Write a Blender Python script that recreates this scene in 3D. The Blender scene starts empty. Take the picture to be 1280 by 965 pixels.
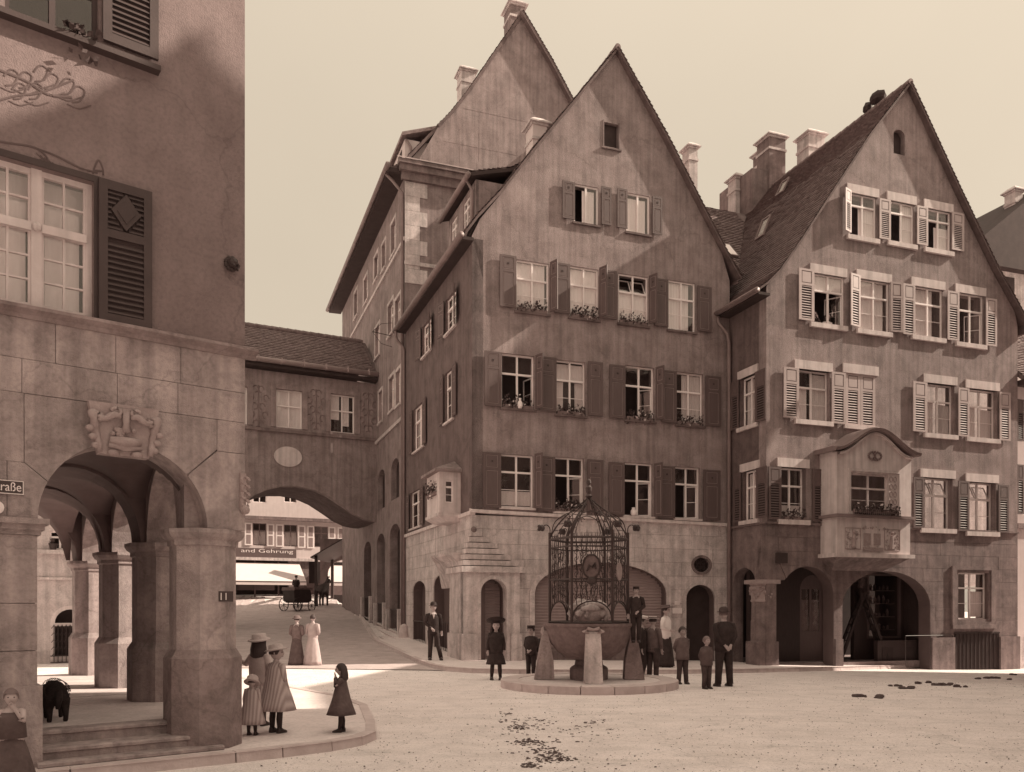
import bpy, bmesh, math, random
from mathutils import Vector, Matrix, geometry, noise
R = math.radians
rnd = random.Random(7)
sc = bpy.context.scene
COL = sc.collection
# ------------------------------------------------------------------ camera
F = 1050.0; HZ = 760.0; CX = 640.0; CH = 1.8      # focal length in pixels of the 1280 px photo, horizon row, eye height
cam_d = bpy.data.cameras.new('camera'); cam = bpy.data.objects.new('camera', cam_d); COL.objects.link(cam)
cam_d.sensor_width = 36; cam_d.lens = F / 1280 * 36; cam_d.shift_y = (HZ - 482.5) / 1280
cam_d.clip_start = .1; cam_d.clip_end = 2000
cam.location = (0, 0, CH); cam.rotation_euler = (R(90), 0, 0)
sc.camera = cam
# ------------------------------------------------------------------ light
SUN = Vector((1.0, .173, .70)).normalized()
EL = math.asin(SUN.z); AZ = math.atan2(SUN.x, SUN.y)
w = bpy.data.worlds.new('World'); sc.world = w; w.use_nodes = True
nt = w.node_tree; nt.nodes.clear()
sky = nt.nodes.new('ShaderNodeTexSky'); sky.sky_type = 'NISHITA'; sky.sun_disc = False
sky.sun_elevation = EL; sky.sun_rotation = AZ; sky.dust_density = 4; sky.air_density = 1.5
bw = nt.nodes.new('ShaderNodeRGBToBW'); mx = nt.nodes.new('ShaderNodeMix'); mx.data_type = 'FLOAT'
SKYMIX, SKYLEV, SKYSTR = .74, 4.7, .10
mx.inputs[0].default_value = SKYMIX; mx.inputs[3].default_value = SKYLEV
nt.links.new(sky.outputs[0], bw.inputs[0]); nt.links.new(bw.outputs[0], mx.inputs[2])
tint = nt.nodes.new('ShaderNodeVectorMath'); tint.operation = 'SCALE'; tint.inputs[0].default_value = (1.0, .845, .655)
# dome made lighter towards the zenith, added to lift ambient light in the square
tcw = nt.nodes.new('ShaderNodeTexCoord'); sx = nt.nodes.new('ShaderNodeSeparateXYZ'); pw = nt.nodes.new('ShaderNodeMath'); pw.operation = 'POWER'; pw.inputs[1].default_value = 4; pw.use_clamp = True
ma = nt.nodes.new('ShaderNodeMath'); ma.operation = 'MULTIPLY_ADD'; ma.inputs[1].default_value = 1.5; ma.inputs[2].default_value = 1.0; ml = nt.nodes.new('ShaderNodeMath'); ml.operation = 'MULTIPLY'
ab = nt.nodes.new('ShaderNodeMath'); ab.operation = 'MAXIMUM'; ab.inputs[1].default_value = 0
nt.links.new(tcw.outputs['Generated'], sx.inputs[0]); nt.links.new(sx.outputs[2], ab.inputs[0]); nt.links.new(ab.outputs[0], pw.inputs[0]); nt.links.new(pw.outputs[0], ma.inputs[0]); nt.links.new(ma.outputs[0], ml.inputs[0]); nt.links.new(mx.outputs[0], ml.inputs[1])
nz_ = nt.nodes.new('ShaderNodeTexNoise'); nz_.inputs['Scale'].default_value = 3.0; nz_.inputs['Detail'].default_value = 10; mr_ = nt.nodes.new('ShaderNodeMapRange'); mr_.inputs[3].default_value = .93; mr_.inputs[4].default_value = 1.07; mz = nt.nodes.new('ShaderNodeMath'); mz.operation = 'MULTIPLY'
nt.links.new(tcw.outputs['Generated'], nz_.inputs[0]); nt.links.new(nz_.outputs[0], mr_.inputs[0]); nt.links.new(ml.outputs[0], mz.inputs[0]); nt.links.new(mr_.outputs[0], mz.inputs[1]); nt.links.new(mz.outputs[0], tint.inputs['Scale'])
bg = nt.nodes.new('ShaderNodeBackground'); bg.inputs[1].default_value = SKYSTR
out = nt.nodes.new('ShaderNodeOutputWorld')
nt.links.new(tint.outputs[0], bg.inputs[0]); nt.links.new(bg.outputs[0], out.inputs[0])
sd = bpy.data.lights.new('sun', 'SUN'); sd.energy = 4.7; sd.angle = R(.6); sd.color = (1, .86, .69)
so = bpy.data.objects.new('sun', sd); COL.objects.link(so)
so.rotation_euler = SUN.to_track_quat('Z', 'Y').to_euler(); so.location = (30, 0, 40)
sc.view_settings.view_transform = 'Standard'; sc.view_settings.look = 'None'
sc.view_settings.exposure = 0.68; sc.view_settings.gamma = 1
# ------------------------------------------------------------------ materials
def sep(v, dv=0):
    v = max(.02, v); k = .66 + .25 * min(1, v / .8) ** .7; r = min(.95, v * (1.22 - .12 * min(1, v / .8)))
    return (r, r * k, r * k, 1)
def mat(name, v, rough=.85, var=.12, scale=3.0, stretch=(1, 1, 1), bump=.15, bscale=40, spec=.3, streak=0, dirt=0, metal=0):
    m = bpy.data.materials.new(name); m.use_nodes = True; n = m.node_tree.nodes; l = m.node_tree.links
    p = n['Principled BSDF']; p.inputs['Roughness'].default_value = rough; p.inputs['Specular IOR Level'].default_value = spec
    p.inputs['Metallic'].default_value = metal
    tc = n.new('ShaderNodeTexCoord'); mp = n.new('ShaderNodeMapping'); mp.inputs['Scale'].default_value = stretch
    l.new(tc.outputs['Object'], mp.inputs[0])
    n1 = n.new('ShaderNodeTexNoise'); n1.inputs['Scale'].default_value = scale; n1.inputs['Detail'].default_value = 8; n1.inputs['Roughness'].default_value = .62
    l.new(mp.outputs[0], n1.inputs[0])
    cr = n.new('ShaderNodeValToRGB'); cr.color_ramp.elements[0].position = .28; cr.color_ramp.elements[1].position = .72
    cr.color_ramp.elements[0].color = sep(v * (1 - var)); cr.color_ramp.elements[1].color = sep(v * (1 + var))
    l.new(n1.outputs[0], cr.inputs[0]); src = cr.outputs[0]
    def mul(fac_out, lo, src, a=.35, b=.75):
        c = n.new('ShaderNodeValToRGB'); c.color_ramp.elements[0].position = a; c.color_ramp.elements[1].position = b
        c.color_ramp.elements[0].color = (lo, lo, lo, 1); c.color_ramp.elements[1].color = (1, 1, 1, 1)
        l.new(fac_out, c.inputs[0]); mm = n.new('ShaderNodeMixRGB'); mm.blend_type = 'MULTIPLY'; mm.inputs[0].default_value = 1
        l.new(src, mm.inputs[1]); l.new(c.outputs[0], mm.inputs[2]); return mm.outputs[0]
    if streak:
        ms = n.new('ShaderNodeMapping'); ms.inputs['Scale'].default_value = (6, 6, .35); l.new(tc.outputs['Object'], ms.inputs[0])
        ns = n.new('ShaderNodeTexNoise'); ns.inputs['Scale'].default_value = 1; ns.inputs['Detail'].default_value = 6; l.new(ms.outputs[0], ns.inputs[0])
        src = mul(ns.outputs[0], 1 - streak, src, .3, .6)
    if dirt:
        nd = n.new('ShaderNodeTexNoise'); nd.inputs['Scale'].default_value = 1.4; nd.inputs['Detail'].default_value = 12; nd.inputs['Roughness'].default_value = .72; nd.inputs['Distortion'].default_value = .6; l.new(tc.outputs['Object'], nd.inputs[0])
        src = mul(nd.outputs[0], 1 - dirt, src, .38, .55)
        ng = n.new('ShaderNodeTexNoise'); ng.inputs['Scale'].default_value = 22; ng.inputs['Detail'].default_value = 4; l.new(tc.outputs['Object'], ng.inputs[0])
        src = mul(ng.outputs[0], .86, src, .35, .55)
        vo = n.new('ShaderNodeTexVoronoi'); vo.feature = 'DISTANCE_TO_EDGE'; vo.inputs['Scale'].default_value = .33; wn_ = n.new('ShaderNodeTexNoise'); wn_.inputs['Scale'].default_value = 2.2; wn_.inputs['Detail'].default_value = 8; wa = n.new('ShaderNodeVectorMath'); wa.operation = 'MULTIPLY_ADD'; wa.inputs[1].default_value = (.9, .9, .9)
        l.new(tc.outputs['Object'], wn_.inputs[0]); l.new(wn_.outputs['Color'], wa.inputs[0]); l.new(tc.outputs['Object'], wa.inputs[2]); l.new(wa.outputs[0], vo.inputs[0])
        src = mul(vo.outputs[0], .80, src, .0, .008)
    oi = n.new('ShaderNodeObjectInfo'); mr = n.new('ShaderNodeMapRange'); mr.inputs[3].default_value = .93; mr.inputs[4].default_value = 1.05
    l.new(oi.outputs['Random'], mr.inputs[0]); vm = n.new('ShaderNodeVectorMath'); vm.operation = 'SCALE'
    l.new(src, vm.inputs[0]); l.new(mr.outputs[0], vm.inputs['Scale']); l.new(vm.outputs[0], p.inputs['Base Color'])
    if bump:
        nb = n.new('ShaderNodeTexNoise'); nb.inputs['Scale'].default_value = bscale; nb.inputs['Detail'].default_value = 6; l.new(mp.outputs[0], nb.inputs[0])
        b = n.new('ShaderNodeBump'); b.inputs['Strength'].default_value = bump; b.inputs['Distance'].default_value = .02
        l.new(nb.outputs[0], b.inputs['Height']); l.new(b.outputs[0], p.inputs['Normal'])
    return m
M = dict(
 plaster=mat('plaster_brown', .325, var=.24, scale=1.2, streak=.30, dirt=.2, bump=.6, bscale=30),
 plaster2=mat('plaster_tan', .31, var=.24, scale=1.2, streak=.30, dirt=.2, bump=.6, bscale=30),
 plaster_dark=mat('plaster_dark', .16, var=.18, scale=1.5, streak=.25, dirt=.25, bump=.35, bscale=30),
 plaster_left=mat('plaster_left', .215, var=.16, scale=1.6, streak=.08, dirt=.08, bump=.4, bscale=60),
 plaster_pale=mat('plaster_pale', .60, var=.06, streak=.08, bump=.1),
 stone=mat('limestone', .63, var=.14, scale=2.5, streak=.30, dirt=.26, bump=.3, bscale=50),
 stone_dark=mat('sandstone', .225, var=.2, scale=2.2, streak=.3, dirt=.3, bump=.35, bscale=50),
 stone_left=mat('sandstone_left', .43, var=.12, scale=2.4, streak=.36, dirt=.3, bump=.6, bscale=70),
 stone_base=mat('plinth_stone', .27, var=.25, scale=3, dirt=.3, bump=.4, bscale=60),
 mortar=mat('mortar', .12, var=.1),
 trim=mat('trim_stone', .62, var=.12, streak=.25, bump=.1),
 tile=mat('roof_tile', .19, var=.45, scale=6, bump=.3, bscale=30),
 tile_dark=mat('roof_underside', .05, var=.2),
 wood_w=mat('painted_wood_white', .84, rough=.5, var=.05, bump=.05),
 shut_m=mat('shutter_brown', .115, rough=.6, var=.10, stretch=(6, 6, 1), bump=.1),
 shut_line=mat('shutter_line', .30, rough=.6),
 shut_r=mat('shutter_cream', .42, rough=.6, var=.08, bump=.1),
 shut_in=mat('shutter_inset', .14, rough=.6, var=.1),
 shut_l=mat('shutter_dark', .06, rough=.6, var=.15, bump=.1),
 porch_shade=mat('porch_shade_dark', .05, rough=.5, var=.2, stretch=(8, 8, 1)), dark=mat('dark_interior', .045, var=.2), black=mat('black_iron', .045, rough=.5, var=.2, bump=.1), iron=mat('iron', .055, rough=.5, var=.3),  # porch and shop walls near-black: shade under the arches put into the colour
 zinc=mat('zinc', .20, rough=.5, var=.15), zinc_pale=mat('zinc_pale', .34, rough=.5),
 ground=None, side=mat('pavement', .68, var=.07, scale=2, bump=.25, bscale=60, dirt=.10), kerb=mat('kerb_stone', .52, var=.14, scale=5, bump=.3),
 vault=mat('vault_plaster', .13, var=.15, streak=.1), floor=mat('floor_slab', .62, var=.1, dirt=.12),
 curtain=mat('curtain_cloth', .74, rough=.9, var=.06, stretch=(12, 12, 1), bump=.1), blind=mat('blind_cloth', .92, rough=.9, var=.03),
 leaf=mat('leaves', .07, var=.5, scale=30), bloom=mat('blossoms', .62, var=.2), pot=mat('clay_pot', .22),
 carve=mat('carved_stone', .33, var=.18, scale=8, bump=.5, bscale=60), carve_d=mat('carved_dark', .17, var=.25, scale=10, bump=.5),
 skin=mat('skin', .42, rough=.6, var=.05, bump=0), hair=mat('hair', .05, rough=.6, var=.3, stretch=(20, 20, 2)), hair2=mat('hair_grey', .16, rough=.7, var=.2),
 cl_black=mat('cloth_black', .04, var=.35, scale=7, bump=.9, bscale=14), cl_dark=mat('cloth_dark', .07, var=.35, scale=7, bump=.9, bscale=14), cl_mid=mat('cloth_mid', .15, var=.3, scale=7, bump=.9, bscale=14),
 cl_coat=mat('cloth_coat', .10, var=.3, scale=7, bump=.9, bscale=14), cl_pale=mat('cloth_pale', .42, var=.12, scale=8, bump=.3), cl_white=mat('cloth_white', .78, var=.06, bump=.2),
 straw=mat('straw', .50, var=.15, scale=25, bump=.3), leather=mat('leather', .04, rough=.4), eye=mat('eye', .03, rough=.2), lip=mat('lip', .2),
 awning=mat('awning', .66, var=.04, bump=.05), roll=mat('roller_shutter', .26, var=.08, rough=.6), dung=mat('dung', .085, var=.4, scale=20), ladder=mat('ladder_wood', .035, var=.3, stretch=(10, 10, 1)),
 sign_d=mat('sign_dark', .06, rough=.4), sign_w=mat('sign_white', .75, rough=.5), orn=mat('painted_ornament', .10, var=.3), orn2=mat('painted_ornament_soft', .22, var=.2),
 horse=mat('horse_coat', .045, var=.3), fur=mat('dog_fur', .025, rough=.95, var=.4, scale=30, bump=.6, bscale=90), cobble=mat('cobble_joint', .2))
def stripes():
    m = mat('cloth_striped', .40, var=.1, bump=.2); n = m.node_tree.nodes; l = m.node_tree.links; p = n['Principled BSDF']
    tc = n.new('ShaderNodeTexCoord'); wv = n.new('ShaderNodeTexWave'); wv.inputs['Scale'].default_value = 7; wv.bands_direction = 'X'; wv.inputs['Distortion'].default_value = 0
    l.new(tc.outputs['Object'], wv.inputs[0]); mm = n.new('ShaderNodeMixRGB'); mm.inputs[1].default_value = sep(.30); mm.inputs[2].default_value = sep(.48)
    l.new(wv.outputs['Fac'], mm.inputs[0]); l.new(mm.outputs[0], p.inputs['Base Color']); return m
M['cl_stripe'] = stripes()
def groundmat():
    m = mat('packed_gravel', .88, var=.08, scale=1.1, bump=.8, bscale=45, dirt=.12); n = m.node_tree.nodes; l = m.node_tree.links; p = n['Principled BSDF']
    src = p.inputs['Base Color'].links[0].from_socket
    tc = n.new('ShaderNodeTexCoord'); mp = n.new('ShaderNodeMapping'); mp.inputs['Scale'].default_value = (.5, 2.2, 1); mp.inputs['Rotation'].default_value = (0, 0, .12)
    l.new(tc.outputs['Object'], mp.inputs[0]); a = n.new('ShaderNodeTexNoise'); a.inputs['Scale'].default_value = 1.3; a.inputs['Detail'].default_value = 9; a.inputs['Roughness'].default_value = .7
    l.new(mp.outputs[0], a.inputs[0]); c = n.new('ShaderNodeValToRGB'); c.color_ramp.elements[0].position = .33; c.color_ramp.elements[1].position = .6
    c.color_ramp.elements[0].color = (.88, .87, .86, 1); c.color_ramp.elements[1].color = (1, 1, 1, 1); l.new(a.outputs[0], c.inputs[0])
    mm = n.new('ShaderNodeMixRGB'); mm.blend_type = 'MULTIPLY'; mm.inputs[0].default_value = 1; l.new(src, mm.inputs[1]); l.new(c.outputs[0], mm.inputs[2])
    g2 = n.new('ShaderNodeTexNoise'); g2.inputs['Scale'].default_value = 60; g2.inputs['Detail'].default_value = 3; l.new(tc.outputs['Object'], g2.inputs[0])
    c2 = n.new('ShaderNodeValToRGB'); c2.color_ramp.elements[0].position = .3; c2.color_ramp.elements[1].position = .45
    c2.color_ramp.elements[0].color = (.62, .60, .58, 1); c2.color_ramp.elements[1].color = (1, 1, 1, 1); l.new(g2.outputs[0], c2.inputs[0])
    m2 = n.new('ShaderNodeMixRGB'); m2.blend_type = 'MULTIPLY'; m2.inputs[0].default_value = 1; l.new(mm.outputs[0], m2.inputs[1]); l.new(c2.outputs[0], m2.inputs[2])
    l.new(m2.outputs[0], p.inputs['Base Color']); return m
M['ground'] = groundmat()
M['street'] = mat('macadam', .50, var=.14, scale=2, bump=.5, bscale=50, dirt=.12)
def glassmat():
    m = bpy.data.materials.new('window_glass'); m.use_nodes = True; n = m.node_tree.nodes; l = m.node_tree.links; n.remove(n['Principled BSDF'])
    t = n.new('ShaderNodeBsdfTransparent'); t.inputs[0].default_value = (.97, .97, .97, 1); g = n.new('ShaderNodeBsdfGlossy'); g.inputs['Roughness'].default_value = .04
    g.inputs[0].default_value = (.96, .88, .85, 1)
    lw = n.new('ShaderNodeLayerWeight'); lw.inputs[0].default_value = .5; fr = n.new('ShaderNodeMath'); fr.operation = 'POWER'; fr.inputs[1].default_value = 4.5; l.new(lw.outputs['Facing'], fr.inputs[0]); mxs = n.new('ShaderNodeMixShader')
    nz = n.new('ShaderNodeTexNoise'); nz.inputs['Scale'].default_value = 2.5; b = n.new('ShaderNodeBump'); b.inputs['Strength'].default_value = .05; b.inputs['Distance'].default_value = .05
    tc = n.new('ShaderNodeTexCoord'); l.new(tc.outputs['Object'], nz.inputs[0]); l.new(nz.outputs[0], b.inputs['Height']); l.new(b.outputs[0], g.inputs['Normal'])
    mth = n.new('ShaderNodeMath'); mth.operation = 'MULTIPLY_ADD'; mth.inputs[1].default_value = .7; mth.inputs[2].default_value = .07; l.new(fr.outputs[0], mth.inputs[0])
    l.new(mth.outputs[0], mxs.inputs[0]); l.new(t.outputs[0], mxs.inputs[1]); l.new(g.outputs[0], mxs.inputs[2]); l.new(mxs.outputs[0], n['Material Output'].inputs[0]); return m
M['glass'] = glassmat()
# ------------------------------------------------------------------ frames and mesh helpers
class Fr:
    """upright frame: x runs along a wall, y goes into the building, z is up"""
    def __init__(s, ox, oy, ux, uy, oz=0):
        d = math.hypot(ux, uy); s.o = Vector((ox, oy, oz)); s.u = Vector((ux / d, uy / d, 0)); s.i = Vector((-s.u.y, s.u.x, 0))
        s.m = Matrix(((s.u.x, s.i.x, 0, ox), (s.u.y, s.i.y, 0, oy), (0, 0, 1, oz), (0, 0, 0, 1)))
    def px(s, x, y, dep=0):
        """photo pixel -> (u, z) on the plane lying dep inside the wall"""
        k = (x - CX) / F; o = s.o + s.i * dep
        t = (k * o.y - o.x) / (s.u.x - k * s.u.y); Y = o.y + s.u.y * t
        return t, CH + (HZ - y) * Y / F
    def w(s, u, y, z): return s.m @ Vector((u, y, z))
WORLD = Fr(0, 0, 1, 0)
def inpoly(x, y, P):
    c = False; n = len(P)
    for i in range(n):
        x1, y1 = P[i]; x2, y2 = P[i - 1]
        if (y1 > y) != (y2 > y) and x < (x2 - x1) * (y - y1) / (y2 - y1) + x1: c = not c
    return c
class MB:
    def __init__(s, fr=WORLD): s.v = []; s.f = []; s.fr = fr
    def add(s, vs, fs):
        o = len(s.v); s.v += [tuple(p) for p in vs]; s.f += [tuple(i + o for i in f) for f in fs]; return s
    def box(s, x0, x1, y0, y1, z0, z1):
        return s.add([(x0, y0, z0), (x1, y0, z0), (x1, y1, z0), (x0, y1, z0), (x0, y0, z1), (x1, y0, z1), (x1, y1, z1), (x0, y1, z1)],
                     [(0, 3, 2, 1), (4, 5, 6, 7), (0, 1, 5, 4), (1, 2, 6, 5), (2, 3, 7, 6), (3, 0, 4, 7)])
    def prism(s, P, a, b, ax='y'):
        """polygon extruded from a to b along an axis (P in the two other axes)"""
        n = len(P)
        def mk(p, t): return (p[0], t, p[1]) if ax == 'y' else ((t, p[0], p[1]) if ax == 'x' else (p[0], p[1], t))
        vs = [mk(p, a) for p in P] + [mk(p, b) for p in P]
        tri = geometry.tessellate_polygon([[Vector((p[0], p[1], 0)) for p in P]])
        fs = [tuple(t) for t in tri] + [tuple(i + n for i in reversed(t)) for t in tri]
        fs += [(i, (i + 1) % n, (i + 1) % n + n, i + n) for i in range(n)]
        return s.add(vs, fs)
    def plate(s, outer, holes, y0, y1):
        polys = [outer] + holes; vs = []; es = []
        for P in polys:
            o = len(vs); vs += [Vector(p) for p in P]; es += [(o + i, o + (i + 1) % len(P)) for i in range(len(P))]
        try: V, E, T = geometry.delaunay_2d_cdt(vs, es, [], 0, 1e-5)[:3]
        except Exception: return s
        keep = []
        for t in T:
            if len(t) != 3: continue
            cx = sum(V[i][0] for i in t) / 3; cy = sum(V[i][1] for i in t) / 3
            if inpoly(cx, cy, outer) and not any(inpoly(cx, cy, h) for h in holes): keep.append(tuple(t))
        if not keep: return s
        used = sorted({i for t in keep for i in t}); ix = {k: j for j, k in enumerate(used)}; n = len(used)
        v3 = [(V[i][0], y0, V[i][1]) for i in used] + [(V[i][0], y1, V[i][1]) for i in used]; fs = []; cnt = {}
        for t in keep:
            a, b, c = (ix[i] for i in t); fs.append((a, b, c)); fs.append((c + n, b + n, a + n))
            for e in ((a, b), (b, c), (c, a)): cnt[e] = 1
        for (a, b) in cnt:
            if (b, a) not in cnt: fs.append((b, a, a + n, b + n))
        return s.add(v3, fs)
    def tube(s, pts, rad, n=8, cap=True, flat=1.0, twist=0, fd=None):
        pts = [Vector(p) for p in pts]; rad = rad if isinstance(rad, (list, tuple)) else [rad] * len(pts); rings = []
        ref = Vector(fd) if fd else None
        for i, p in enumerate(pts):
            d = (pts[min(i + 1, len(pts) - 1)] - pts[max(i - 1, 0)]); d = d.normalized() if d.length > 1e-9 else Vector((0, 0, 1))
            r0 = ref if ref is not None else (Vector((1, 0, 0)) if abs(d.x) < .9 else Vector((0, 1, 0)))
            a = (r0 - d * r0.dot(d)); a = a.normalized() if a.length > 1e-6 else d.orthogonal().normalized(); b = d.cross(a)
            if ref is None: ref = a
            rings.append([p + a * math.cos(2 * math.pi * k / n + twist) * rad[i] + b * math.sin(2 * math.pi * k / n + twist) * rad[i] * flat for k in range(n)])
        vs = [q for r in rings for q in r]; fs = []
        for i in range(len(pts) - 1):
            for k in range(n): fs.append((i * n + k, i * n + (k + 1) % n, (i + 1) * n + (k + 1) % n, (i + 1) * n + k))
        if cap: fs.append(tuple(reversed(range(n)))); fs.append(tuple((len(pts) - 1) * n + k for k in range(n)))
        return s.add(vs, fs)
    def loft(s, rings, cap=True):
        n = len(rings[0]); vs = [p for r in rings for p in r]; fs = []
        for i in range(len(rings) - 1):
            for k in range(n): fs.append((i * n + k, i * n + (k + 1) % n, (i + 1) * n + (k + 1) % n, (i + 1) * n + k))
        if cap: fs.append(tuple(reversed(range(n)))); fs.append(tuple((len(rings) - 1) * n + k for k in range(n)))
        return s.add(vs, fs)
    def lathe(s, prof, c=(0, 0), n=24, ang0=0, sx=1, sy=1):
        return s.loft([[(c[0] + r * sx * math.cos(2 * math.pi * k / n + ang0), c[1] + r * sy * math.sin(2 * math.pi * k / n + ang0), z) for k in range(n)] for r, z in prof])
    def blob(s, c, r, n=8, m=6, sq=(1, 1, 1), jit=0, rn=rnd):
        vs = [(c[0], c[1], c[2] - r * sq[2])]; fs = []
        for i in range(1, m):
            ph = math.pi * i / m - math.pi / 2
            for k in range(n):
                th = 2 * math.pi * k / n; rr = r * (1 + jit * (rn.random() - .5))
                vs.append((c[0] + rr * sq[0] * math.cos(ph) * math.cos(th), c[1] + rr * sq[1] * math.cos(ph) * math.sin(th), c[2] + rr * sq[2] * math.sin(ph)))
        vs.append((c[0], c[1], c[2] + r * sq[2])); L = len(vs) - 1
        for k in range(n):
            fs.append((0, 1 + (k + 1) % n, 1 + k)); fs.append((L, L - n + k, L - n + (k + 1) % n))
            for i in range(m - 2): fs.append((1 + i * n + k, 1 + i * n + (k + 1) % n, 1 + (i + 1) * n + (k + 1) % n, 1 + (i + 1) * n + k))
        return s.add(vs, fs)
RM = {}
def link(name, me, m, parent=None):
    o = bpy.data.objects.new(name, me); COL.objects.link(o)
    if m is not None and me is not None and not me.materials: me.materials.append(m)
    if parent is not None: o.parent = parent
    return o
def tag(o, label=None, cat=None, group=None, kind=None):
    if label: o['label'] = label
    if cat: o['category'] = cat
    if group: o['group'] = group
    if kind: o['kind'] = kind
    return o
def part(name, mb, m, parent=None, smooth=False, kind=None, label=None):
    """mesh whose points are given in mb.fr; stored in the space of its thing"""
    if not mb.v: return None
    inv = RM[parent.name] if parent is not None else Matrix.Identity(4)
    T = inv @ mb.fr.m; me = bpy.data.meshes.new(name)
    me.from_pydata([T @ Vector(v) for v in mb.v], [], mb.f)
    if smooth: me.polygons.foreach_set('use_smooth', [True] * len(me.polygons))
    o = link(name, me, M[m] if isinstance(m, str) else m, parent); RM[o.name] = inv
    if kind: o['kind'] = kind
    if label: o['label'] = label
    return o
def thing(name, label, cat, loc=(0, 0, 0), rz=0, group=None):
    o = bpy.data.objects.new(name, None); COL.objects.link(o); o.empty_display_size = .3
    o.location = loc; o.rotation_euler = (0, 0, rz); tag(o, label, cat, group)
    RM[o.name] = (Matrix.Translation(loc) @ Matrix.Rotation(rz, 4, 'Z')).inverted(); return o
def solo(name, mb, m, label, cat, base, group=None, smooth=False):
    """a thing that is one mesh, origin at its base"""
    T = Matrix.Translation(Vector(base)); RM['_s'] = T.inverted()
    class D: name = '_s'
    me = bpy.data.meshes.new(name); me.from_pydata([T.inverted() @ mb.fr.m @ Vector(v) for v in mb.v], [], mb.f)
    if smooth: me.polygons.foreach_set('use_smooth', [True] * len(me.polygons))
    o = link(name, me, M[m] if isinstance(m, str) else m); o.location = base; RM[o.name] = T.inverted(); return tag(o, label, cat, group)
def mk(fr, fn): b = MB(fr); fn(b); return b
def rect(x0, x1, z0, z1): return [(x0, z0), (x1, z0), (x1, z1), (x0, z1)]
def arch(x0, x1, z0, zs, rise=None, n=16):
    c = (x0 + x1) / 2; r = (x1 - x0) / 2; rise = r if rise is None else rise
    return [(x0, z0), (x1, z0)] + [(c + r * math.cos(math.pi * k / n), zs + rise * math.sin(math.pi * k / n)) for k in range(n + 1)]
# ------------------------------------------------------------------ terrain
RISE = [(26.5, 0), (29, .05), (36, .41), (45, 1.15), (52, 1.75), (60, 2.70), (66, 2.95), (400, 3.2)]
def lerp_tab(T, x):
    if x <= T[0][0]: return T[0][1]
    for (a, b), (c, d) in zip(T, T[1:]):
        if x <= c: return b + (d - b) * (x - a) / (c - a)
    return T[-1][1]
def sm(a, b, x): t = min(1, max(0, (x - a) / (b - a))); return t * t * (3 - 2 * t)
def g(x, y):
    wall = -1.286 - .3667 * (y - 27)
    k = sm(wall + 2.5, wall + .2, x) if y > 27 else 1
    return -.028 * (max(-2.5, min(18, x)) + .8) * sm(18, 26, y) + lerp_tab(RISE, y) * k
def gp(x, y, extra=0):
    """photo pixel of a point on the ground -> world point"""
    z = 0
    for _ in range(30):
        Y = (CH - z - extra) * F / (y - HZ); X = (x - CX) / F * Y; z = .5 * z + .5 * g(X, Y)
    return Vector((X, Y, g(X, Y) + extra))
def strip(name, A, B, m, dz, kind='structure', n=4, fr=WORLD, thick=None):
    """sheet between two polylines of the same length, laid dz above the ground"""
    b = MB(); vs = []; fs = []
    for p, q in zip(A, B):
        for k in range(n + 1):
            x = p[0] + (q[0] - p[0]) * k / n; y = p[1] + (q[1] - p[1]) * k / n; vs.append((x, y, g(x, y) + dz))
    for i in range(len(A) - 1):
        for k in range(n): a = i * (n + 1) + k; fs.append((a, a + 1, a + n + 2, a + n + 1))
    b.add(vs, fs); o = part(name, b, m); o['kind'] = kind; return o
def resamp(P, N):
    P = [Vector((p[0], p[1], 0)) for p in P]; out = []
    for i in range(N + 1):
        t = i / N * (len(P) - 1); k = min(int(t), len(P) - 2); q = P[k].lerp(P[k + 1], t - k); out.append((q.x, q.y))
    return out
def densify(P, d):
    out = []
    for a, b in zip(P, P[1:]):
        L = math.hypot(b[0] - a[0], b[1] - a[1]); k = max(1, int(L / d))
        out += [(a[0] + (b[0] - a[0]) * i / k, a[1] + (b[1] - a[1]) * i / k) for i in range(k)]
    return out + [tuple(P[-1][:2])]
xs = [-400, -120, -50, -30] + [-24 + .8 * i for i in range(61)] + [35, 60, 130, 400]
ys = [-200, -40, -8, 0] + [1 + .9 * i for i in range(72)] + [80, 120, 250, 500]
b = MB(); nx = len(xs)
b.add([(x, y, g(x, y)) for y in ys for x in xs], [(j * nx + i, j * nx + i + 1, (j + 1) * nx + i + 1, (j + 1) * nx + i) for j in range(len(ys) - 1) for i in range(nx - 1)])
o = part('ground', b, 'ground', smooth=True); o['kind'] = 'structure'
def kerb(P, side, h=.12, wd=.16, ln=1.05, taper=None):
    """individual kerb stones along a polyline"""
    L = densify(P, ln)
    for i, (p, q) in enumerate(zip(L, L[1:])):
        d = Vector((q[0] - p[0], q[1] - p[1], 0)); l = d.length
        if l < .05: continue
        d /= l; nrm = Vector((-d.y, d.x, 0)) * side; a = Vector((p[0], p[1], 0)) + d * .008; c = Vector((q[0], q[1], 0)) - d * .008
        hh = h if taper is None else h * taper(i / len(L)); e = nrm * wd; j = .004 * rnd.random()
        base = []
        for pt in (a, c, c + e, a + e): base.append((pt.x, pt.y, g(pt.x, pt.y) - .06))
        top = []
        for pt, sh in ((a, .02), (c, .02), (c + e, 0), (a + e, 0)):
            pt = pt + nrm * sh; top.append((pt.x, pt.y, g(pt.x, pt.y) + hh + .006 + j))
        bb = MB(); bb.add(base + top, [(0, 3, 2, 1), (4, 5, 6, 7), (0, 1, 5, 4), (1, 2, 6, 5), (2, 3, 7, 6), (3, 0, 4, 7)])
        o = part('kerb_stone', bb, 'kerb'); o.parent = KR
KR = None
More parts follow.
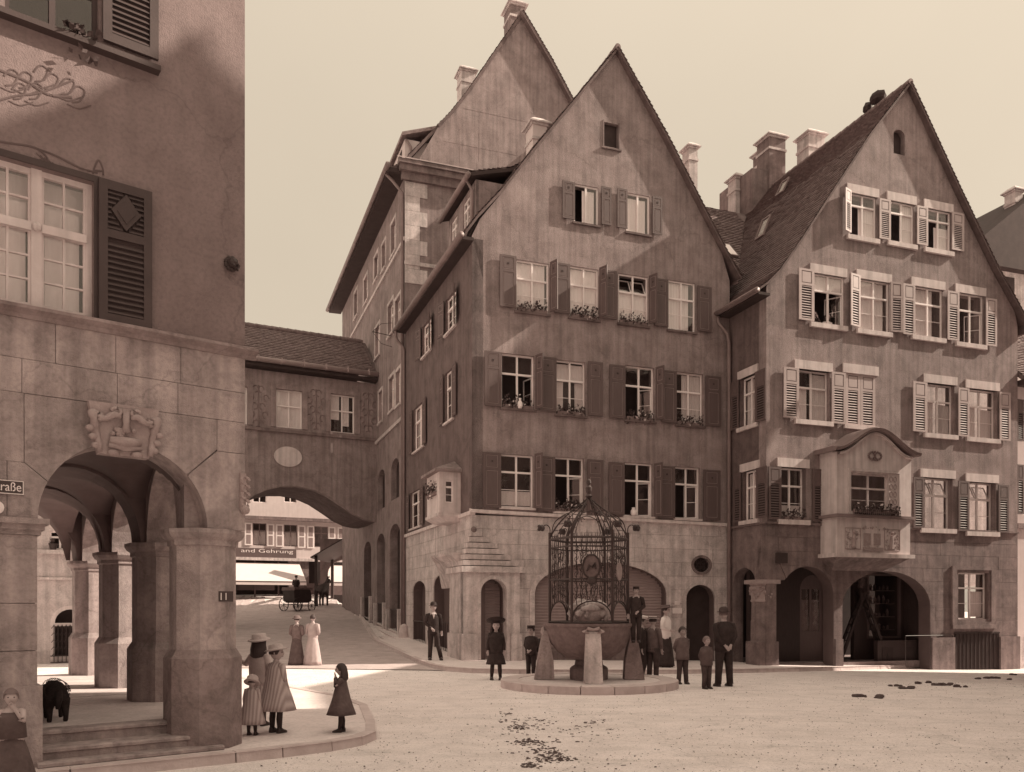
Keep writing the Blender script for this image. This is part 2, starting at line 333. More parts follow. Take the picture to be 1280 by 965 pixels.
# ------------------------------------------------------------------ frames of the buildings
AX, AY = -1.286, 27.0
FM = Fr(AX, AY, .939, .344)                     # front of the middle house
A2 = (-4.55, 35.9)
FS = Fr(A2[0], A2[1], .344, -.939)              # its side wall on the rising street (x grows towards the camera)
FRH = Fr(8.57, 28.3, .943, .333)                # front of the right house
FL = Fr(-3.26, 10.25, .7926, .6098)             # front of the arcade house, left
FB = Fr(-6.8, 42.0, 2050, 1050)                 # bridge building (x = 0 at its right end)
MW = FM.px(912, 700)[0]; RW = FRH.px(1272, 600)[0]
# ---- pavements
cm = [(392, 770), (430, 787), (470, 804), (500, 818), (520, 828), (538, 835), (556, 839), (590, 841.5), (650, 842.5), (740, 843), (850, 842.5), (920, 841.5), (1000, 839.5), (1140, 835.5), (1280, 830.5), (1500, 824)]
kp = [gp(x, y, .0) for x, y in cm]; kp = [(p.x, p.y) for p in kp]
wall_pts = []
for i, (x, y) in enumerate(kp):
    if i < 5:  # beside the side wall
        q = FS.w(0, 0, 0); d = FS.u; t = (Vector((x, y, 0)) - q).dot(d); p = q + d * min(t, 9.3) + FS.i * .3
    else:
        fr = FM if x < 8 else FRH
        t = (Vector((x, y, 0)) - fr.o).dot(fr.u); t = max(t, 0); p = fr.o + fr.u * t + fr.i * (2.5 if fr is FM else 1.2)
    wall_pts.append((p.x, p.y))
o = strip('pavement', kp, wall_pts, 'side', .12); KR = o; RM[o.name] = Matrix.Identity(4)
kerb(kp[:13], 1, ln=.95); kerb(kp[12:], 1, ln=.95)
# left pavement in front of the arcade house
lp = [(-9.5, 5.2), (-6.5, 7.35), (-4.6, 8.75), (-3.2, 9.75), (-2.75, 10.1), (-2.25, 10.55), (-1.95, 11.0), (-1.85, 11.5), (-2.0, 12.4), (-2.5, 14.6), (-3.3, 16.2), (-5.2, 18.6), (-7.8, 22), (-10.6, 29), (-15, 40), (-23, 58)]
lq = [(-10.5, 6.6), (-8, 8.3), (-6.6, 9.7), (-6, 11.0), (-6, 11.5), (-6.2, 12), (-6.4, 12.6), (-6.8, 13.5), (-7.5, 14.4), (-8.8, 16.5), (-9.8, 18), (-11, 20), (-13, 25), (-15, 31), (-19, 42), (-27, 58)]
lp = [(x, y) for x, y in lp]
o = strip('pavement', lp, lq, 'side', .12); KR = o; RM[o.name] = Matrix.Identity(4)
kerb(lp, 1, ln=.9)
# the rising street beyond the square: darker macadam, a sheet 4 mm above the ground
sa = [(kp[6 - i][0] - .02, kp[6 - i][1]) for i in range(7)]
sl = [(-8.9, 24.6), (-9.2, 25.6), (-10.1, 27.6), (-10.9, 30), (-12.2, 33.5), (-14, 38), (-18, 47.5)]
sl.append((-22.5, 57.5)); sa.append((-10.5, 57.5)); strip('road', resamp(sl, 50), resamp(sa, 50), 'street', .02, n=24)
# ------------------------------------------------------------------ building helpers
def stones(fr, parent, x0, x1, levels, bw, holes, y0, y1, m, gap=.006, seed=1, clip=None, name='stone'):
    rn = random.Random(seed); ob = []
    for r, (za, zb) in enumerate(zip(levels, levels[1:])):
        x = x0 - rn.random() * bw * .6
        while x < x1:
            wd = bw * (.7 + .6 * rn.random()); a = max(x, x0); c = min(x + wd, x1)
            if c < x1 and x1 - c < bw * .3: c = x1; wd = c - x + .001
            if c - a > .08:
                P = rect(a + gap, c - gap, za + gap, zb - gap); b = MB(fr); hs = [h for h in holes if max(p[0] for p in h) > a and min(p[0] for p in h) < c and max(p[1] for p in h) > za and min(p[1] for p in h) < zb]
                if not any(all(inpoly(px_, pz_, h) for px_, pz_ in P) for h in hs):
                    j = .004 * rn.random(); b.plate(P, hs, y0 - j, y1)
                    o = part(name, b, m, parent)
                    if o: ob.append(o)
            x += wd
    return ob
def window(fr, house, u0, u1, z0, z1, y=.16, wood='wood_w', trans=.33, bars=1, fw=.05, curtain=None, opened=None, cross=True, tilt=False, glass='glass', mull=True, barsu=0):
    """window > pane, casement, curtain, sill"""
    b = MB(fr); t = .05; H = z1 - z0; W = u1 - u0; zt = z1 - H * trans; um = (u0 + u1) / 2
    b.box(u0, u0 + fw, y - t, y, z0, z1).box(u1 - fw, u1, y - t, y, z0, z1).box(u0 + fw, u1 - fw, y - t, y, z0, z0 + fw).box(u0 + fw, u1 - fw, y - t, y, z1 - fw, z1)
    cols = [(u0 + fw, um - .03), (um + .03, u1 - fw)] if mull else [(u0 + fw, u1 - fw)]
    rows = [(z0 + fw, zt - .03), (zt + .03, z1 - fw)] if cross else [(z0 + fw, z1 - fw)]
    if mull:
        for r in rows: b.box(um - .03, um + .03, y - t - .012, y - .004, r[0], r[1])
    if cross: b.box(u0 + fw, u1 - fw, y - t - .02, y - .002, zt - .03, zt + .03)
    for ci, c in enumerate(cols):
        for ri, r in enumerate(rows):
            if opened is not None and (ci, ri) in opened: continue
            nb = bars if ri == 0 else barsu
            for k in range(1, nb + 1):
                zz = r[0] + (r[1] - r[0]) * k / (nb + 1); b.box(c[0], c[1], y - t + .014, y - .012, zz - .009, zz + .009)
    wn = part('window', b, wood, house)
    for ci, c in enumerate(cols):
        for ri, r in enumerate(rows):
            if opened is not None and (ci, ri) in opened:
                if opened[(ci, ri)]:    # a casement swung into the room
                    a = opened[(ci, ri)]; hx = c[0] if ci == 0 else c[1]; sgn = 1 if ci == 0 else -1; wd = c[1] - c[0]
                    f2 = Fr(0, 0, 1, 0); f2.m = fr.m @ Matrix.Translation((hx, y, 0)) @ Matrix.Rotation(a * sgn, 4, 'Z'); q = MB(f2); e = sorted((0, sgn * wd))
                    q.box(e[0], e[0] + .035, 0, .03, r[0], r[1]).box(e[1] - .035, e[1], 0, .03, r[0], r[1]).box(e[0] + .035, e[1] - .035, 0, .03, r[0], r[0] + .04).box(e[0] + .035, e[1] - .035, 0, .03, r[1] - .04, r[1])
                    zz = (r[0] + r[1]) / 2; q.box(e[0] + .035, e[1] - .035, .008, .022, zz - .01, zz + .01); part('casement', q, wood, wn)
                    part('pane', MB(f2).box(e[0] + .035, e[1] - .035, .013, .017, r[0] + .04, r[1] - .04), glass, wn)
                continue
            if tilt and ri == 1:        # fanlight tipped inwards
                f2 = Fr(0, 0, 1, 0); f2.m = fr.m @ Matrix.Translation((0, y - .02, r[0])) @ Matrix.Rotation(-.45, 4, 'X'); q = MB(f2); h = r[1] - r[0]
                q.box(c[0], c[0] + .03, 0, .03, 0, h).box(c[1] - .03, c[1], 0, .03, 0, h).box(c[0] + .03, c[1] - .03, 0, .03, 0, .03).box(c[0] + .03, c[1] - .03, 0, .03, h - .03, h)
                part('casement', q, wood, wn); part('pane', MB(f2).box(c[0] + .03, c[1] - .03, .012, .017, .03, h - .03), glass, wn); continue
            part('pane', MB(fr).box(c[0] - .001, c[1] + .001, y - .028, y - .022, r[0] - .001, r[1] + .001), glass, wn)
    if curtain:
        for (ca, cb, za, zb, m) in curtain:
            xa = u0 + W * ca; xb = u0 + W * cb; za = z0 + H * za; zb = z0 + H * zb; n = 26; q = MB(fr); vs = []
            for k in range(n + 1):
                xx = xa + (xb - xa) * k / n; yy = y + .03 + .010 * math.sin(k * 1.9) + .006 * math.sin(k * .7)
                vs += [(xx, yy, za), (xx + .01 * math.sin(k), yy + .006, zb)]
            q.add(vs, [(2 * k, 2 * k + 2, 2 * k + 3, 2 * k + 1) for k in range(n)]); part('curtain', q, m, wn, smooth=True)
    return wn
def shutter(fr, house, u0, u1, z0, z1, style='m', proud=.05, ang=0, hinge='r', m=None):
    """shutter leaf lying open on the wall; hinge side turned out by ang"""
    hx = u1 if hinge == 'r' else u0; sg = 1 if hinge == 'r' else -1
    f2 = Fr(0, 0, 1, 0); f2.m = fr.m @ Matrix.Translation((hx, -proud, 0)) @ Matrix.Rotation(ang * sg, 4, 'Z'); a, c = u0 - hx, u1 - hx; W = c - a; H = z1 - z0
    b = MB(f2); t = .035; e = W * .17; zt = z1 - H * .30
    y0, y1 = -t, 0
    b.box(a, a + e, y0, y1, z0, z1).box(c - e, c, y0, y1, z0, z1)
    for za, zb in ((z0, z0 + .07), (zt - .04, zt + .04), (z1 - .07, z1)): b.box(a + e, c - e, y0, y1, za, zb)
    mm = m or {'m': 'shut_m', 'r': 'shut_r', 'l': 'shut_l'}[style]
    if style == 'm':
        b.box(a + e, c - e, y0 + .012, y1 - .004, z0 + .07, zt - .04).box(a + e, c - e, y0 + .012, y1 - .004, zt + .04, z1 - .07)
        b.box(a + e + .03, c - e - .03, y0 + .003, y0 + .012, z0 + .11, zt - .08).box(a + e + .03, c - e - .03, y0 + .003, y0 + .012, zt + .08, z1 - .11)
        s = part('shutter', b, mm, house); q = MB(f2)
        for za, zb in ((z0 + .07, zt - .04), (zt + .04, z1 - .07)):  # pale bead round each panel
            A, C = a + e + .012, c - e - .012; za += .015; zb -= .015; yy = y0 + .006
            q.box(A, A + .012, yy, yy + .006, za, zb).box(C - .012, C, yy, yy + .006, za, zb).box(A + .012, C - .012, yy, yy + .006, za, za + .012).box(A + .012, C - .012, yy, yy + .006, zb - .012, zb)
        part('moulding', q, 'shut_line', s); zc = (zt + .04 + z1 - .07) / 2; xc = (a + c) / 2; q = MB(f2)
        pr = [(.045 * (1 if k % 2 == 0 else .55) * math.cos(k * math.pi / 6) + xc, .045 * (1 if k % 2 == 0 else .55) * math.sin(k * math.pi / 6) + zc) for k in range(12)]
        q.prism(pr, y0, y0 + .003 - .006); part('star_hole', q, 'dark', s)
    else:
        b.box(a + e, c - e, y0 + .012, y1 - .004, zt + .04, z1 - .07)
        if style == 'r': b.box(a + e + .03, c - e - .03, y0 + .004, y0 + .012, zt + .07, z1 - .10)
        s = part('shutter', b, mm, house)
        if style == 'r':
            A, C, za, zb = a + e + .004, c - e - .004, zt + .046, z1 - .076; q = MB(f2); yy = y0 + .008
            q.box(A, A + .02, yy, yy + .004, za, zb).box(C - .02, C, yy, yy + .004, za, zb).box(A + .02, C - .02, yy, yy + .004, za, za + .02).box(A + .02, C - .02, yy, yy + .004, zb - .02, zb)
            part('moulding', q, 'shut_in', s)
        q = MB(f2); n = 13
        for k in range(n):
            zz = z0 + .07 + (zt - .11 - z0) * (k + .5) / n; q.add([(a + e, y0 + .002, zz - .012), (c - e, y0 + .002, zz - .012), (c - e, y1 - .006, zz + .028), (a + e, y1 - .006, zz + .028), (a + e, y0 + .002, zz - .004), (c - e, y0 + .002, zz - .004), (c - e, y1 - .006, zz + .036), (a + e, y1 - .006, zz + .036)],
              [(0, 3, 2, 1), (4, 5, 6, 7), (0, 1, 5, 4), (1, 2, 6, 5), (2, 3, 7, 6), (3, 0, 4, 7)])
        part('slats', q, mm, s, kind='stuff'); part('back_board', MB(f2).box(a + e, c - e, y1 - .004, y1 - .001, z0 + .07, zt - .04), 'dark', s)
    return s
def tiles(fr, parent, prof, y0, y1, tw=.19, th=.17, seed=3, clip=None, name='roof_tiles'):
    """courses of plain tiles over a profile [(x,z)...] from eave to ridge, running from y0 to y1"""
    rn = random.Random(seed); b = MB(fr); L = [0]
    for p, q in zip(prof, prof[1:]): L.append(L[-1] + math.hypot(q[0] - p[0], q[1] - p[1]))
    def at(s):
        s = min(max(s, 0), L[-1])
        for i in range(len(L) - 1):
            if s <= L[i + 1] + 1e-9:
                t = (s - L[i]) / (L[i + 1] - L[i]); p, q = prof[i], prof[i + 1]; d = ((q[0] - p[0]) / (L[i + 1] - L[i]), (q[1] - p[1]) / (L[i + 1] - L[i]))
                return (p[0] + (q[0] - p[0]) * t, p[1] + (q[1] - p[1]) * t), d
    sgn = 1 if prof[-1][0] > prof[0][0] else -1
    r = 0; s = 0
    while s < L[-1] - .02:
        (x, z), d = at(s); (x2, z2), d2 = at(min(s + th * 1.25, L[-1])); nx_, nz_ = -d[1] * sgn, d[0] * sgn
        y = y0 - (tw / 2 if r % 2 else 0)
        while y < y1:
            a = max(y, y0) + .004; c = min(y + tw, y1) - .004; y += tw
            if c - a < .03: continue
            if clip and not clip((a + c) / 2, (x + x2) / 2, (z + z2) / 2): continue
            lift = .042 + .022 * rn.random(); l2 = .006 * rn.random()
            p0 = (x + nx_ * lift, z + nz_ * lift); p1 = (x2 + nx_ * l2, z2 + nz_ * l2); pb = (x + nx_ * .002, z + nz_ * .002); dr = .012 * rn.random()
            p0 = (p0[0] - d[0] * dr, p0[1] - d[1] * dr)
            b.add([(p0[0], a, p0[1]), (p0[0], c, p0[1]), (p1[0], c, p1[1]), (p1[0], a, p1[1]), (pb[0], a, pb[1]), (pb[0], c, pb[1])], [(0, 1, 2, 3), (4, 5, 1, 0)])
        s += th; r += 1
    return part(name, b, 'tile', parent, kind='stuff')
def slab(fr, parent, prof, y0, y1, th=.08, m='plaster_dark', name='roof'):
    """solid roof slab under the tiles"""
    n = len(prof); sgn = 1 if prof[-1][0] > prof[0][0] else -1; low = []
    for i, p in enumerate(prof):
        a = prof[max(0, i - 1)]; c = prof[min(n - 1, i + 1)]; d = math.hypot(c[0] - a[0], c[1] - a[1]); low.append((p[0] + (c[1] - a[1]) / d * th * sgn, p[1] - (c[0] - a[0]) / d * th * sgn))
    b = MB(fr); vs = [(p[0], y0, p[1]) for p in prof] + [(p[0], y0, p[1]) for p in low] + [(p[0], y1, p[1]) for p in prof] + [(p[0], y1, p[1]) for p in low]; fs = []
    for i in range(n - 1):
        fs += [(i, i + 1, i + 1 + 2 * n, i + 2 * n), (i + n, i + 3 * n, i + 1 + 3 * n, i + 1 + n), (i, i + n, i + 1 + n, i + 1), (i + 2 * n, i + 1 + 2 * n, i + 1 + 3 * n, i + 3 * n)]
    fs += [(0, 2 * n, 3 * n, n), (n - 1, 2 * n - 1, 4 * n - 1, 3 * n - 1)]
    b.add(vs, fs); return part(name, b, m, parent)
def ridge(fr, parent, pts, r=.11, ln=.38):
    """half-round ridge tiles laid one over the other"""
    P = [Vector(p) for p in pts]; b = MB(fr)
    for a, c in zip(P, P[1:]):
        d = c - a; n = max(1, int(d.length / ln)); u = d / n
        for k in range(n): b.tube([a + u * k, a + u * (k + 1.1)], [r, r * .82], n=8)
    return part('ridge_tiles', b, 'tile', parent, kind='stuff')
def chimney(root_fr, parent, u, y, z0, z1, w=.7, d=.7, m='stone_dark', cap='stone', pots=0):
    f = root_fr; b = MB(f).box(u, u + w, y, y + d, z0, z1); s = part('chimney', b, m, parent)
    q = MB(f).box(u - .04, u + w + .04, y - .04, y + d + .04, z1 - .55, z1 - .45).box(u - .05, u + w + .05, y - .05, y + d + .05, z1, z1 + .08)
    q.add([(u - .13, y - .13, z1 + .08), (u + w + .13, y - .13, z1 + .08), (u + w + .13, y + d + .13, z1 + .08), (u - .13, y + d + .13, z1 + .08), (u - .13, y - .13, z1 + .13), (u + w + .13, y - .13, z1 + .13), (u + w + .13, y + d + .13, z1 + .13), (u - .13, y + d + .13, z1 + .13), (u + .1, y + .1, z1 + .33), (u + w - .1, y + .1, z1 + .33), (u + w - .1, y + d - .1, z1 + .33), (u + .1, y + d - .1, z1 + .33)],
          [(0, 3, 2, 1), (0, 1, 5, 4), (1, 2, 6, 5), (2, 3, 7, 6), (3, 0, 4, 7), (4, 5, 9, 8), (5, 6, 10, 9), (6, 7, 11, 10), (7, 4, 8, 11), (8, 9, 10, 11)])
    part('chimney_cap', q, cap if cap != m else m, s); return s
def flowers(fr, u0, u1, y, z, label, group='flower boxes and pots on the window sills', n=60, h=.35, hang=.1, box=True, seed=0, bloom=.35):
    rn = random.Random(seed * 13 + int(u0 * 100)); t = thing('flower_box', label, 'flower box', tuple(fr.w((u0 + u1) / 2, y, z)), math.atan2(fr.u.y, fr.u.x), group)
    if box: part('planter', MB(fr).box(u0, u1, y, y + .13, z, z + .12), 'pot', t)
    lf = MB(fr); bl = MB(fr); st = MB(fr)
    for k in range(int((u1 - u0) / .16) + 1):
        x0 = u0 + (u1 - u0) * (k + .5) / (int((u1 - u0) / .16) + 1); hh = h * (.5 + .6 * rn.random()); st.tube([(x0, y + .05, z + .06), (x0 + .05 * (rn.random() - .5), y, z + hh)], [.008, .004], n=4)
    for k in range(n * 3):
        x = u0 + (u1 - u0) * rn.random(); zz = z + .05 + (h + .0) * rn.random() * (.4 + .6 * abs(math.sin(x * 9))) - (hang if rn.random() < .2 else 0); yy = y - .08 + .24 * rn.random(); s = .03 + .035 * rn.random()
        a = Vector((rn.random() - .5, rn.random() - .5, rn.random() - .5)).normalized(); c = a.orthogonal().normalized(); d = a.cross(c); p = Vector((x, yy, zz)); B = bl if rn.random() < bloom * .35 else lf
        B.add([p + c * s, p + d * s * .7, p - c * s, p - d * s * .7], [(0, 1, 2, 3)])
    part('stems', st, 'leaf', t, kind='stuff'); part('foliage', lf, 'leaf', t, kind='stuff'); part('blossoms', bl, 'bloom', t, kind='stuff'); return t
def text(fr, parent, s, u0, u1, z0, z1, y, m, name='lettering', ext=.004):
    cu = bpy.data.curves.new('t', 'FONT'); cu.body = s; cu.extrude = ext; cu.resolution_u = 3; ob = bpy.data.objects.new('t', cu); COL.objects.link(ob)
    bpy.context.view_layer.update(); dg = bpy.context.evaluated_depsgraph_get(); me = bpy.data.meshes.new_from_object(ob.evaluated_get(dg)); bpy.data.objects.remove(ob)
    X = [v.co.x for v in me.vertices]; Y = [v.co.y for v in me.vertices]; ax, bx, ay, by = min(X), max(X), min(Y), max(Y)
    T = RM[parent.name] @ fr.m
    for v in me.vertices:
        c = v.co.copy(); v.co = T @ Vector((u0 + (c.x - ax) / (bx - ax) * (u1 - u0), y - c.z, z0 + (c.y - ay) / (by - ay) * (z1 - z0)))
    o = link(name, me, None, parent); me.materials.clear(); me.materials.append(M[m]); RM[o.name] = RM[parent.name]; return o
def bar(b, a, c, r, n=6): b.tube([a, c], r, n=n)
def pipe(fr, house, pts, r=.05, m='zinc', clamps=True):
    b = MB(fr); b.tube(pts, r, n=8); o = part('downpipe', b, m, house, smooth=True); return o
def curve(pts, n):
    """smooth polyline through points (Catmull-Rom)"""
    P = [Vector(p) for p in pts]; P = [P[0] * 2 - P[1]] + P + [P[-1] * 2 - P[-2]]; out = []
    for i in range(1, len(P) - 2):
        for k in range(n):
            t = k / n; out.append(.5 * ((2 * P[i]) + (P[i + 1] - P[i - 1]) * t + (2 * P[i - 1] - 5 * P[i] + 4 * P[i + 1] - P[i + 2]) * t * t + (3 * P[i] - P[i - 1] - 3 * P[i + 1] + P[i + 2]) * t ** 3))
    return out + [P[-2]]
def pr(fr, x0, x1, yt, yb, dep=0):
    xm = (x0 + x1) / 2; return fr.px(x0, 0, dep)[0], fr.px(x1, 0, dep)[0], fr.px(xm, yb, dep)[1], fr.px(xm, yt, dep)[1]
def poly(fr, P, dep=0): return [fr.px(x, y, dep) for x, y in P]
def mid(a, b): return (a + b) / 2
# ================================================================== MIDDLE HOUSE
HM = thing('gabled_house', 'steep gabled plaster house behind the fountain, pale stone ground floor and brown panelled shutters', 'house', (AX, AY, 0), math.atan2(.344, .939))
vl = poly(FM, [(585, 293), (600, 273), (625, 243), (665, 192), (725, 120), (769, 64)])       # left verge, eave to ridge
vr = poly(FM, [(922, 352), (903, 318), (872, 258), (832, 180), (769, 64)])
apM = vl[-1]; gl = [(max(0, p[0]), p[1]) for p in vl]
stone_top = mid(FM.px(593, 637)[1], FM.px(912, 655)[1])
base_z = -.3
out = [(0, stone_top - .06), (MW, stone_top - .06)] + [(min(MW, p[0]), p[1] - .02) for p in vr] + [(p[0], p[1] - .02) for p in reversed(gl[:-1])]
WA = [(645, 686, 327, 391), (712, 748, 334.5, 398.5), (773, 810, 344, 406), (835, 869, 352, 414)]
WB = [(627, 668, 443, 511), (695, 732, 451, 519), (782, 818, 458, 526), (845, 879, 466, 532)]
WC = [(626, 667, 568.5, 634.5), (693, 730, 572, 640), (780, 816, 579, 645.5), (843, 875, 584, 648.5)]
W0 = [(717.5, 748, 232, 280), (783, 812, 243, 292)]
allw = [pr(FM, *w_) for w_ in WA + WB + WC + W0]; att = pr(FM, 755, 773, 154, 184)
holes = [rect(a, b_, c, d) for a, b_, c, d in allw] + [rect(*att)]
part('wall', mk(FM, lambda b: b.plate(out, holes, 0, .38)), 'plaster', HM)
# stone ground floor: blocks with open joints in front of a recessed backing
big = pr(FM, 668, 833, 703, 826); door = pr(FM, 857, 893, 731, 830); bdoor = pr(FM, 597, 629, 724, 824); rw = pr(FM, 865, 888, 697, 715.5)
hb = arch(big[0], big[1], -1, big[3] - 1.05, 1.05, 18); hd = arch(door[0], door[1], -1, door[3] - .5, .5, 12)
rc = (mid(rw[0], rw[1]), mid(rw[2], rw[3])); hr = [(rc[0] + .33 * math.cos(k * math.pi / 10), rc[1] + .26 * math.sin(k * math.pi / 10)) for k in range(20)]
hbd = arch(bdoor[0], bdoor[1], -1, bdoor[3] - .42, .42, 12)
part('ground_floor_wall', mk(FM, lambda b: b.plate(rect(0, MW, -.6, stone_top - .1), [hb, hd, hr, hbd], .03, .45)), 'mortar', HM)
lv = [-.6, .52, 1.0, 1.48, 1.96, 2.44, 2.92, 3.4, 3.88, 4.36, stone_top - .1]
stones(FM, HM, 0, MW, lv, 1.05, [hb, hd, hr, hbd], -.005, .03, 'stone', gap=.004, seed=4)
sc0 = FM.px(590, 637)[1]; sc1 = FM.px(912, 655)[1]
b = MB(FM); b.add([(-.06, -.09, sc0 - .09), (MW, -.09, sc1 - .09), (MW, -.09, sc1), (-.06, -.09, sc0), (-.06, .1, sc0 - .12), (MW, .1, sc1 - .12), (MW, .1, sc1 + .05), (-.06, .1, sc0 + .05)], [(0, 1, 2, 3), (3, 2, 6, 7), (0, 4, 5, 1), (0, 3, 7, 4), (1, 5, 6, 2)])
part('string_course', b, 'trim', HM)
def win(fr, house, t, **k): return window(fr, house, *pr(fr, *t), **k)
bl_full = (.04, .96, .05, .97, 'blind')
curtM = {0: [(.04, .9, .05, .97, 'blind')], 1: [bl_full], 2: [(.04, .96, .05, .66, 'blind')], 3: [(.04, .80, .05, .97, 'blind')]}
for i, t in enumerate(WA): win(FM, HM, t, curtain=curtM[i], trans=.36, tilt=(i == 2), y=.10)
op = [{(0, 0): 0, (1, 0): 1.35}, None, {(0, 0): 0, (1, 0): .7}, None]
cu = [None, [(.05, .3, .05, .62, 'curtain'), (.7, .95, .05, .62, 'curtain'), (.05, .95, .66, .95, 'curtain')], None, [(.3, .95, .05, .97, 'curtain')]]
for i, t in enumerate(WB): win(FM, HM, t, curtain=cu[i], opened=op[i], trans=.36)
op = [None, {(0, 0): 0, (1, 0): .6}, {(0, 0): 0, (1, 0): .5}, {(0, 0): 0, (1, 0): .55}]
for i, t in enumerate(WC): win(FM, HM, t, opened=op[i], trans=.33, curtain=[(.05, .95, .05, .32, 'curtain')] if i == 0 else None)
for i, t in enumerate(W0): win(FM, HM, t, y=.09, cross=False, opened={(0, 0): 0} if i == 0 else None, curtain=[(.38 if i == 0 else .04, .86, .03, .9, 'blind')], bars=0)
SA = [(624, 644.5, 320, 384.5, 'r', 0), (692, 711.5, 330, 392, 'r', 0), (751, 770, 339, 399, 'r', 0), (817, 834, 349.5, 408.5, 'r', 0), (870.5, 888, 359, 415, 'l', 0),
      (605, 626, 440, 508, 'r', 0), (673, 694.5, 447, 514, 'r', 0), (734, 752.5, 453, 520, 'l', 0), (761, 780.5, 457, 523, 'r', 0), (826, 844.5, 464, 528.5, 'r', 0), (881, 900, 471, 533, 'l', 0),
      (603, 625.5, 566, 634.5, 'r', 0), (671, 693, 571, 639, 'r', 0), (733, 753, 575, 641, 'l', 0), (760, 779.5, 578.5, 643.5, 'r', 0), (822, 842.5, 583, 648, 'r', 0), (878, 899, 588, 650, 'l', 0),
      (702, 717.5, 228, 274.5, 'r', 0), (751, 763, 235, 282, 'l', 0), (770.5, 783, 237, 286, 'r', 0), (814.5, 826.5, 247, 294, 'l', 0)]
for x0, x1, yt, yb, hs, an in SA: shutter(FM, HM, *pr(FM, x0, x1, yt, yb), style='m', hinge=hs, ang=an)
for x, yt, yb in ((687.5, 329, 391), (749, 336, 398), (811, 346, 406), (669.5, 445, 512), (819.5, 460, 526), (668.5, 568, 636), (817.5, 580, 646)):   # leaves standing square to the wall
    u, _, z0, z1 = pr(FM, x, x + 5, yt, yb); shutter(FM, HM, u, u + .36, z0, z1, style='m', hinge='l', ang=1.22)
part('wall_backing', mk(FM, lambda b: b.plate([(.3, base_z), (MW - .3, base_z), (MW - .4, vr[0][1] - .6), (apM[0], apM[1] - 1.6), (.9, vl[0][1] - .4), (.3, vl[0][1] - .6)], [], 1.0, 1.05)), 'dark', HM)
part('attic_hatch', MB(FM).box(att[0], att[1], .14, .18, att[2], att[3]), 'dark', HM)
part('hatch_frame', MB(FM).box(att[0] - .05, att[0], -.02, .04, att[2] - .05, att[3] + .05).box(att[1], att[1] + .05, -.02, .04, att[2] - .05, att[3] + .05).box(att[0] - .1, att[1] + .1, -.06, .05, att[2] - .1, att[2] - .05), 'stone_dark', HM)
for t in WA + WB + WC + W0:
    a, b_, c, d = pr(FM, *t); part('sill', MB(FM).box(a - .06, b_ + .06, -.07, .12, c - .07, c), 'trim' if t in WC else 'plaster_dark', HM)
# ground-floor openings
def roller(fr, house, P, y, z0, z1, m='roll', n=None, name='roller_shutter'):
    b = MB(fr); xa = min(p[0] for p in P); xb = max(p[0] for p in P); z = z0
    while z < z1:   # slats clipped to the arch
        zz = min(z + .10, z1); zc = z + .05; xin = [x for x in [xa + (xb - xa) * k / 60 for k in range(61)] if inpoly(x, zc, P)]
        if xin: b.add([(xin[0], y, z), (xin[-1], y, z), (xin[-1], y - .022, z + .035), (xin[0], y - .022, z + .035), (xin[0], y, zz), (xin[-1], y, zz)], [(0, 1, 2, 3), (3, 2, 5, 4)])
        z += .10
    o = part(name, b, m, house); part(name.replace('shutter', 'shutter_back') if 'shutter' in name else name + '_back', mk(fr, lambda q: q.plate(P, [], y + .004, y + .03)), 'shut_m', house); return o
roller(FM, HM, hb, .22, .45, big[3]); roller(FM, HM, hbd, .30, .0, bdoor[3], m='roll')
part('shop_bulkhead', MB(FM).box(big[0], big[1], .12, .25, -.6, .45), 'stone_dark', HM)
part('door', mk(FM, lambda q: q.plate(hd, [], .34, .4)), 'dark', HM)
b = MB(FM)
ho = arch(door[0] - .13, door[1] + .13, -1, door[3] - .5, .63, 12); part('door_surround', mk(FM, lambda q: q.plate([p for p in ho if 1] , [hd], -.05, .02)), 'stone', HM)
ro = [(rc[0] + .42 * math.cos(k * math.pi / 10), rc[1] + .35 * math.sin(k * math.pi / 10)) for k in range(20)]
part('round_window', mk(FM, lambda q: q.plate(ro, [hr], -.05, .02)), 'stone_dark', HM)
part('pane', mk(FM, lambda q: q.plate(hr, [], .12, .13)), 'dark', HM)
b = MB(FM)
for k in range(5): b.tube([(rc[0] - .3 + k * .15, .06, rc[1] - .26), (rc[0] - .3 + k * .15, .06, rc[1] + .26)], .012, n=5)
for sx in (-.12, .12):
    for sz in (-.1, .1): b.tube([(rc[0] + sx + .07 * math.cos(a * .7), .05, rc[1] + sz + .07 * math.sin(a * .7)) for a in range(10)], .012, n=5)
part('window_grille', b, 'black', HM)
ha = [(p[0], p[1]) for p in arch(big[0] - .18, big[1] + .18, -1, big[3] - 1.05, 1.2, 18)]
part('arch_surround', mk(FM, lambda q: q.plate(ha, [hb], -.035, .0)), 'stone', HM)
# corner buttress with stepped stone roof and arched door
bx0, bx1 = FM.px(572, 0)[0] + .1, FM.px(646, 0)[0]
bz = FM.px(610, 716)[1]
part('buttress', mk(FM, lambda q: q.plate(rect(-.38, bx1 - .02, -.6, bz), [hbd], -.32, -.002)), 'stone', HM)
part('door_surround', mk(FM, lambda q: q.plate(arch(bdoor[0] - .12, bdoor[1] + .12, -.6, bdoor[3] - .42, .54, 12), [hbd], -.36, -.322)), 'stone', HM)
part('buttress_side', MB(FM).box(-.38, -.002, -.30, 1.2, -.6, bz), 'stone', HM)
part('plinth', MB(FM).box(-.46, bdoor[0] - .13, -.42, -.33, -.6, .98), 'stone', HM); part('plinth', MB(FM).box(-.46, -.385, -.329, 1.28, -.6, .98), 'stone', HM); part('plinth', MB(FM).box(bdoor[1] + .13, bx1 + .03, -.42, -.33, -.6, .98), 'stone', HM)
n = 7; ztop = FM.px(590, 664)[1]
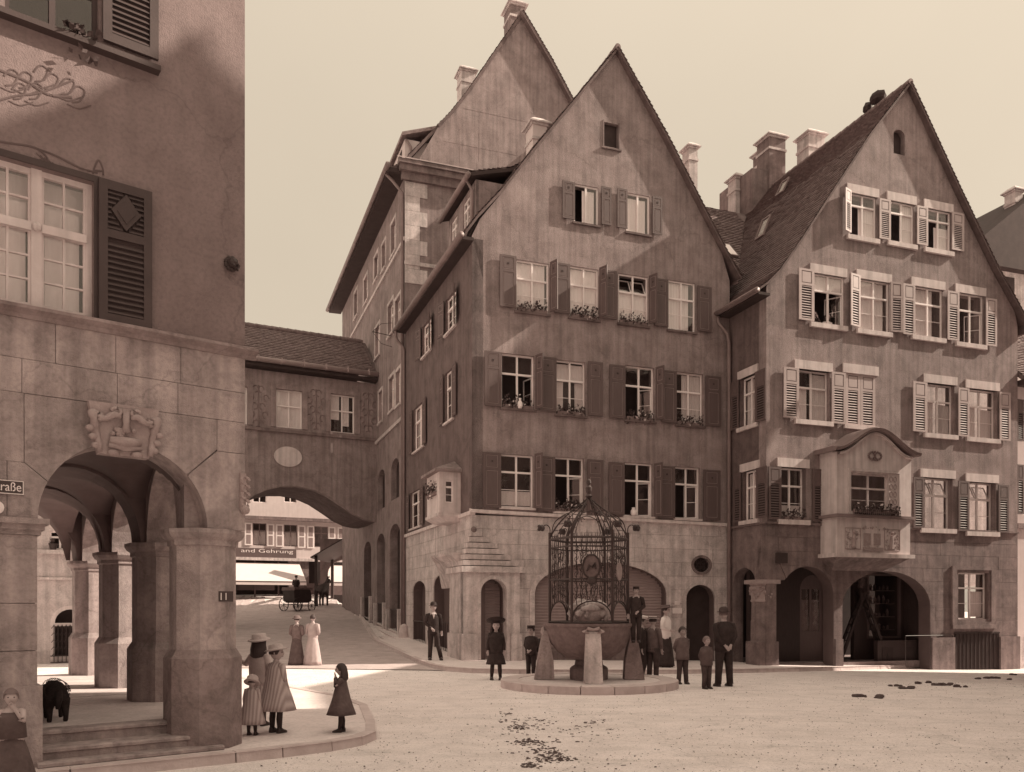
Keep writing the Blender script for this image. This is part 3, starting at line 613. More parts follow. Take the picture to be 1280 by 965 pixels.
for k in range(n):
    f = k / n; za = bz + (ztop - bz) * f; zb = bz + (ztop - bz) * (k + 1) / n; e = 1 - f; x1_ = (bx1 + .14) * e ** .85 * (1 if k else 1.03)
    part('roof_step', MB(FM).box(-.46 * e, x1_, -.40 * e ** 1.1 - .01, 1.5 * e + .02, za + (.03 if k else 0), zb), 'stone', HM)
part('finial', MB(FM).blob((.05, -.03, ztop + .05), .10), 'stone_dark', HM)
b = MB(FM)   # corbelled hood on the street side of the buttress
hz = FM.px(560, 700)[1]
# ---- roof
vlr = [(-.34, vl[0][1] - .22)] + [(p[0] - (.12 if i < 2 else .04), p[1] + .05) for i, p in enumerate(vl)]
vrr = [(MW + .18, vr[0][1] - .1)] + [(p[0] + .04, p[1] + .05) for p in vr]
vlr[-1] = vrr[-1] = (apM[0], apM[1] + .03)
DM = 9.2
slab(FM, HM, vlr, -.16, DM, th=.07); slab(FM, HM, vrr, -.22, DM, th=.06)
tiles(FM, HM, vlr, -.19, DM, seed=1); tiles(FM, HM, vrr, -.25, 5.5, seed=2)
ridge(FM, HM, [(apM[0], -.22, apM[1] + .03), (apM[0], DM, apM[1] + .03)])
# ---- side wall, in its own frame (x 0 .. SL towards the camera)
SL = math.hypot(AX - A2[0], AY - A2[1]); side_top = vl[0][1] - .1
def ps(x0, x1, yt, yb): return pr(FS, x0, x1, yt, yb)
sw = [ps(568, 572.5, 345, 410), ps(549, 557, 360, 425), ps(519, 536, 395, 450)]
def sq(xa, ya, yb, xb, yc, yd):
    """side window from its far edge (xa: ya..yb) and its near edge (xb: yc..yd)"""
    p, q = FS.px(xa, ya), FS.px(xa, yb); r, s = FS.px(xb, yc), FS.px(xb, yd); return (p[0], r[0], mid(q[1], s[1]), mid(p[1], r[1]))
S3 = [sq(557, 384, 421, 570, 352, 404), sq(528, 412, 447, 539, 392, 437)]
S2 = [sq(556, 468, 530, 567, 457, 522), sq(517, 512, 565, 530, 500, 558)]
S1 = [sq(513, 618, 663, 527, 608, 655)]
garc = [sq(516, 730, 800, 532, 722, 812), sq(542, 722, 815, 562, 714, 822)]
ga = [arch(q[0], q[1], -1, q[3] - .4, .4, 12) for q in garc]
sstr = mid(FS.px(509, 676)[1], FS.px(541, 656)[1])
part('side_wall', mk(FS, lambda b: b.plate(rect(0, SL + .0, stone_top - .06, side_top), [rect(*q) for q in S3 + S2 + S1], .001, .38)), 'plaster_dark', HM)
part('side_ground_wall', mk(FS, lambda b: b.plate(rect(0, SL, -.6, stone_top - .1), ga, .03, .45)), 'mortar', HM)
stones(FS, HM, 0, SL, lv, 1.1, ga, -.005, .03, 'stone', gap=.004, seed=9)
part('string_course', MB(FS).box(0, SL + .05, -.09, .1, stone_top - .1, stone_top + .02), 'trim', HM)
for i, q in enumerate(S3 + S2 + S1):
    window(FS, HM, *q, y=.14, curtain=[(.05, .9, .05, .95, 'curtain')] if i in (1, 3) else None); H = q[3] - q[2]; wd = .5
    shutter(FS, HM, q[0] - wd, q[0] - .01, q[2], q[3], style='m', hinge='r', ang=.25 if i < 2 else 0); shutter(FS, HM, q[1] + .01, q[1] + wd, q[2], q[3], style='m', hinge='l', ang=.3 if i < 2 else 0)
    part('sill', MB(FS).box(q[0] - .06, q[1] + .06, -.08, .12, q[2] - .07, q[2] - .001), 'trim', HM)
for P, q in zip(ga, garc):
    part('door', mk(FS, lambda b: b.plate(P, [], .4, .44)), 'shut_m', HM); b = MB(FS)
    for k in range(9): b.tube([(q[0] + (q[1] - q[0]) * (k + .5) / 9, .02, .1), (q[0] + (q[1] - q[0]) * (k + .5) / 9, .02, 1.25)], .012, n=5)
    b.box(q[0], q[1], .0, .04, 1.25, 1.29).box(q[0], q[1], .0, .04, .25, .28); part('railing', b, 'black', HM)
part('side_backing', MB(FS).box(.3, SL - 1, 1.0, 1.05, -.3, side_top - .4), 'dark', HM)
# flared stone hood over the side arches at the corner
z1_ = FS.px(558, 697)[1]; b = MB(FS); b.loft([[(SL - 3.3 + .9 * e, -.03, z), (SL - .2, -.03 - .0, z), (SL - .2, -.10 - .55 * e, z), (SL - 3.3 + .9 * e, -.10 - .62 * e, z)] for e, z in ((0, z1_ - 1.1), (.25, z1_ - .6), (.6, z1_ - .25), (1, z1_ - .08), (1.05, z1_))])
part('corbel_hood', b, 'stone', HM)
# corner oriel on the side wall
o0 = SL - 2.9; o1 = SL - 1.25; oz0 = stone_top + .0; oz1 = FM.px(565, 578)[1] - .1; oy = -.74
b = MB(FS); wq = (o0 + .35, o1 - .35, oz0 + .75, oz1 - .25)
OR = MB(FS).plate(rect(o0, o1, oz0, oz1), [rect(*wq)], oy, oy + .12); part('oriel_wall', OR, 'trim', HM)
f2 = Fr(0, 0, 1, 0); f2.m = FS.m @ Matrix.Translation((o1, oy, 0)) @ Matrix.Rotation(R(90), 4, 'Z')
wf = (.2, .47, oz0 + .42, oz1 - .28)
part('oriel_wall', mk(f2, lambda q: q.plate(rect(.002, -oy - .002, oz0, oz1), [rect(*wf)], .002, .12)), 'trim', HM)
window(f2, HM, *wf, y=.1, fw=.035, mull=False, trans=.3); window(FS, HM, *[wq[0], wq[1], wq[2], wq[3]], y=oy + .1, fw=.04)
part('oriel_base', MB(FS).loft([[(o0 + .1, .0, oz0 - .2), (o1 - .1, 0, oz0 - .2), (o1 - .1, oy + .25, oz0 - .2), (o0 + .1, oy + .25, oz0 - .2)], [(o0 - .04, 0, oz0 - .02), (o1 + .04, 0, oz0 - .02), (o1 + .04, oy - .05, oz0 - .02), (o0 - .04, oy - .05, oz0 - .02)], [(o0 - .04, 0, oz0 + .07), (o1 + .04, 0, oz0 + .07), (o1 + .04, oy - .05, oz0 + .07), (o0 - .04, oy - .05, oz0 + .07)]]), 'trim', HM)
b = MB(FS); om = mid(o0, o1); b.add([(o0 - .16, oy - .18, oz1), (o1 + .16, oy - .18, oz1), (o1 + .16, .0, oz1), (o0 - .16, 0, oz1), (om + .1, 0, oz1 + .5), (o0 - .16, oy - .18, oz1 + .09), (o1 + .16, oy - .18, oz1 + .09), (o1 + .16, .0, oz1 + .09), (o0 - .16, 0, oz1 + .09)], [(0, 3, 2, 1), (0, 1, 6, 5), (1, 2, 7, 6), (3, 0, 5, 8), (5, 6, 4), (6, 7, 4), (8, 5, 4)])
part('oriel_roof', b, 'plaster2', HM)
# eaves of the side wall: soffit, gutter, downpipe with swan neck
chim_h = FM.px(675, 150, 3.4)[1]; q_ = (FM.px(663, 0, 3.4)[0], FM.px(687, 0, 3.4)[0]); chimney(FM, HM, q_[0] + .1, 3.4, 13.5, chim_h - .2, w=q_[1] - q_[0] - .2, d=.7, m='plaster_pale')
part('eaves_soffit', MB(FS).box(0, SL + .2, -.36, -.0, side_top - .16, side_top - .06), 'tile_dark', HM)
b = MB(FS); b.tube([(-.3, -.42, side_top - .02), (SL + .22, -.42, side_top - .02)], .10, n=10); part('gutter', b, 'zinc', HM, smooth=True)
pipe(FS, HM, curve([(.0, -.42, side_top - .1), (.0, -.38, side_top - .45), (.05, -.1, side_top - .8), (.06, -.08, side_top - 1.3)], 5) + [Vector((.06, -.08, .9))], r=.06)
pipe(FS, HM, [(.06, -.10, .95), (.06, -.10, .1)], r=.085, m='zinc_pale')
# long dormer on the left slope
def dorm(s0, s1, zt, inset, hh, nw, gut=.25):
    zb = zt - hh; part('dormer_wall', mk(FS, lambda b: b.plate(rect(s0, s1, zb, zt), [rect(s0 + .35 + k * (s1 - s0 - .3) / nw, s0 + .35 + k * (s1 - s0 - .3) / nw + .75, zb + .3, zt - .2) for k in range(nw)], inset, inset + .1)), 'plaster2', HM)
    for k in range(nw): x = s0 + .35 + k * (s1 - s0 - .3) / nw; window(FS, HM, x, x + .75, zb + .3, zt - .2, y=inset + .09, fw=.05, trans=.35)
    part('dormer_cheek', MB(FS).add([(s1, inset + .002, zb), (s1, inset + 3.2, zt - .2), (s1, inset + 3.2, zt), (s1, inset, zt), (s1 - .1, inset + .002, zb), (s1 - .1, inset + 3.2, zt - .2), (s1 - .1, inset + 3.2, zt), (s1 - .1, inset, zt)], [(0, 1, 2, 3), (7, 6, 5, 4), (0, 3, 7, 4), (3, 2, 6, 7)]), 'plaster2', HM)
    pf = [(-(-inset + gut) , 0)]
    rp = [(inset - gut, zt + .02), (inset + 1.2, zt + .42), (inset + 3.4, zt + 1.75)]
    b = MB(FS); vs = []
    for (yy, z) in rp: vs += [(s0 - .15, yy, z), (s1 + .12, yy, z), (s0 - .15, yy, z + .12), (s1 + .12, yy, z + .12)]
    fs = []
    for k in range(2): o = 4 * k; fs += [(o, o + 4, o + 5, o + 1), (o + 2, o + 3, o + 7, o + 6), (o + 1, o + 5, o + 7, o + 3), (o, o + 2, o + 6, o + 4)]
    fs += [(0, 1, 3, 2)]; b.add(vs, fs); part('dormer_roof', b, 'tile_dark', HM)
    f3 = Fr(0, 0, 1, 0); f3.m = FS.m @ Matrix(((0, 1, 0, 0), (1, 0, 0, 0), (0, 0, 1, 0), (0, 0, 0, 1)))
    tiles(f3, HM, [(y, z + .13) for y, z in rp], s0 - .15, s1 + .12, seed=5)
    b = MB(FS); b.tube([(s0 - .2, inset - gut - .05, zt + .06), (s1 + .15, inset - gut - .05, zt + .06)], .09, n=8); part('gutter', b, 'zinc', HM, smooth=True)
    pipe(FS, HM, [(s1 - .2, inset - gut, zt), (s1 - .12, inset - .08, zt - .35), (s1 - .12, inset - .08, zb + .15)], r=.05)
dz = FM.px(606, 222, .6)[1]
dorm(SL - 4.2, SL - .9, dz + .05, .42, 1.45, 2)
# ================================================================== TALL HOUSE BEHIND
FT = Fr(A2[0], A2[1], .939, .344)
HT = thing('tall_house', 'tall gabled building rising behind the middle house, long side wall along the rising street', 'house', (A2[0], A2[1], 0), math.atan2(.344, .939))
TL = 17.5
FTS = Fr(*(FT.o + Vector((-.344, .939, 0)) * TL).xy, .344, -.939)   # side wall frame
ez = FT.px(497, 206)[1]; gbl = poly(FT, [(548, 158), (566, 140), (588, 112), (618, 68), (651, 20)]); gbr = poly(FT, [(780, 260), (745, 190), (715, 134), (688, 83), (651, 20)])
apT = gbl[-1]; TW = gbr[0][0]
gb0 = [(.5, ez + .3), (1.0, ez + 1.4)]; ex_ = poly(FT, [(530, 195)])[0]
outT = [(0, 0), (TW, 0), (TW, gbr[0][1])] + gbr[1:] + list(reversed(gbl[:-1])) + [(ex_[0] - .3, ez + .25), (0.02, ez + .2)]
part('wall', mk(FT, lambda b: b.plate(outT, [], 0, .4)), 'plaster2', HT)
b = MB(FT)  # faint panel seams on the gable
for k in range(2):
    z = ez + 1.4 + k * 1.6; b.box(1.7 + k * .9, TW - 3.8 - k * .9, -.006, .002, z, z + .015)
for k in range(6): x = 2.4 + k * .9; b.box(x, x + .014, -.005, .002, ez + .4 + (k % 2) * .4, ez + 2.1)
part('seams', b, 'plaster', HT)
part('cornice', MB(FT).box(-.3, 3.7, -.32, 0, ez - .30, ez - .05).box(-.36, 3.75, -.42, 0, ez - .049, ez + .12).box(-.2, 3.6, -.16, -.001, ez - .62, ez - .301), 'stone_dark', HT)
part('cornice_tiles', MB(FT).add([(-.4, -.45, ez + .125), (3.8, -.45, ez + .125), (3.8, 0, ez + .42), (-.4, 0, ez + .42)], [(0, 1, 2, 3)]), 'stone_dark', HT)
for k in range(7): part('quoin', MB(FT).box(-.03, .62 if k % 2 else .95, -.03, .0, ez - 1.25 - k * .62, ez - .64 - k * .62), 'stone', HT)
part('string_course', MB(FT).box(-.05, 3, -.07, 0, ez - 4.2, ez - 4.05), 'stone', HT)
vT = [(-.9, ez - .25)] + [(-.2, ez + .1), (.7, ez + 1.2)] + [(gbl[0][0] - .05, gbl[0][1] + .05)] + [(p[0] - .04, p[1] + .06) for p in gbl[1:]]
vTr = [(p[0] + .04, p[1] + .06) for p in gbr]; vT[-1] = vTr[-1] = (apT[0], apT[1] + .1)
slab(FT, HT, vTr, -.28, TL, th=.12); tiles(FT, HT, vTr, -.30, 4, seed=6)
slab(FT, HT, vT[3:], -.05, TL, th=.12); slab(FT, HT, vT[:4], .05, TL, th=.12); tiles(FT, HT, vT, .1, TL, seed=7, th=.2, tw=.24)
ridge(FT, HT, [(apT[0], -.2, apT[1] + .1), (apT[0], TL, apT[1] + .1)])
chimney(FT, HT, apT[0] - .05, 1.2, apT[1] - 2.4, apT[1] + 1.35, w=.72, d=.9, m='stone_dark')
c_ = poly(FT, [(577, 85), (597, 85)], 5); chimney(FT, HT, c_[0][0], 5, ez + 3, c_[0][1] - .1, w=.72, d=.8, m='stone')
# dormer at the head of the left slope
b = MB(FT); dzt = FT.px(515, 168)[1]
part('dormer_wall', MB(FT).box(.05, 1.9, .35, 3.5, ez + .3, dzt - .05), 'plaster_pale', HT)
part('dormer_window', MB(FT).box(.03, .049, .9, 1.6, ez + .6, dzt - .25).box(.03, .049, 2.2, 2.9, ez + .6, dzt - .25), 'dark', HT)
b = MB(FT); b.add([(-.12, .1, dzt - .05), (-.12, 3.8, dzt - .05), (1.4, 3.8, dzt + .5), (1.4, .1, dzt + .5), (2.4, .1, dzt + 1.3), (2.4, 3.8, dzt + 1.3), (-.12, .1, dzt + .1), (-.12, 3.8, dzt + .1), (1.4, 3.8, dzt + .65), (1.4, .1, dzt + .65), (2.4, .1, dzt + 1.45), (2.4, 3.8, dzt + 1.45)],
    [(0, 1, 2, 3), (3, 2, 5, 4), (6, 9, 8, 7), (9, 10, 11, 8), (0, 6, 7, 1), (0, 3, 9, 6), (3, 4, 10, 9)]); part('dormer_roof', b, 'tile', HT)
pipe(FT, HT, [(.1, .28, dzt - .1), (.3, .26, dzt - .4), (.3, .26, ez + .35)], r=.05)
# side wall on the street
def tq(xa, ya, yb, xb, yc, yd):
    p, q = FTS.px(xa, ya), FTS.px(xa, yb); r, s = FTS.px(xb, yc), FTS.px(xb, yd); return (p[0], r[0], mid(q[1], s[1]), mid(p[1], r[1]))
tz = ez - .3
T4 = [tq(489, 283, 322, 495, 270, 312), tq(477.5, 308, 340, 482, 300, 333), tq(468, 322, 352, 473, 315, 345), tq(455, 350, 383, 460, 342, 372), tq(443, 368, 400, 447, 360, 392)]
T3 = [tq(494, 378, 415, 501, 366, 404), tq(485, 384, 424, 492, 372, 411), tq(469, 413, 451, 474.5, 403, 440)]
T2 = [tq(495, 467, 510, 501, 458, 502), tq(486.5, 475, 517, 493, 466, 508), tq(473.5, 492, 530, 478, 486, 525)]
T1 = [tq(489, 578, 625, 499, 568, 622), tq(472.5, 590, 638, 481, 584, 634)]
T0 = [tq(487, 660, 790, 500, 650, 796), tq(471, 670, 780, 481, 664, 786), tq(455, 680, 770, 464, 674, 776)]
hT = [rect(*q) for q in T4 + T3 + T2] + [arch(q[0], q[1], q[2], q[3] - .45, .45, 10) for q in T1] + [arch(q[0], q[1], q[2] - 1.5, q[3] - .5, .5, 10) for q in T0]
part('side_wall', mk(FTS, lambda b: b.plate(rect(0, TL, -1, tz), hT, 0, .4)), 'plaster2', HT)
for i, q in enumerate(T4 + T3 + T2):
    window(FTS, HT, *q, y=.2, fw=.05, mull=True, bars=0, curtain=[(.1, .9, .05, .95, 'curtain')] if i % 3 == 1 else None); part('sill', MB(FTS).box(q[0] - .1, q[1] + .1, -.08, .15, q[2] - .1, q[2] - .001), 'stone', HT)
    part('window_surround', mk(FTS, lambda b: b.plate(rect(q[0] - .13, q[1] + .13, q[2], q[3] + .13), [rect(*q)], -.03, .0)), 'stone', HT)
for q in T1: part('window', mk(FTS, lambda b: b.plate(arch(q[0], q[1], q[2], q[3] - .45, .45, 10), [], .25, .28)), 'dark', HT)
for q in T0:
    part('arch_infill', mk(FTS, lambda b: b.plate(arch(q[0], q[1], q[2] - 1.5, q[3] - .5, .5, 10), [], .38, .42)), 'dark', HT)
    b = MB(FTS); zg = q[2] + .6
    for k in range(8): b.tube([(q[0] + (q[1] - q[0]) * (k + .5) / 8, .05, zg - .7), (q[0] + (q[1] - q[0]) * (k + .5) / 8, .05, zg + .5)], .014, n=5)
    b.box(q[0], q[1], .03, .07, zg + .5, zg + .55); part('railing', b, 'black', HT)
    for xx in (q[0] - .28, q[1]): part('pier_base', MB(FTS).box(xx, xx + .26, -.14, -.002, q[2] - 1, zg + .55), 'stone', HT)
part('string_course', MB(FTS).box(0, TL, -.08, 0, FTS.px(495, 512)[1] - .75, FTS.px(495, 512)[1] - .6), 'stone', HT)
part('string_course', MB(FTS).box(0, TL, -.08, 0, FTS.px(495, 312)[1] - .35, FTS.px(495, 312)[1] - .2), 'stone', HT)
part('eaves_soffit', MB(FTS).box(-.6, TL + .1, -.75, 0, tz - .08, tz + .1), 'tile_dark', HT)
b = MB(FTS); b.tube([(-.7, -.82, tz + .1), (TL + .3, -.82, tz + .1)], .12, n=8); part('gutter', b, 'zinc', HT, smooth=True)
pipe(FTS, HT, [(TL - .3, -.8, tz), (TL - .25, -.5, tz - .3), (TL - .15, -.1, tz - .8), (TL - .15, -.1, .6)], r=.07)
part('back_wall', MB(FTS).box(-.02, 0, 0, 12, -1, tz + 1), 'plaster2', HT)
b = MB(FTS)    # iron bracket for wires near the pipe
q = FTS.px(490, 420); b.tube([(q[0], -.05, q[1]), (q[0], -.9, q[1] + .1)], .02, n=5).tube([(q[0], -.9, q[1] + .1), (q[0], -.5, q[1] + .5), (q[0], 0, q[1] + .6)], .012, n=5).tube([(q[0], -.9, q[1] + .1), (q[0], -.5, q[1] - .4), (q[0], 0, q[1] - .5)], .012, n=5); part('wire_bracket', b, 'black', HT)
# ================================================================== RIGHT HOUSE
HR = thing('corner_house', 'gabled corner house with a carved stone oriel, cream louvred shutters and round arches below', 'house', (8.57, 28.3, 0), math.atan2(.333, .943))
rl = poly(FRH, [(950, 362), (957, 357), (972, 342), (1000, 302), (1040, 240), (1085, 172), (1133, 107)])
rr = poly(FRH, [(1279, 408), (1268, 388), (1240, 338), (1190, 234), (1133, 107)])
apR = rl[-1]; st_top = mid(FRH.px(958, 648)[1], FRH.px(1270, 668)[1])
R0 = [(1062, 1095, 244, 297), (1112, 1142, 253.5, 304.5), (1158, 1188, 263, 313)]
R1 = [(1016, 1055, 344, 406), (1074, 1111, 351, 414), (1142, 1178, 360, 421.5), (1197, 1229, 368, 430)]
R2 = [(997, 1037, 463, 526), (1157.5, 1193, 480, 543), (1210, 1246, 487, 548)]
RC = (1057, 1094, 468, 532.5)
R3 = [(975.5, 1008, 584.5, 650), (1153.5, 1191, 597.5, 661), (1210, 1245, 603, 665)]
RG = (1197, 1235, 716, 774)
hR = [rect(*pr(FRH, *t)) for t in R0 + R1 + R2 + R3 + [RC]]
at_ = pr(FRH, 1117, 1131, 162, 193); hat = arch(at_[0], at_[1], at_[2], at_[3] - .2, .2, 8)
outR = [(0, st_top - .03), (RW, st_top - .03)] + [(min(RW, p[0]), p[1] - .02) for p in rr] + [(max(0, p[0]), p[1] - .02) for p in reversed(rl[:-1])]
part('wall', mk(FRH, lambda b: b.plate(outR, hR + [hat], 0, .42)), 'plaster2', HR)
part('attic_opening', mk(FRH, lambda b: b.plate(hat, [], .2, .24)), 'dark', HR)
aB = pr(FRH, 977, 1048, 708, 830); aC = pr(FRH, 1050, 1163, 714, 830)
hB = arch(aB[0], aB[1] - .2, -1.2, aB[3] - .95, .95, 18); hC = arch(aC[0] + .1, aC[1], -1.2, aC[3] - 1.25, 1.25, 18)
gw = pr(FRH, *RG); nich = pr(FRH, 1192, 1249, 790, 832)
part('ground_floor_wall', mk(FRH, lambda b: b.plate(rect(.9, RW, -.9, st_top - .05), [hB, hC, rect(*gw), rect(nich[0], nich[1], -1, nich[3])], .03, .55)), 'mortar', HR)
lv2 = [-.9, .35, .85, 1.33, 1.81, 2.29, 2.77, 3.25, 3.73, 4.21, st_top - .05]
stones(FRH, HR, 0, RW, lv2, 1.1, [hB, hC, rect(*gw), rect(nich[0], nich[1], -1, nich[3]), [(-1, -2), (.92, -2), (.92, 2.6), (.5, 3.4), (-1, 3.4)]], -.004, .03, 'stone_dark', gap=.004, seed=14)
for xa_, xb_ in ((aC[1] + .02, nich[0]), (nich[1], RW + .04), (aB[1] - .18, aC[0] + .08)): part('plinth', MB(FRH).box(xa_, xb_, -.08, -.006, -.9, .72), 'stone_dark', HR)
# corner above the pillar
part('corner_wall', MB(FRH).plate([(0, 2.75), (.92, 2.75), (.92, st_top - .05), (0, st_top - .05)], [hB], .03, .5), 'stone_dark', HR)
for t in R0 + R1 + R2 + R3:
    a, b_, c, d = pr(FRH, *t); part('lintel', MB(FRH).box(a - .14, b_ + .10, -.05, .12, d, d + .30), 'trim', HR); part('sill', MB(FRH).box(a - .14, b_ + .10, -.10, .12, c - .16, c), 'trim', HR)
cR = {0: [(.40, .98, .04, .72, 'blind')], 1: [(.55, .98, .04, .97, 'blind')], 2: [(.40, .98, .04, .60, 'blind')]}
for i, t in enumerate(R0): win(FRH, HR, t, trans=.28, y=.09, curtain=cR[i], opened={(0, 0): 0})
o1_ = [{(0, 0): 0, (1, 0): 1.0}, None, None, {(0, 0): 0, (1, 0): .7}]; c1_ = [[(.04, .96, .68, .97, 'blind')], [(.03, .86, .05, .97, 'blind')], [(.03, .7, .05, .97, 'blind')], None]
for i, t in enumerate(R1): win(FRH, HR, t, trans=.34, y=.09, opened=o1_[i], curtain=c1_[i])
for i, t in enumerate(R2): win(FRH, HR, t, trans=.34, y=.2, curtain=[(.04, .4, .05, .66, 'curtain'), (.5, .96, .05, .95 if i == 0 else .62, 'curtain')])
for i, t in enumerate(R3): win(FRH, HR, t, trans=.34, y=.28, tilt=i > 0, curtain=[(.05, .95, .05, .3, 'curtain')] if i == 0 else None)
SR = [(1051, 1062, 238, 291, 'r', .35), (1097.5, 1111.5, 250, 300, 'r', 0), (1144.5, 1158, 259, 307, 'r', 0), (1188, 1203, 267, 314, 'l', 0),
      (997, 1016, 337, 401, 'r', 0), (1059, 1073.5, 344, 409, 'r', .2), (1111.5, 1125.5, 354, 416, 'l', .1), (1127, 1142, 356, 419, 'r', 0), (1182.5, 1197, 365, 426, 'r', 0), (1230.5, 1244, 374, 433, 'l', 0),
      (978, 997, 460, 523, 'r', 0), (1038, 1055.5, 466, 530, 'l', 0), (1139.5, 1157, 478, 540, 'r', 0), (1196, 1209.5, 485.5, 546, 'r', 0), (1247.5, 1261, 491, 551, 'l', 0),
      (959, 975, 584, 649, 'r', 0), (1140, 1153, 597, 660, 'r', 0), (1196, 1209.5, 601.5, 664, 'r', 0), (1246, 1259, 606.5, 666, 'l', 0)]
for x0, x1, yt, yb, hs, an in SR: shutter(FRH, HR, *pr(FRH, x0, x1, yt, yb), style='r', hinge=hs, ang=an, m='shut_r' if yt < 560 else 'shut_m')
shutter(FRH, HR, *pr(FRH, 1014, 1031, 587, 652), style='r', hinge='l', m='shut_m')
a, b_, c, d = pr(FRH, *RC); m_ = mid(a, b_); part('lintel', MB(FRH).box(a - .14, b_ + .12, -.05, .12, d, d + .32), 'trim', HR); part('sill', MB(FRH).box(a - .1, b_ + .1, -.10, .12, c - .14, c), 'trim', HR)
shutter(FRH, HR, a, m_ - .005, c, d, style='r', hinge='r', proud=-.03); shutter(FRH, HR, m_ + .005, b_, c, d, style='r', hinge='l', proud=-.03)
part('shutter_rebate', MB(FRH).box(a - .03, b_ + .03, .08, .12, c - .03, d + .03), 'trim', HR)
# ground floor window with moulded surround
fr_o = pr(FRH, 1189, 1243, 708, 781); part('window_surround', mk(FRH, lambda b: b.plate(rect(*fr_o), [rect(gw[0] - .1, gw[1] + .1, gw[2] - .1, gw[3] + .1)], -.07, -.006).plate(rect(gw[0] - .1, gw[1] + .1, gw[2] - .1, gw[3] + .1), [rect(*gw)], -.03, -.007)), 'stone_dark', HR)
part('sill', MB(FRH).box(fr_o[0] - .06, fr_o[1] + .06, -.14, -.008, fr_o[2] - .14, fr_o[2]), 'stone_dark', HR)
window(FRH, HR, *gw, y=.2, curtain=[(.5, .95, .05, .6, 'curtain')])
b = MB(FRH); b.box(nich[0], nich[1], .0, .02, -.5, nich[3]).box(nich[0], nich[1], -.03, -.001, nich[3] - .06, nich[3])
for k in range(12): x = nich[0] + (nich[1] - nich[0]) * (k + .5) / 12; b.box(x - .01, x + .01, -.02, -.0005, -.5, nich[3] - .06)
part('cellar_grating', b, 'dark', HR)
part('vent_box', MB(FRH).box(*pr(FRH, 969, 984, 691, 704)[:2], -.03, .0, *pr(FRH, 969, 984, 691, 704)[2:]), 'dark', HR)
# inside the arches: porch with door, shop window with shelves
iy = 1.5; part('porch_wall', mk(FRH, lambda b: b.plate(rect(.4, RW - 1.0, -.9, 4.4), [arch(2.55, 3.65, -1, 2.45, .55), rect(5.6, 7.2, .65, 3.1), rect(4.3, 5.0, -1, 2.7)], iy, iy + .2)), 'porch_shade', HR)
part('porch_ceiling', MB(FRH).box(.4, RW - 1, .5, iy + 1.5, 4.3, 4.4), 'dark', HR); part('porch_side', MB(FRH).box(RW - 4.05, RW - 3.85, .55, 3, -.9, 4.3), 'porch_shade', HR)
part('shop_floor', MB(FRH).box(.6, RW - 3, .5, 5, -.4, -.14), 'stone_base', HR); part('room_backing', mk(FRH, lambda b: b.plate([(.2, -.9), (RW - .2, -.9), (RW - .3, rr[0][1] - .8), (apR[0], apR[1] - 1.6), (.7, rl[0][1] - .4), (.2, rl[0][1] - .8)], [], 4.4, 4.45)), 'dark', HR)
dr = part('door', mk(FRH, lambda b: b.plate(arch(2.55, 3.65, -.2, 2.45, .55), [rect(2.7, 3.05, .95, 2.5), rect(3.15, 3.5, .95, 2.5)], iy + .1, iy + .15)), 'shut_m', HR)
for x in (2.7, 3.15): part('pane', MB(FRH).box(x, x + .35, iy + .12, iy + .126, .95, 2.5), 'glass', dr); part('curtain', MB(FRH).box(x + .02, x + .33, iy + .16, iy + .17, .3, 2.1), 'cl_mid', dr)
sf = part('shop_window', MB(FRH).box(5.6, 5.68, iy - .02, iy + .1, .65, 3.1).box(7.12, 7.2, iy - .02, iy + .1, .65, 3.1).box(5.68, 7.12, iy - .02, iy + .1, .65, .73).box(5.68, 7.12, iy - .02, iy + .1, 3.02, 3.1), 'shut_m', HR)
part('pane', MB(FRH).box(5.68, 7.12, iy + .03, iy + .036, .73, 3.02), 'glass', sf)
for k in range(4): part('shelf', MB(FRH).box(5.65, 7.15, iy + .25, iy + .6, .95 + k * .5, .98 + k * .5), 'shut_m', HR)
rn = random.Random(5)
t = MB(FRH)
for k in range(4):
    for j in range(7): x = 5.72 + j * .2 + .03 * rn.random(); h = .12 + .2 * rn.random(); t.lathe([(.05, .98 + k * .5), (.055, .98 + k * .5 + h * .6), (.02, .98 + k * .5 + h)], c=(x, iy + .4), n=8)
solo('shop_goods', t, 'cl_mid', 'rows of jars and bottles on the shelves of the shop window under the oriel', 'jars', tuple(FRH.w(6.4, iy + .4, .98)))['kind'] = 'stuff'
b = MB(FRH)
b.tube([(5.9, -.06, .80), (8.1, -.06, .80)], .014, n=6)
for x in (5.9, 7.05, 8.1): b.tube([(x, -.06, -.3), (x, -.06, .80)], .012, n=6)
part('railing', b, 'black', HR)
part('stall_riser', MB(FRH).box(5.4, 8.02, .75, .95, -.9, .6), 'porch_shade', HR)
part('cellar_opening', MB(FRH).box(5.6, 6.1, .73, .749, -.4, .35), 'dark', HR); part('cellar_opening', MB(FRH).box(6.7, 7.1, .73, .749, -.4, .35), 'dark', HR)
# corner pillar with carved capital
pc = FRH.px(960, 700)[0] + .02; pzt = FRH.px(960, 739)[1]; pw = .47
cc = FRH.w(pc + .05, .42, 0); P = MB(FRH); cx_, cy_ = pc + .05, .42
P.box(cx_ - .39, cx_ + .39, cy_ - .39, cy_ + .39, -.5, .66); p1 = part('pillar_base', P, 'stone_dark', HR)
P = MB(FRH).lathe([(.42, .66), (.39, .70), (.385, 1.35), (.385, 1.36), (.365, 1.38), (.36, 2.0)], c=(cx_, cy_), n=8, ang0=R(22.5)); p2 = part('pillar', P, 'stone_dark', HR)
P = MB(FRH).lathe([(.38, 2.0), (.40, 2.05), (.37, 2.1), (.39, 2.55), (.45, 2.62)], c=(cx_, cy_), n=8, ang0=R(22.5)).box(cx_ - .43, cx_ + .43, cy_ - .43, cy_ + .43, 2.62, 2.76); part('capital', P, 'carve', HR)
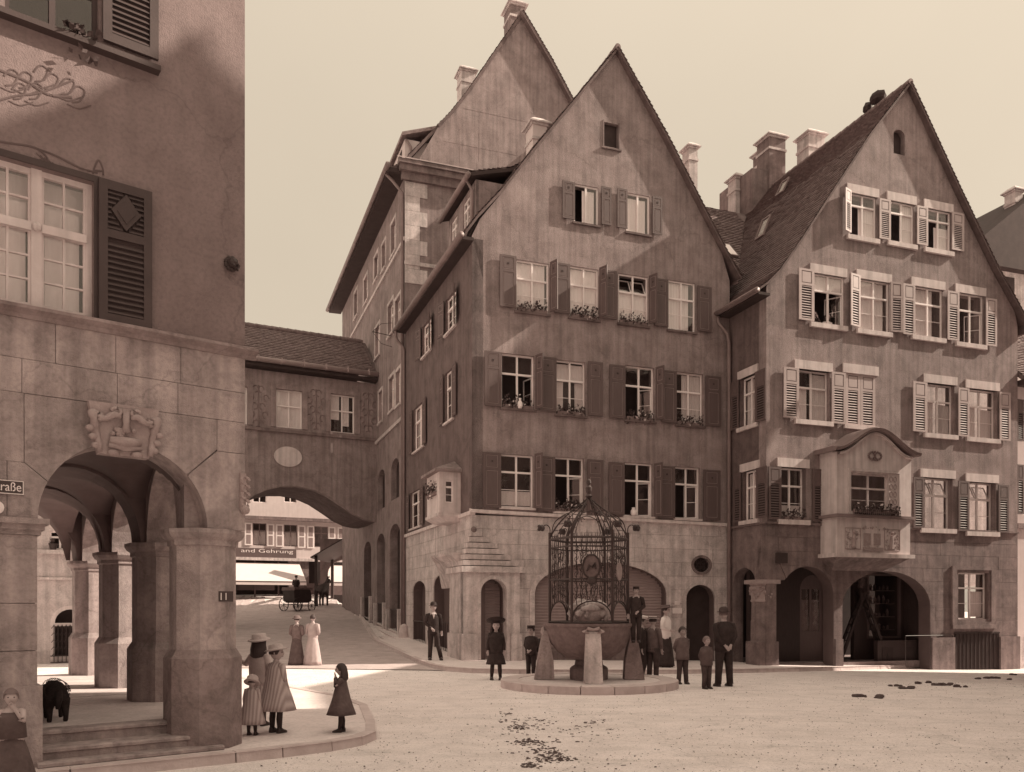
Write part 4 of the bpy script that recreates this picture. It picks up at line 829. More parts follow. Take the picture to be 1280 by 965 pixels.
rn = random.Random(3); P = MB(FRH)
for k in range(60):
    a = 2 * math.pi * k / 60; P.blob((cx_ + .385 * math.cos(a), cy_ + .385 * math.sin(a), 2.15 + .38 * rn.random()), .035 + .03 * rn.random(), n=6, m=4)
part('carving', P, 'carve', HR, kind='stuff')
# side wall facing the middle house
RSL = 2.6; FRS = Fr(*(FRH.o + Vector((-.333, .943, 0)) * RSL).xy, .333, -.943)
def rs(x0, x1, yt, yb): return pr(FRS, x0, x1, yt, yb)
rz = rl[0][1] - .1; S_ = [rs(925.5, 945.5, 470, 532), rs(928.5, 947, 588, 650)]
hA = arch(*rs(917, 944, 710, 800)[:2], -1, rs(917, 944, 710, 800)[3] - .5, .5, 12)
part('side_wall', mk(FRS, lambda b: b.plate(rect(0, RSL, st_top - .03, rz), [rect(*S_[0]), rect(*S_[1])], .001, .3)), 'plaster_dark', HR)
part('side_ground_wall', mk(FRS, lambda b: b.plate(rect(0, RSL, -.9, st_top - .05), [hA], .0, .4)), 'stone_dark', HR)
for q in S_:
    window(FRS, HR, *q, y=.2, curtain=[(.1, .9, .05, .95, 'curtain')]); part('lintel', MB(FRS).box(q[0] - .12, q[1] + .12, -.05, .1, q[3], q[3] + .28), 'trim', HR); part('sill', MB(FRS).box(q[0] - .12, q[1] + .12, -.1, .1, q[2] - .14, q[2] - .001), 'trim', HR)
    shutter(FRS, HR, q[1] + .02, q[1] + .62, q[2], q[3], style='r', hinge='l', m='shut_m'); shutter(FRS, HR, q[0] - .45, q[0] - .02, q[2], q[3], style='r', hinge='r', m='shut_m')
part('string_course', MB(FRH).box(-.05, 2.3, -.07, .0, st_top - .07, st_top + .0), 'stone_dark', HR); part('string_course', MB(FRH).box(5.6, RW, -.07, .0, st_top - .07, st_top + .0), 'stone_dark', HR)
part('string_course', MB(FRS).box(0, RSL + .05, -.07, .0, st_top - .07, st_top + .0), 'stone_dark', HR)
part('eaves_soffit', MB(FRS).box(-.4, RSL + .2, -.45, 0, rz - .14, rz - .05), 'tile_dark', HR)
b = MB(FRS); b.tube([(-.4, -.5, rz + .0), (RSL + .2, -.5, rz + .0)], .10, n=8); part('gutter', b, 'zinc', HR, smooth=True)
b = MB(FRS); b.tube([(.45, -.5, rz - .1), (.47, -.48, rz - .35), (.58, -.18, rz - .75), (.60, -.12, rz - 1.1), (.60, -.12, -.1)], .065, n=8); part('downpipe', b, 'zinc', HR, smooth=True)
# roof
rlr = [(-.62, rz - .06)] + [(p[0] - .05, p[1] + .06) for p in rl[1:]]; rrr = [(RW + .3, rr[0][1] - .3)] + [(p[0] + .05, p[1] + .06) for p in rr]; rlr[-1] = rrr[-1] = (apR[0], apR[1] + .03)
DR = 9.6
slab(FRH, HR, rlr, -.18, DR, th=.07); slab(FRH, HR, rrr, -.22, DR, th=.06); tiles(FRH, HR, rlr, -.21, DR, seed=11); tiles(FRH, HR, rrr, -.25, .6, seed=12)
ridge(FRH, HR, [(apR[0], -.22, apR[1] + .03), (apR[0], DR, apR[1] + .03)])
part('ridge_vent', MB(FRH).blob((apR[0] - .0, 1.4, apR[1] + .35), .28, sq=(1, 1.3, .8), jit=.3).blob((apR[0], 1.9, apR[1] + .25), .2, jit=.3), 'tile_dark', HR)
def onroof(prof, u):
    for p, q in zip(prof, prof[1:]):
        if min(p[0], q[0]) <= u <= max(p[0], q[0]): return p[1] + (q[1] - p[1]) * (u - p[0]) / (q[0] - p[0]), math.atan2(q[1] - p[1], q[0] - p[0])
for (u, y, w_, h_) in ((2.6, 3.6, .55, .9), (4.5, 4.9, .5, .7)):
    z, an = onroof(rlr, u); f2 = Fr(0, 0, 1, 0); f2.m = FRH.m @ Matrix.Translation((u, y, z)) @ Matrix.Rotation(-an - .22, 4, 'Y')
    s = part('skylight', MB(f2).box(-.02, h_, 0, .05, .06, .12).box(-.02, h_, w_ - .05, w_, .06, .12).box(-.02, .05, .05, w_ - .05, .06, .12).box(h_ - .05, h_, .05, w_ - .05, .06, .12), 'zinc', HR); part('pane', MB(f2).box(.05, h_ - .05, .05, w_ - .05, .08, .09), 'glass', s)
# ---- oriel
OU = (FRH.px(1046, 0, -.85)[0], FRH.px(1139, 0, -.85)[0]); od = -.85
zb = FRH.px(1090, 697, od)[1]; zs = FRH.px(1090, 646, od)[1]; zt = FRH.px(1098, 541, od)[1]; ze = FRH.px(1146, 572, od)[1]
om = mid(*OU); n = 24
def crown(ofs=0, k0=0):
    """bell-shaped gable head: flat shoulders rising into a round crown"""
    P = []
    for k in range(n + 1):
        t = -1 + 2 * k / n; a = abs(t); h = (1 - a ** 2.2) ** 1.0 if a < 1 else 0; h = .5 + .5 * math.cos(math.pi * min(1, a)); P.append((om + t * ((OU[1] - OU[0]) / 2 + ofs), ze + (zt - ze) * h))
    return P
cr_ = crown(); wO = pr(FRH, 1064, 1111, 592, 641, od)
part('oriel_wall', mk(FRH, lambda b: b.plate([(OU[0], zs), (OU[1], zs)] + list(reversed(cr_)), [rect(*wO)], od, od + .18)), 'trim', HR)
part('oriel_side', MB(FRH).box(OU[0] + .001, OU[0] + .18, od + .18, 0, zs, ze + .05), 'trim', HR); part('oriel_side', MB(FRH).box(OU[1] - .18, OU[1] - .001, od + .18, 0, zs, ze + .05), 'trim', HR)
part('oriel_apron', MB(FRH).box(OU[0] + .03, OU[1] - .03, od + .02, 0, zb + .12, zs - .05), 'trim', HR)
part('oriel_sill_course', MB(FRH).box(OU[0] - .1, OU[1] + .1, od - .12, 0, zs - .05, zs + .05), 'zinc', HR)
part('oriel_base', MB(FRH).box(OU[0] - .08, OU[1] + .08, od - .10, 0, zb, zb + .13), 'trim', HR)
part('oriel_corbel', MB(FRH).loft([[(OU[0] + .02, 0, zb - .001), (OU[1] - .02, 0, zb - .001), (OU[1] - .02, od + .05, zb - .001), (OU[0] + .02, od + .05, zb - .001)], [(OU[0] + .25, 0, zb - .22), (OU[1] - .25, 0, zb - .22), (OU[1] - .25, od + .45, zb - .22), (OU[0] + .25, od + .45, zb - .22)], [(OU[0] + .5, 0, zb - .42), (OU[1] - .5, 0, zb - .42), (OU[1] - .5, -.05, zb - .42), (OU[0] + .5, -.05, zb - .42)]]), 'stone_dark', HR)
window(FRH, HR, *wO, y=od + .16, fw=.06, trans=.38, wood='trim')
part('window_surround', mk(FRH, lambda b: b.plate(rect(wO[0] - .14, wO[1] + .5, wO[2] - .12, wO[3] + .14), [rect(wO[0] - .05, wO[1] + .42, wO[2] - .06, wO[3] + .05)], od - .05, od - .001)), 'trim', HR)
b = MB(FRH)
for k in range(2):
    for j in range(5): x = wO[1] + .09 + k * .17; z = wO[3] - .15 - j * .26; b.tube([(x + .065 * math.cos(a * .7), od - .012, z + .09 * math.sin(a * .7)) for a in range(10)], .014, n=5)
part('side_relief', b, 'carve', HR)
part('oriel_room', MB(FRH).box(OU[0] + .2, OU[1] - .2, .5, .55, zs, ze), 'dark', HR)
# moulded roof following the crown
pts = [(p[0], p[1]) for p in crown(.22)]; b = MB(FRH); vs = []
for i, (x, z) in enumerate(pts):
    for (yy, dz_) in ((od - .22, .0), (od - .26, .10), (od - .05, .16), (.0, .16), (0, 0)): vs.append((x, yy, z + dz_ + .01))
m5 = 5; fs = [(i * m5 + k, i * m5 + (k + 1) % m5, (i + 1) * m5 + (k + 1) % m5, (i + 1) * m5 + k) for i in range(len(pts) - 1) for k in range(m5)] + [tuple(range(m5)), tuple((len(pts) - 1) * m5 + k for k in range(m5 - 1, -1, -1))]
b.add(vs, fs); part('oriel_roof', b, 'zinc', HR, smooth=False)
b = MB(FRH); vs = []
for i, (x, z) in enumerate(crown(-.04)):
    for (yy, dz_) in ((od - .10, -.09), (od - .10, -.01), (od, -.01), (od, -.09)): vs.append((x, yy, z + dz_))
fs = [(i * 4 + k, i * 4 + (k + 1) % 4, (i + 1) * 4 + (k + 1) % 4, (i + 1) * 4 + k) for i in range(len(pts) - 1) for k in range(4)]; b.add(vs, fs); part('oriel_moulding', b, 'trim', HR)
# carved relief: wreath in the crown, two figures' panels and tablets on the apron
def relief(fr, parent, u0, u1, z0, z1, y, seed, m='carve', n=70, r=.03, name='relief'):
    rn = random.Random(seed); b = MB(fr)
    for k in range(n):
        x = u0 + (u1 - u0) * rn.random(); z = z0 + (z1 - z0) * rn.random(); a = rn.random() * 6; L = r * (1 + 2 * rn.random()); b.tube([(x, y, z), (x + L * math.cos(a), y - r * .8, z + L * math.sin(a)), (x + L * math.cos(a + 1) * 1.6, y, z + L * math.sin(a + 1) * 1.6)], [r * .4, r * .7, r * .3], n=5)
    return part(name, b, m, parent)
b = MB(FRH); wz = FRH.px(1093, 570, od)[1]; wx = FRH.px(1093, 0, od)[0]
for s in (-.14, .14):
    b.tube([(wx + s + .13 * math.cos(a * .55), od - .03, wz + .12 * math.sin(a * .55)) for a in range(12)], .03, n=6)
for k in range(16): a = k * math.pi / 8; b.blob((wx + .27 * math.cos(a), od - .03, wz + .14 * math.sin(a)), .04, n=6, m=4)
part('wreath', b, 'carve_d', HR)
ap = pr(FRH, 1057, 1076, 660, 686, od); aq = pr(FRH, 1106, 1125, 662, 688, od); am = pr(FRH, 1079, 1104, 665, 688, od)
def figure(fr, q, sd, hx):
    b = MB(fr); x = mid(q[0], q[1]) + hx; z = q[2]; y = od + .015; H = q[3] - q[2]
    b.tube([(x, y, z + .05), (x, y - .02, z + H * .45), (x, y - .03, z + H * .7)], [.11, .09, .06], n=7, flat=.6); b.blob((x, y - .03, z + H * .82), .06, n=7, m=5); b.tube([(x, y - .03, z + H * .6), (x - hx * 3.2, y - .05, z + H * .5)], [.03, .025], n=5)
    b.tube([(q[0], y, z), (q[0], y, q[3]), (q[1], y, q[3]), (q[1], y, z), (q[0], y, z)], .022, n=5); return b
for q, s, hx in ((ap, 1, .03), (aq, 2, -.03)): part('figure_relief', figure(FRH, q, s, hx), 'carve', HR); relief(FRH, HR, q[0] + .04, q[1] - .04, q[2] + .02, q[3] - .02, od + .02, s, n=34, r=.026)
b = MB(FRH)
for k in range(2): x0 = am[0] + (am[1] - am[0]) * (.04 + .5 * k); b.box(x0, x0 + .28, od - .01, od + .03, am[2] + .18, am[3] - .05).box(x0 + .05, x0 + .23, od - .03, od - .01, am[2] + .26, am[3] - .15)
b.box(am[0], am[1], od - .015, od + .03, am[2] - .02, am[2] + .10); part('tablet', b, 'carve', HR); relief(FRH, HR, am[0], am[1], am[2], am[2] + .1, od - .01, 9, n=26, r=.014)
relief(FRH, HR, ap[1], aq[0], ap[3] - .02, ap[3] + .05, od + .01, 11, n=20, r=.02)
flowers(FRH, wO[0] + .05, wO[1] + .30, od - .16, wO[2] - .02, 'long flower box with trailing plants in front of the carved oriel window', n=70, h=.3)
b = MB(FRH); b.box(wO[0], wO[1] + .35, od - .20, od - .18, wO[2] - .1, wO[2] - .08).box(wO[0], wO[1] + .35, od - .20, od - .18, wO[2] + .08, wO[2] + .1)
for k in range(24): x = wO[0] + (wO[1] + .33 - wO[0]) * k / 23; b.box(x, x + .012, od - .198, od - .182, wO[2] - .08, wO[2] + .08)
part('flower_rail', b, 'iron', HR)
# flower boxes on the middle house
for t, lb, kw in ((WA[0], 'flower box in the upper row at the far left window of the middle house', {}), (WA[1], 'fullest flower box, heaped with pale blossoms, in the top row second window from the left', {'h': .42, 'n': 80, 'bloom': .7}), (WA[2], 'flower box below the tipped-open fanlight in the top row of the middle house', {}), (WB[1], 'flower pots at the draped second window of the middle row on the middle house', {}), (WB[2], 'trailing flower box below the half-open casement in the second row', {'hang': .2}), (WB[3], 'flower box in front of the white curtain at the right end of the second row', {}), (WC[1], 'bushy trailing plant box on the sill just above the fountain dome', {'h': .4, 'n': 80})):
    q = pr(FM, *t); flowers(FM, q[0] + .05, q[1] - .05, -.03, q[2], lb, **{'n': 55, **kw})
q = pr(FM, *WB[0]); flowers(FM, q[0] + .05, q[1] - .05, .0, q[2], 'flower pots round a white vase in the dark open left window of the middle row', n=50, h=.45)
solo('vase', MB(FM).lathe([(.06, 0), (.09, .1), (.08, .2), (.03, .28), (.05, .34)], c=(q[0] + .62, -.06), n=10) if 0 else mk(FM, lambda b: b.lathe([(.06, q[2]), (.09, q[2] + .1), (.08, q[2] + .2), (.03, q[2] + .28), (.05, q[2] + .34)], c=(q[0] + .62, -.05), n=12)), 'cl_white', 'white vase among leaves on the sill of the left second-row window', 'vase', tuple(FM.w(q[0] + .62, -.05, q[2])), smooth=True)
q = pr(FM, *WC[2]); solo('jug', mk(FM, lambda b: b.lathe([(.07, q[2]), (.11, q[2] + .1), (.1, q[2] + .2), (.05, q[2] + .26), (.07, q[2] + .3)], c=(q[0] + .38, .02), n=12)), 'cl_white', 'round white jug on the sill of the open window right of the fountain dome', 'jug', tuple(FM.w(q[0] + .38, .02, q[2])), smooth=True)
q = pr(FRH, *R3[0]); flowers(FRH, q[0] + .05, q[1] - .05, -.04, q[2], 'trailing flower box on the window left of the stone oriel', n=60, h=.38)
q = pr(FRH, 1059, 1080, 0, 0)
for fq, uu, lab in ((FS, wq, 'flower box on the street-side window of the little corner oriel'),): flowers(FS, uu[0], uu[1], oy - .12, uu[2] - .05, lab, n=50, h=.45)
# ================================================================== ROOFS BETWEEN AND BEHIND
FV = Fr(*(FM.o + Vector((-.344, .939, 0)) * 1.2).xy, .939, .344)
HV = thing('rear_wing', 'tiled roof wing filling the gap between the two gabled houses', 'building', (FV.o.x, FV.o.y, 0), math.atan2(.344, .939))
ve = FV.px(925, 347)[1]; f3 = Fr(0, 0, 1, 0); f3.m = FV.m @ Matrix(((0, 1, 0, 0), (1, 0, 0, 0), (0, 0, 1, 0), (0, 0, 0, 1)))
vp = [(-.35, ve - .05), (0, ve + .1), (.8, ve + .75), (4.6, ve + 5.0)]
slab(f3, HV, vp, 5.5, 14.5, th=.15); tiles(f3, HV, vp, 5.5, 14, seed=21)
part('wall', MB(FV).box(6, 11, .5, .8, 9, ve - .1), 'plaster_dark', HV)
b = MB(FV); b.tube([(8.2, -.42, ve), (10.5, -.42, ve)], .09, n=8); part('gutter', b, 'zinc', HV, smooth=True)
tt = .55; z = ve + .75 + (5.0 - .75) / 3.8 * (1.1 - .8); f2 = Fr(0, 0, 1, 0); f2.m = FV.m @ Matrix.Translation((0, 1.35, ve + 1.42)) @ Matrix.Rotation(math.atan2(4.25, 3.8), 4, 'X')
us = FV.px(905, 300, 1.4)[0]; s = part('skylight', MB(f2).box(us - .05, us + .60, -.05, .9, .03, .09), 'zinc', HV); part('pane', MB(f2).box(us, us + .55, 0, .85, .091, .10), 'blind', s)
def chim(fr, house, xl, xr, yt, dep, zlow, m='stone', d=.8, **k):
    a = fr.px(xl, yt, dep); c = fr.px(xr, yt, dep); return chimney(fr, house, a[0] + .10 + d * .30, dep, zlow, a[1] - .33, w=max(.4, c[0] - a[0] - .22 - d * .32), d=d, m=m, **k)
chim(FV, HV, 953, 985, 159, 4.2, 12, m='stone_dark', d=.9); chim(FV, HV, 944, 955, 182, 5.1, 12, m='stone_dark', d=.5)
part('chimney_block', MB(FV).box(FV.px(940, 0, 4.3)[0], FV.px(980, 0, 4.3)[0], 4.3, 6.8, 12, FV.px(950, 212, 4.3)[1]), 'stone_dark', HV)
chim(FRH, HR, 1003, 1034, 156, 6.6, 13, m='stone')
chim(FV, HV, 913, 932, 212, 5.2, 13, m='stone', d=.6); chim(FV, HV, 855, 875, 174, 6.5, 14, m='stone', d=.6)
HW = thing('rear_house', 'hipped rear roof with dentilled cornice seen past the right verge of the middle gable', 'building', tuple(FV.w(5, 7, 0)), math.atan2(.344, .939))
chim(FV, HW, 850, 867, 201, 7.2, 14, m='plaster_pale', d=.6)
zc_ = FV.px(870, 240, 7)[1]
b = MB(FV); b.box(7, 10.2, 7, 12, 8, zc_ - .1); part('wall', b, 'trim', HW); part('cornice', MB(FV).box(7, 10.35, 6.75, 7, zc_ - .1, zc_ + .12).box(7, 10.3, 6.86, 7, zc_ - .45, zc_ - .3), 'trim', HW)
for k in range(9): part('corbel', MB(FV).box(5.6 + k * .5, 5.72 + k * .5, 6.8, 7, zc_ - .32, zc_ - .1), 'trim', HW)
b = MB(FV); b.add([(6.5, 6.6, zc_ + .12), (10.6, 6.6, zc_ + .12), (10.6, 13, zc_ + .12), (6.5, 13, zc_ + .12), (6.5, 9.6, zc_ + 3.4), (6.6, 9.6, zc_ + 3.4)], [(0, 1, 5, 4), (1, 2, 5), (2, 3, 4, 5), (0, 4, 3), (0, 3, 2, 1)]); part('roof', b, 'tile', HW)
b = MB(FV)
for k in range(26):
    t0 = k / 26; b.tube([(10.6 - 4.1 * t0, 6.6 + 3 * t0, zc_ + .16 + 3.28 * t0), (10.6 - 4.1 * (t0 + .045), 6.6 + 3 * (t0 + .045), zc_ + .16 + 3.28 * (t0 + .045))], [.11, .08], n=6)
part('hip_tiles', b, 'tile', HW, kind='stuff')
# far roof at the right edge
FF = Fr(24.5, 40, .94, .33)
HF = thing('domed_roof_house', 'dark curved roof with chimney rising beyond the right gable', 'building', (24.5, 40, 0), math.atan2(.33, .94))
fz = [FF.px(1222, 303), FF.px(1246, 283), FF.px(1275, 262), FF.px(1310, 240), FF.px(1350, 246)]
zf = FF.px(1240, 325)[1]
part('wall', MB(FF).box(fz[0][0] - 2.5, fz[-1][0] + 4, .6, 6, 3, zf), 'stone', HF)
b = MB(FF); rf_ = [FF.px(1190, 352), FF.px(1222, 303), FF.px(1246, 283), FF.px(1275, 259), FF.px(1320, 222)]; b.prism([(rf_[0][0], zf - .1)] + rf_[1:] + [(rf_[-1][0] + 6, zf + 1.5), (rf_[-1][0] + 6, zf - .1)], .2, 7); part('roof', b, 'tile_dark', HF)
b = MB(FF); ring = lambda s, zz, e: [(fz[0][0] - 2.6 + e, .2 + e, zz), (fz[-1][0] + 4 - e, .2 + e, zz), (fz[-1][0] + 4 - e, 7 - e, zz), (fz[0][0] - 2.6 + e, 7 - e, zz)]
b.loft([ring(0, zf, 0), ring(0, zf + .15, 0), ring(0, zf + .9, .7), ring(0, zf + 1.9, 1.5), ring(0, zf + 3.2, 2.7), ring(0, zf + 4.0, 3.1)])
for k in range(4): part('window', MB(FF).box(fz[0][0] + .6 + k * 1.6, fz[0][0] + 1.4 + k * 1.6, .58, .62, zf - 1.4, zf - .35), 'dark', HF)
chimney(FF, HF, FF.px(1269, 0, 1.2)[0], 1.2, zf + .5, FF.px(1275, 240, 1.2)[1], w=.5, d=.6, m='stone')
# neighbour closing the square at the right
FN = Fr(*FRH.w(RW + .04, .12, 0).xy, .943, .333)
HN = thing('pale_house', 'narrow strip of a pale plastered house at the right edge beside the corner house', 'house', (FN.o.x, FN.o.y, 0), math.atan2(.333, .943))
an_ = arch(.45, 2.2, -1, 1.7, .8, 10)
part('wall', mk(FN, lambda b: b.plate(rect(0, 9, -.9, 10.3), [an_, rect(.35, 1.4, 5.4, 7.3), rect(3, 4.1, 5.4, 7.3), rect(.35, 1.4, 8.2, 9.8)], 0, .3)), 'plaster_pale', HN)
part('arch_recess', mk(FN, lambda b: b.plate(an_, [], .25, .3)), 'plaster_pale', HN)
for t in ((.35, 1.4, 5.4, 7.3), (3, 4.1, 5.4, 7.3), (.35, 1.4, 8.2, 9.8)): window(FN, HN, *t, y=.15); shutter(FN, HN, t[0] - .34, t[0] - .01, t[2], t[3], style='r', hinge='r', m='shut_m')
part('string_course', MB(FN).box(.02, 9, -.1, 0, 4.85, 5.05), 'zinc', HN); part('eaves', MB(FN).box(.0, 9.2, -.45, .3, 10.3, 10.5), 'tile_dark', HN)
nr = [(-.45, 10.5), (3.5, 14.2)]; f4 = Fr(0, 0, 1, 0); f4.m = FN.m @ Matrix(((0, 1, 0, 0), (1, 0, 0, 0), (0, 0, 1, 0), (0, 0, 0, 1)))
slab(f4, HN, nr, 0.02, 9.2, th=.15); tiles(f4, HN, nr, .02, 9.2, seed=31); part('plinth', MB(FN).box(.02, 9, -.06, -.001, -.9, .7), 'stone', HN)
# ================================================================== ARCADE HOUSE, LEFT FOREGROUND
HL = thing('arcade_house', 'near house at the left with a deep stone arcade, carved keystone and dark louvred shutters', 'house', (-3.26, 10.25, 0), math.atan2(.6098, .7926))
LX = -6.0; corn = FL.px(306, 441)[1]; uA = FL.px(47, 0)[0]; uB = FL.px(259, 0)[0]; zi = FL.px(259, 661)[1]; ra = (uB - uA) / 2
hole = arch(uA, uB, -1, zi, ra + .02, 24); th = .5
bw_ = (FL.px(-60, 0)[0], FL.px(117, 0)[0], corn + .06, FL.px(118, 228)[1]); bu_ = (FL.px(20, 0)[0] - .1, FL.px(124, 0)[0], FL.px(110, 56)[1], FL.px(110, 56)[1] + 1.7)
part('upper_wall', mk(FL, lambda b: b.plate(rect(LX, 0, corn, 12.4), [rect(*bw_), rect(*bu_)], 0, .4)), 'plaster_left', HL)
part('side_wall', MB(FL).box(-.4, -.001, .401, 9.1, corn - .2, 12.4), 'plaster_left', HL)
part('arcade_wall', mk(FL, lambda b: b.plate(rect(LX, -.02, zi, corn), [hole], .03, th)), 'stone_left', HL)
P = lambda *pts: [FL.px(x, y) for x, y in pts]
l1, l2 = FL.px(305, 492)[1], FL.px(305, 529)[1]
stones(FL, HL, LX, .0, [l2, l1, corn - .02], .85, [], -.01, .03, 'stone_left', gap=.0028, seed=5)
ks = P((108, 504), (196, 520), (183, 575), (121, 568)); ks = [(ks[0][0], l2 - .004), (ks[1][0], l2 - .004), ks[2], ks[3]]
g_ = .003
zl = FL.px(20, 577)[1]; xk = FL.px(30, 0)[0]; xr = FL.px(271, 0)[0]; zr = FL.px(290, 566)[1]; al = P((62, 604))[0]; ar = P((236, 592))[0]
def shr(Q):  # shrink a block outline to open the joint
    cx = sum(p[0] for p in Q) / len(Q); cz = sum(p[1] for p in Q) / len(Q); o = []
    for x, z in Q: d = math.hypot(x - cx, z - cz); o.append((x - (x - cx) / d * g_ * 1.3, z - (z - cz) / d * g_ * 1.3))
    return o
cen = ((uA + uB) / 2, zi)
for Q in ([(LX, zl), (xk, zl), (xk, l2), (LX, l2)], [(xk, zl), (xk, l2), (ks[0][0], l2), (ks[3][0], ks[3][1]), (ks[3][0], ks[3][1] - .4), al], [(ks[1][0], l2), (xr, l2), (xr, zr + .02), ar, (cen[0] + .1, cen[1] + .4), (ks[2][0], ks[2][1])],
          [(xr, l2), (-.0, l2), (0, zr), (xr, zr)], [(xr, zr), (0, zr), (0, zi), (uB - .3, zi), ar], [(xk, zl), al, (uA + .3, zi), (uA - .28, zi), (uA - .28, zl)], [(LX, zl), (uA - .28, zl), (uA - .28, zi), (LX, zi)]):
    part('stone', mk(FL, lambda b: b.plate(shr(Q), [hole], -.008 - .004 * rnd.random(), .03)), 'stone_left', HL)
# keystone with a mask, scrolls and fruit carved on it
kb = part('keystone', mk(FL, lambda b: b.prism(ks, -.11, .03)), 'carve', HL); K0 = (ks[0][0] + ks[1][0]) / 2; K1 = (ks[2][1] + ks[0][1]) / 2; b = MB(FL); W_ = ks[1][0] - ks[0][0]; H_ = l2 - ks[2][1]
for s in (-1, 1):
    b.tube([(K0 + s * W_ * (.46 - .012 * k), -.13 - .02 * math.sin(k), K1 + H_ * (.30 - .085 * k)) for k in range(10)], [.045, .05, .035, .05, .04, .045, .035, .04, .03, .03], n=8)
    b.tube([(K0 + s * (.05 + .10 * k / 3 + 0), -.16, K1 + H_ * .22 + .03 * math.sin(k * .9)) for k in range(8)], [.02, .035, .04, .04, .035, .03, .03, .02], n=8)
    b.tube([(K0 + s * (.28 + .045 * math.cos(a * .8)), -.16, K1 + H_ * .2 + .045 * math.sin(a * .8)) for a in range(8)], .022, n=6)
    b.tube([(K0 + s * (.10 + .05 * math.cos(a * .8)), -.17, K1 + H_ * .33 + .04 * math.sin(a * .8)) for a in range(8)], .022, n=6)
    for k in range(3): b.blob((K0 + s * (.36 - .03 * k), -.15, K1 - .02 - .09 * k), .045, sq=(1, .8, .8))
    b.blob((K0 + s * .12, -.13, K1 - H_ * .46), .05, sq=(1.3, 1, .8))
b.tube([(K0, -.15, K1 + H_ * .38), (K0, -.17, K1 + H_ * .1), (K0, -.15, K1 - .02)], [.05, .03, .05]); b.tube([(K0 - .16, -.14, K1 - .12), (K0, -.17, K1 - .14), (K0 + .16, -.14, K1 - .12)], [.04, .06, .04]); b.tube([(K0 - .17, -.13, K1 - .18), (K0, -.15, K1 - .20), (K0 + .17, -.13, K1 - .18)], [.03, .04, .03])
for k in range(16): b.blob((K0 + .13 * (rnd.random() * 2 - 1), -.15, K1 - .08 + .08 * rnd.random()), .028, n=6, m=4)
part('carving', b, 'carve', kb, smooth=True)
b = MB(FL); q = P((304, 617))[0]
for k in range(4): b.tube([(q[0] + .01 + .045 * math.cos(a * .7), -.05, q[1] + .15 - k * .09 + .04 * math.sin(a * .7)) for a in range(9)], .022, n=6)
b.box(q[0] - .05, -.001, -.05, -.0, q[1] - .2, q[1] + .24); b.blob((q[0] + .01, -.04, q[1] - .2), .06); part('corner_carving', b, 'carve', HL)
# string moulding between stone and plaster
def mould(fr, x0, x1, z, sc=.8, end=True):
    pf = [(0, -.10), (-.05, -.10), (-.07, -.05), (-.13, -.02), (-.17, .0), (-.17, .04), (-.12, .06), (0, .09)]; b = MB(fr); b.loft([[(x, p[0] * sc, z + p[1] * sc) for p in pf] for x in (x0, x1 + (.12 if end else 0))]); return b
part('moulding', mould(FL, LX, 0, corn), 'stone_base', HL)
# impost and pier at the left of the arch
part('impost', MB(FL).box(LX, uA + .10, -.10, th + .05, zi - .06, zi).box(LX, uA + .06, -.06, th + .02, zi - .12, zi - .0601).box(LX, uA + .03, -.03, th, zi - .17, zi - .1201), 'stone_left', HL)
stones(FL, HL, LX, uA, [-.1, .42, .9, 1.35, 1.85, zi - .17], .75, [], .0, .35, 'stone_left', gap=.004, seed=8); part('pier', MB(FL).box(LX, uA - .02, .03, th, -.2, zi - .1), 'stone_left', HL)
part('pier_plinth', MB(FL).box(LX, uA + .04, -.05, .30, -.1, .98), 'stone_left', HL)
# columns
zfl = .45; cols = [(-.39, .36), (-.20, 2.98), (-.14, 5.5), (.02, 8.75)]; A8 = R(22.5)
for k, (cu_, cy_) in enumerate(cols):
    z0 = -.1 if k == 0 else zfl - .05; cr8 = 1 / math.cos(A8)
    c = part('column', mk(FL, lambda b: b.lathe([(.355 * cr8, 1.30), (.355 * cr8, zi - .2)], c=(cu_, cy_), n=8, ang0=A8)), 'stone_left', HL)
    part('column_plinth', mk(FL, lambda b: b.lathe([(.42 * cr8, z0), (.42 * cr8, 1.20), (.36 * cr8, 1.302)], c=(cu_, cy_), n=8, ang0=A8)), 'stone_left' if k else 'stone_base', c)
    part('capital', mk(FL, lambda b: b.lathe([(.355 * cr8, zi - .201), (.38 * cr8, zi - .19), (.38 * cr8, zi - .13), (.42 * cr8, zi - .10), (.45 * cr8, zi - .05), (.45 * cr8, zi)], c=(cu_, cy_), n=8, ang0=A8)), 'stone_left', c)
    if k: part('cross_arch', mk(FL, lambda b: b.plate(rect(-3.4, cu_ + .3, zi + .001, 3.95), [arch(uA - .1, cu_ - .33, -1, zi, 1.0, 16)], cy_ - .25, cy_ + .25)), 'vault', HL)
    if k:
        part('inner_pier', MB(FL).box(-3.4, uA - .12, cy_ - .3, cy_ + .3, 0, zi), 'stone_left', HL)
for (p, q) in zip(cols, cols[1:]):
    fa = Fr(*FL.w(p[0], p[1], 0).xy, *(FL.w(q[0], q[1], 0) - FL.w(p[0], p[1], 0)).xy); L_ = math.hypot(q[0] - p[0], q[1] - p[1])
    part('street_arch', mk(fa, lambda b: b.plate(rect(-.1, L_ + .1, zi + .002, corn - .2), [arch(.33, L_ - .33, -1, zi, 1.0, 18)], -.24, .24)), 'stone_left', HL)

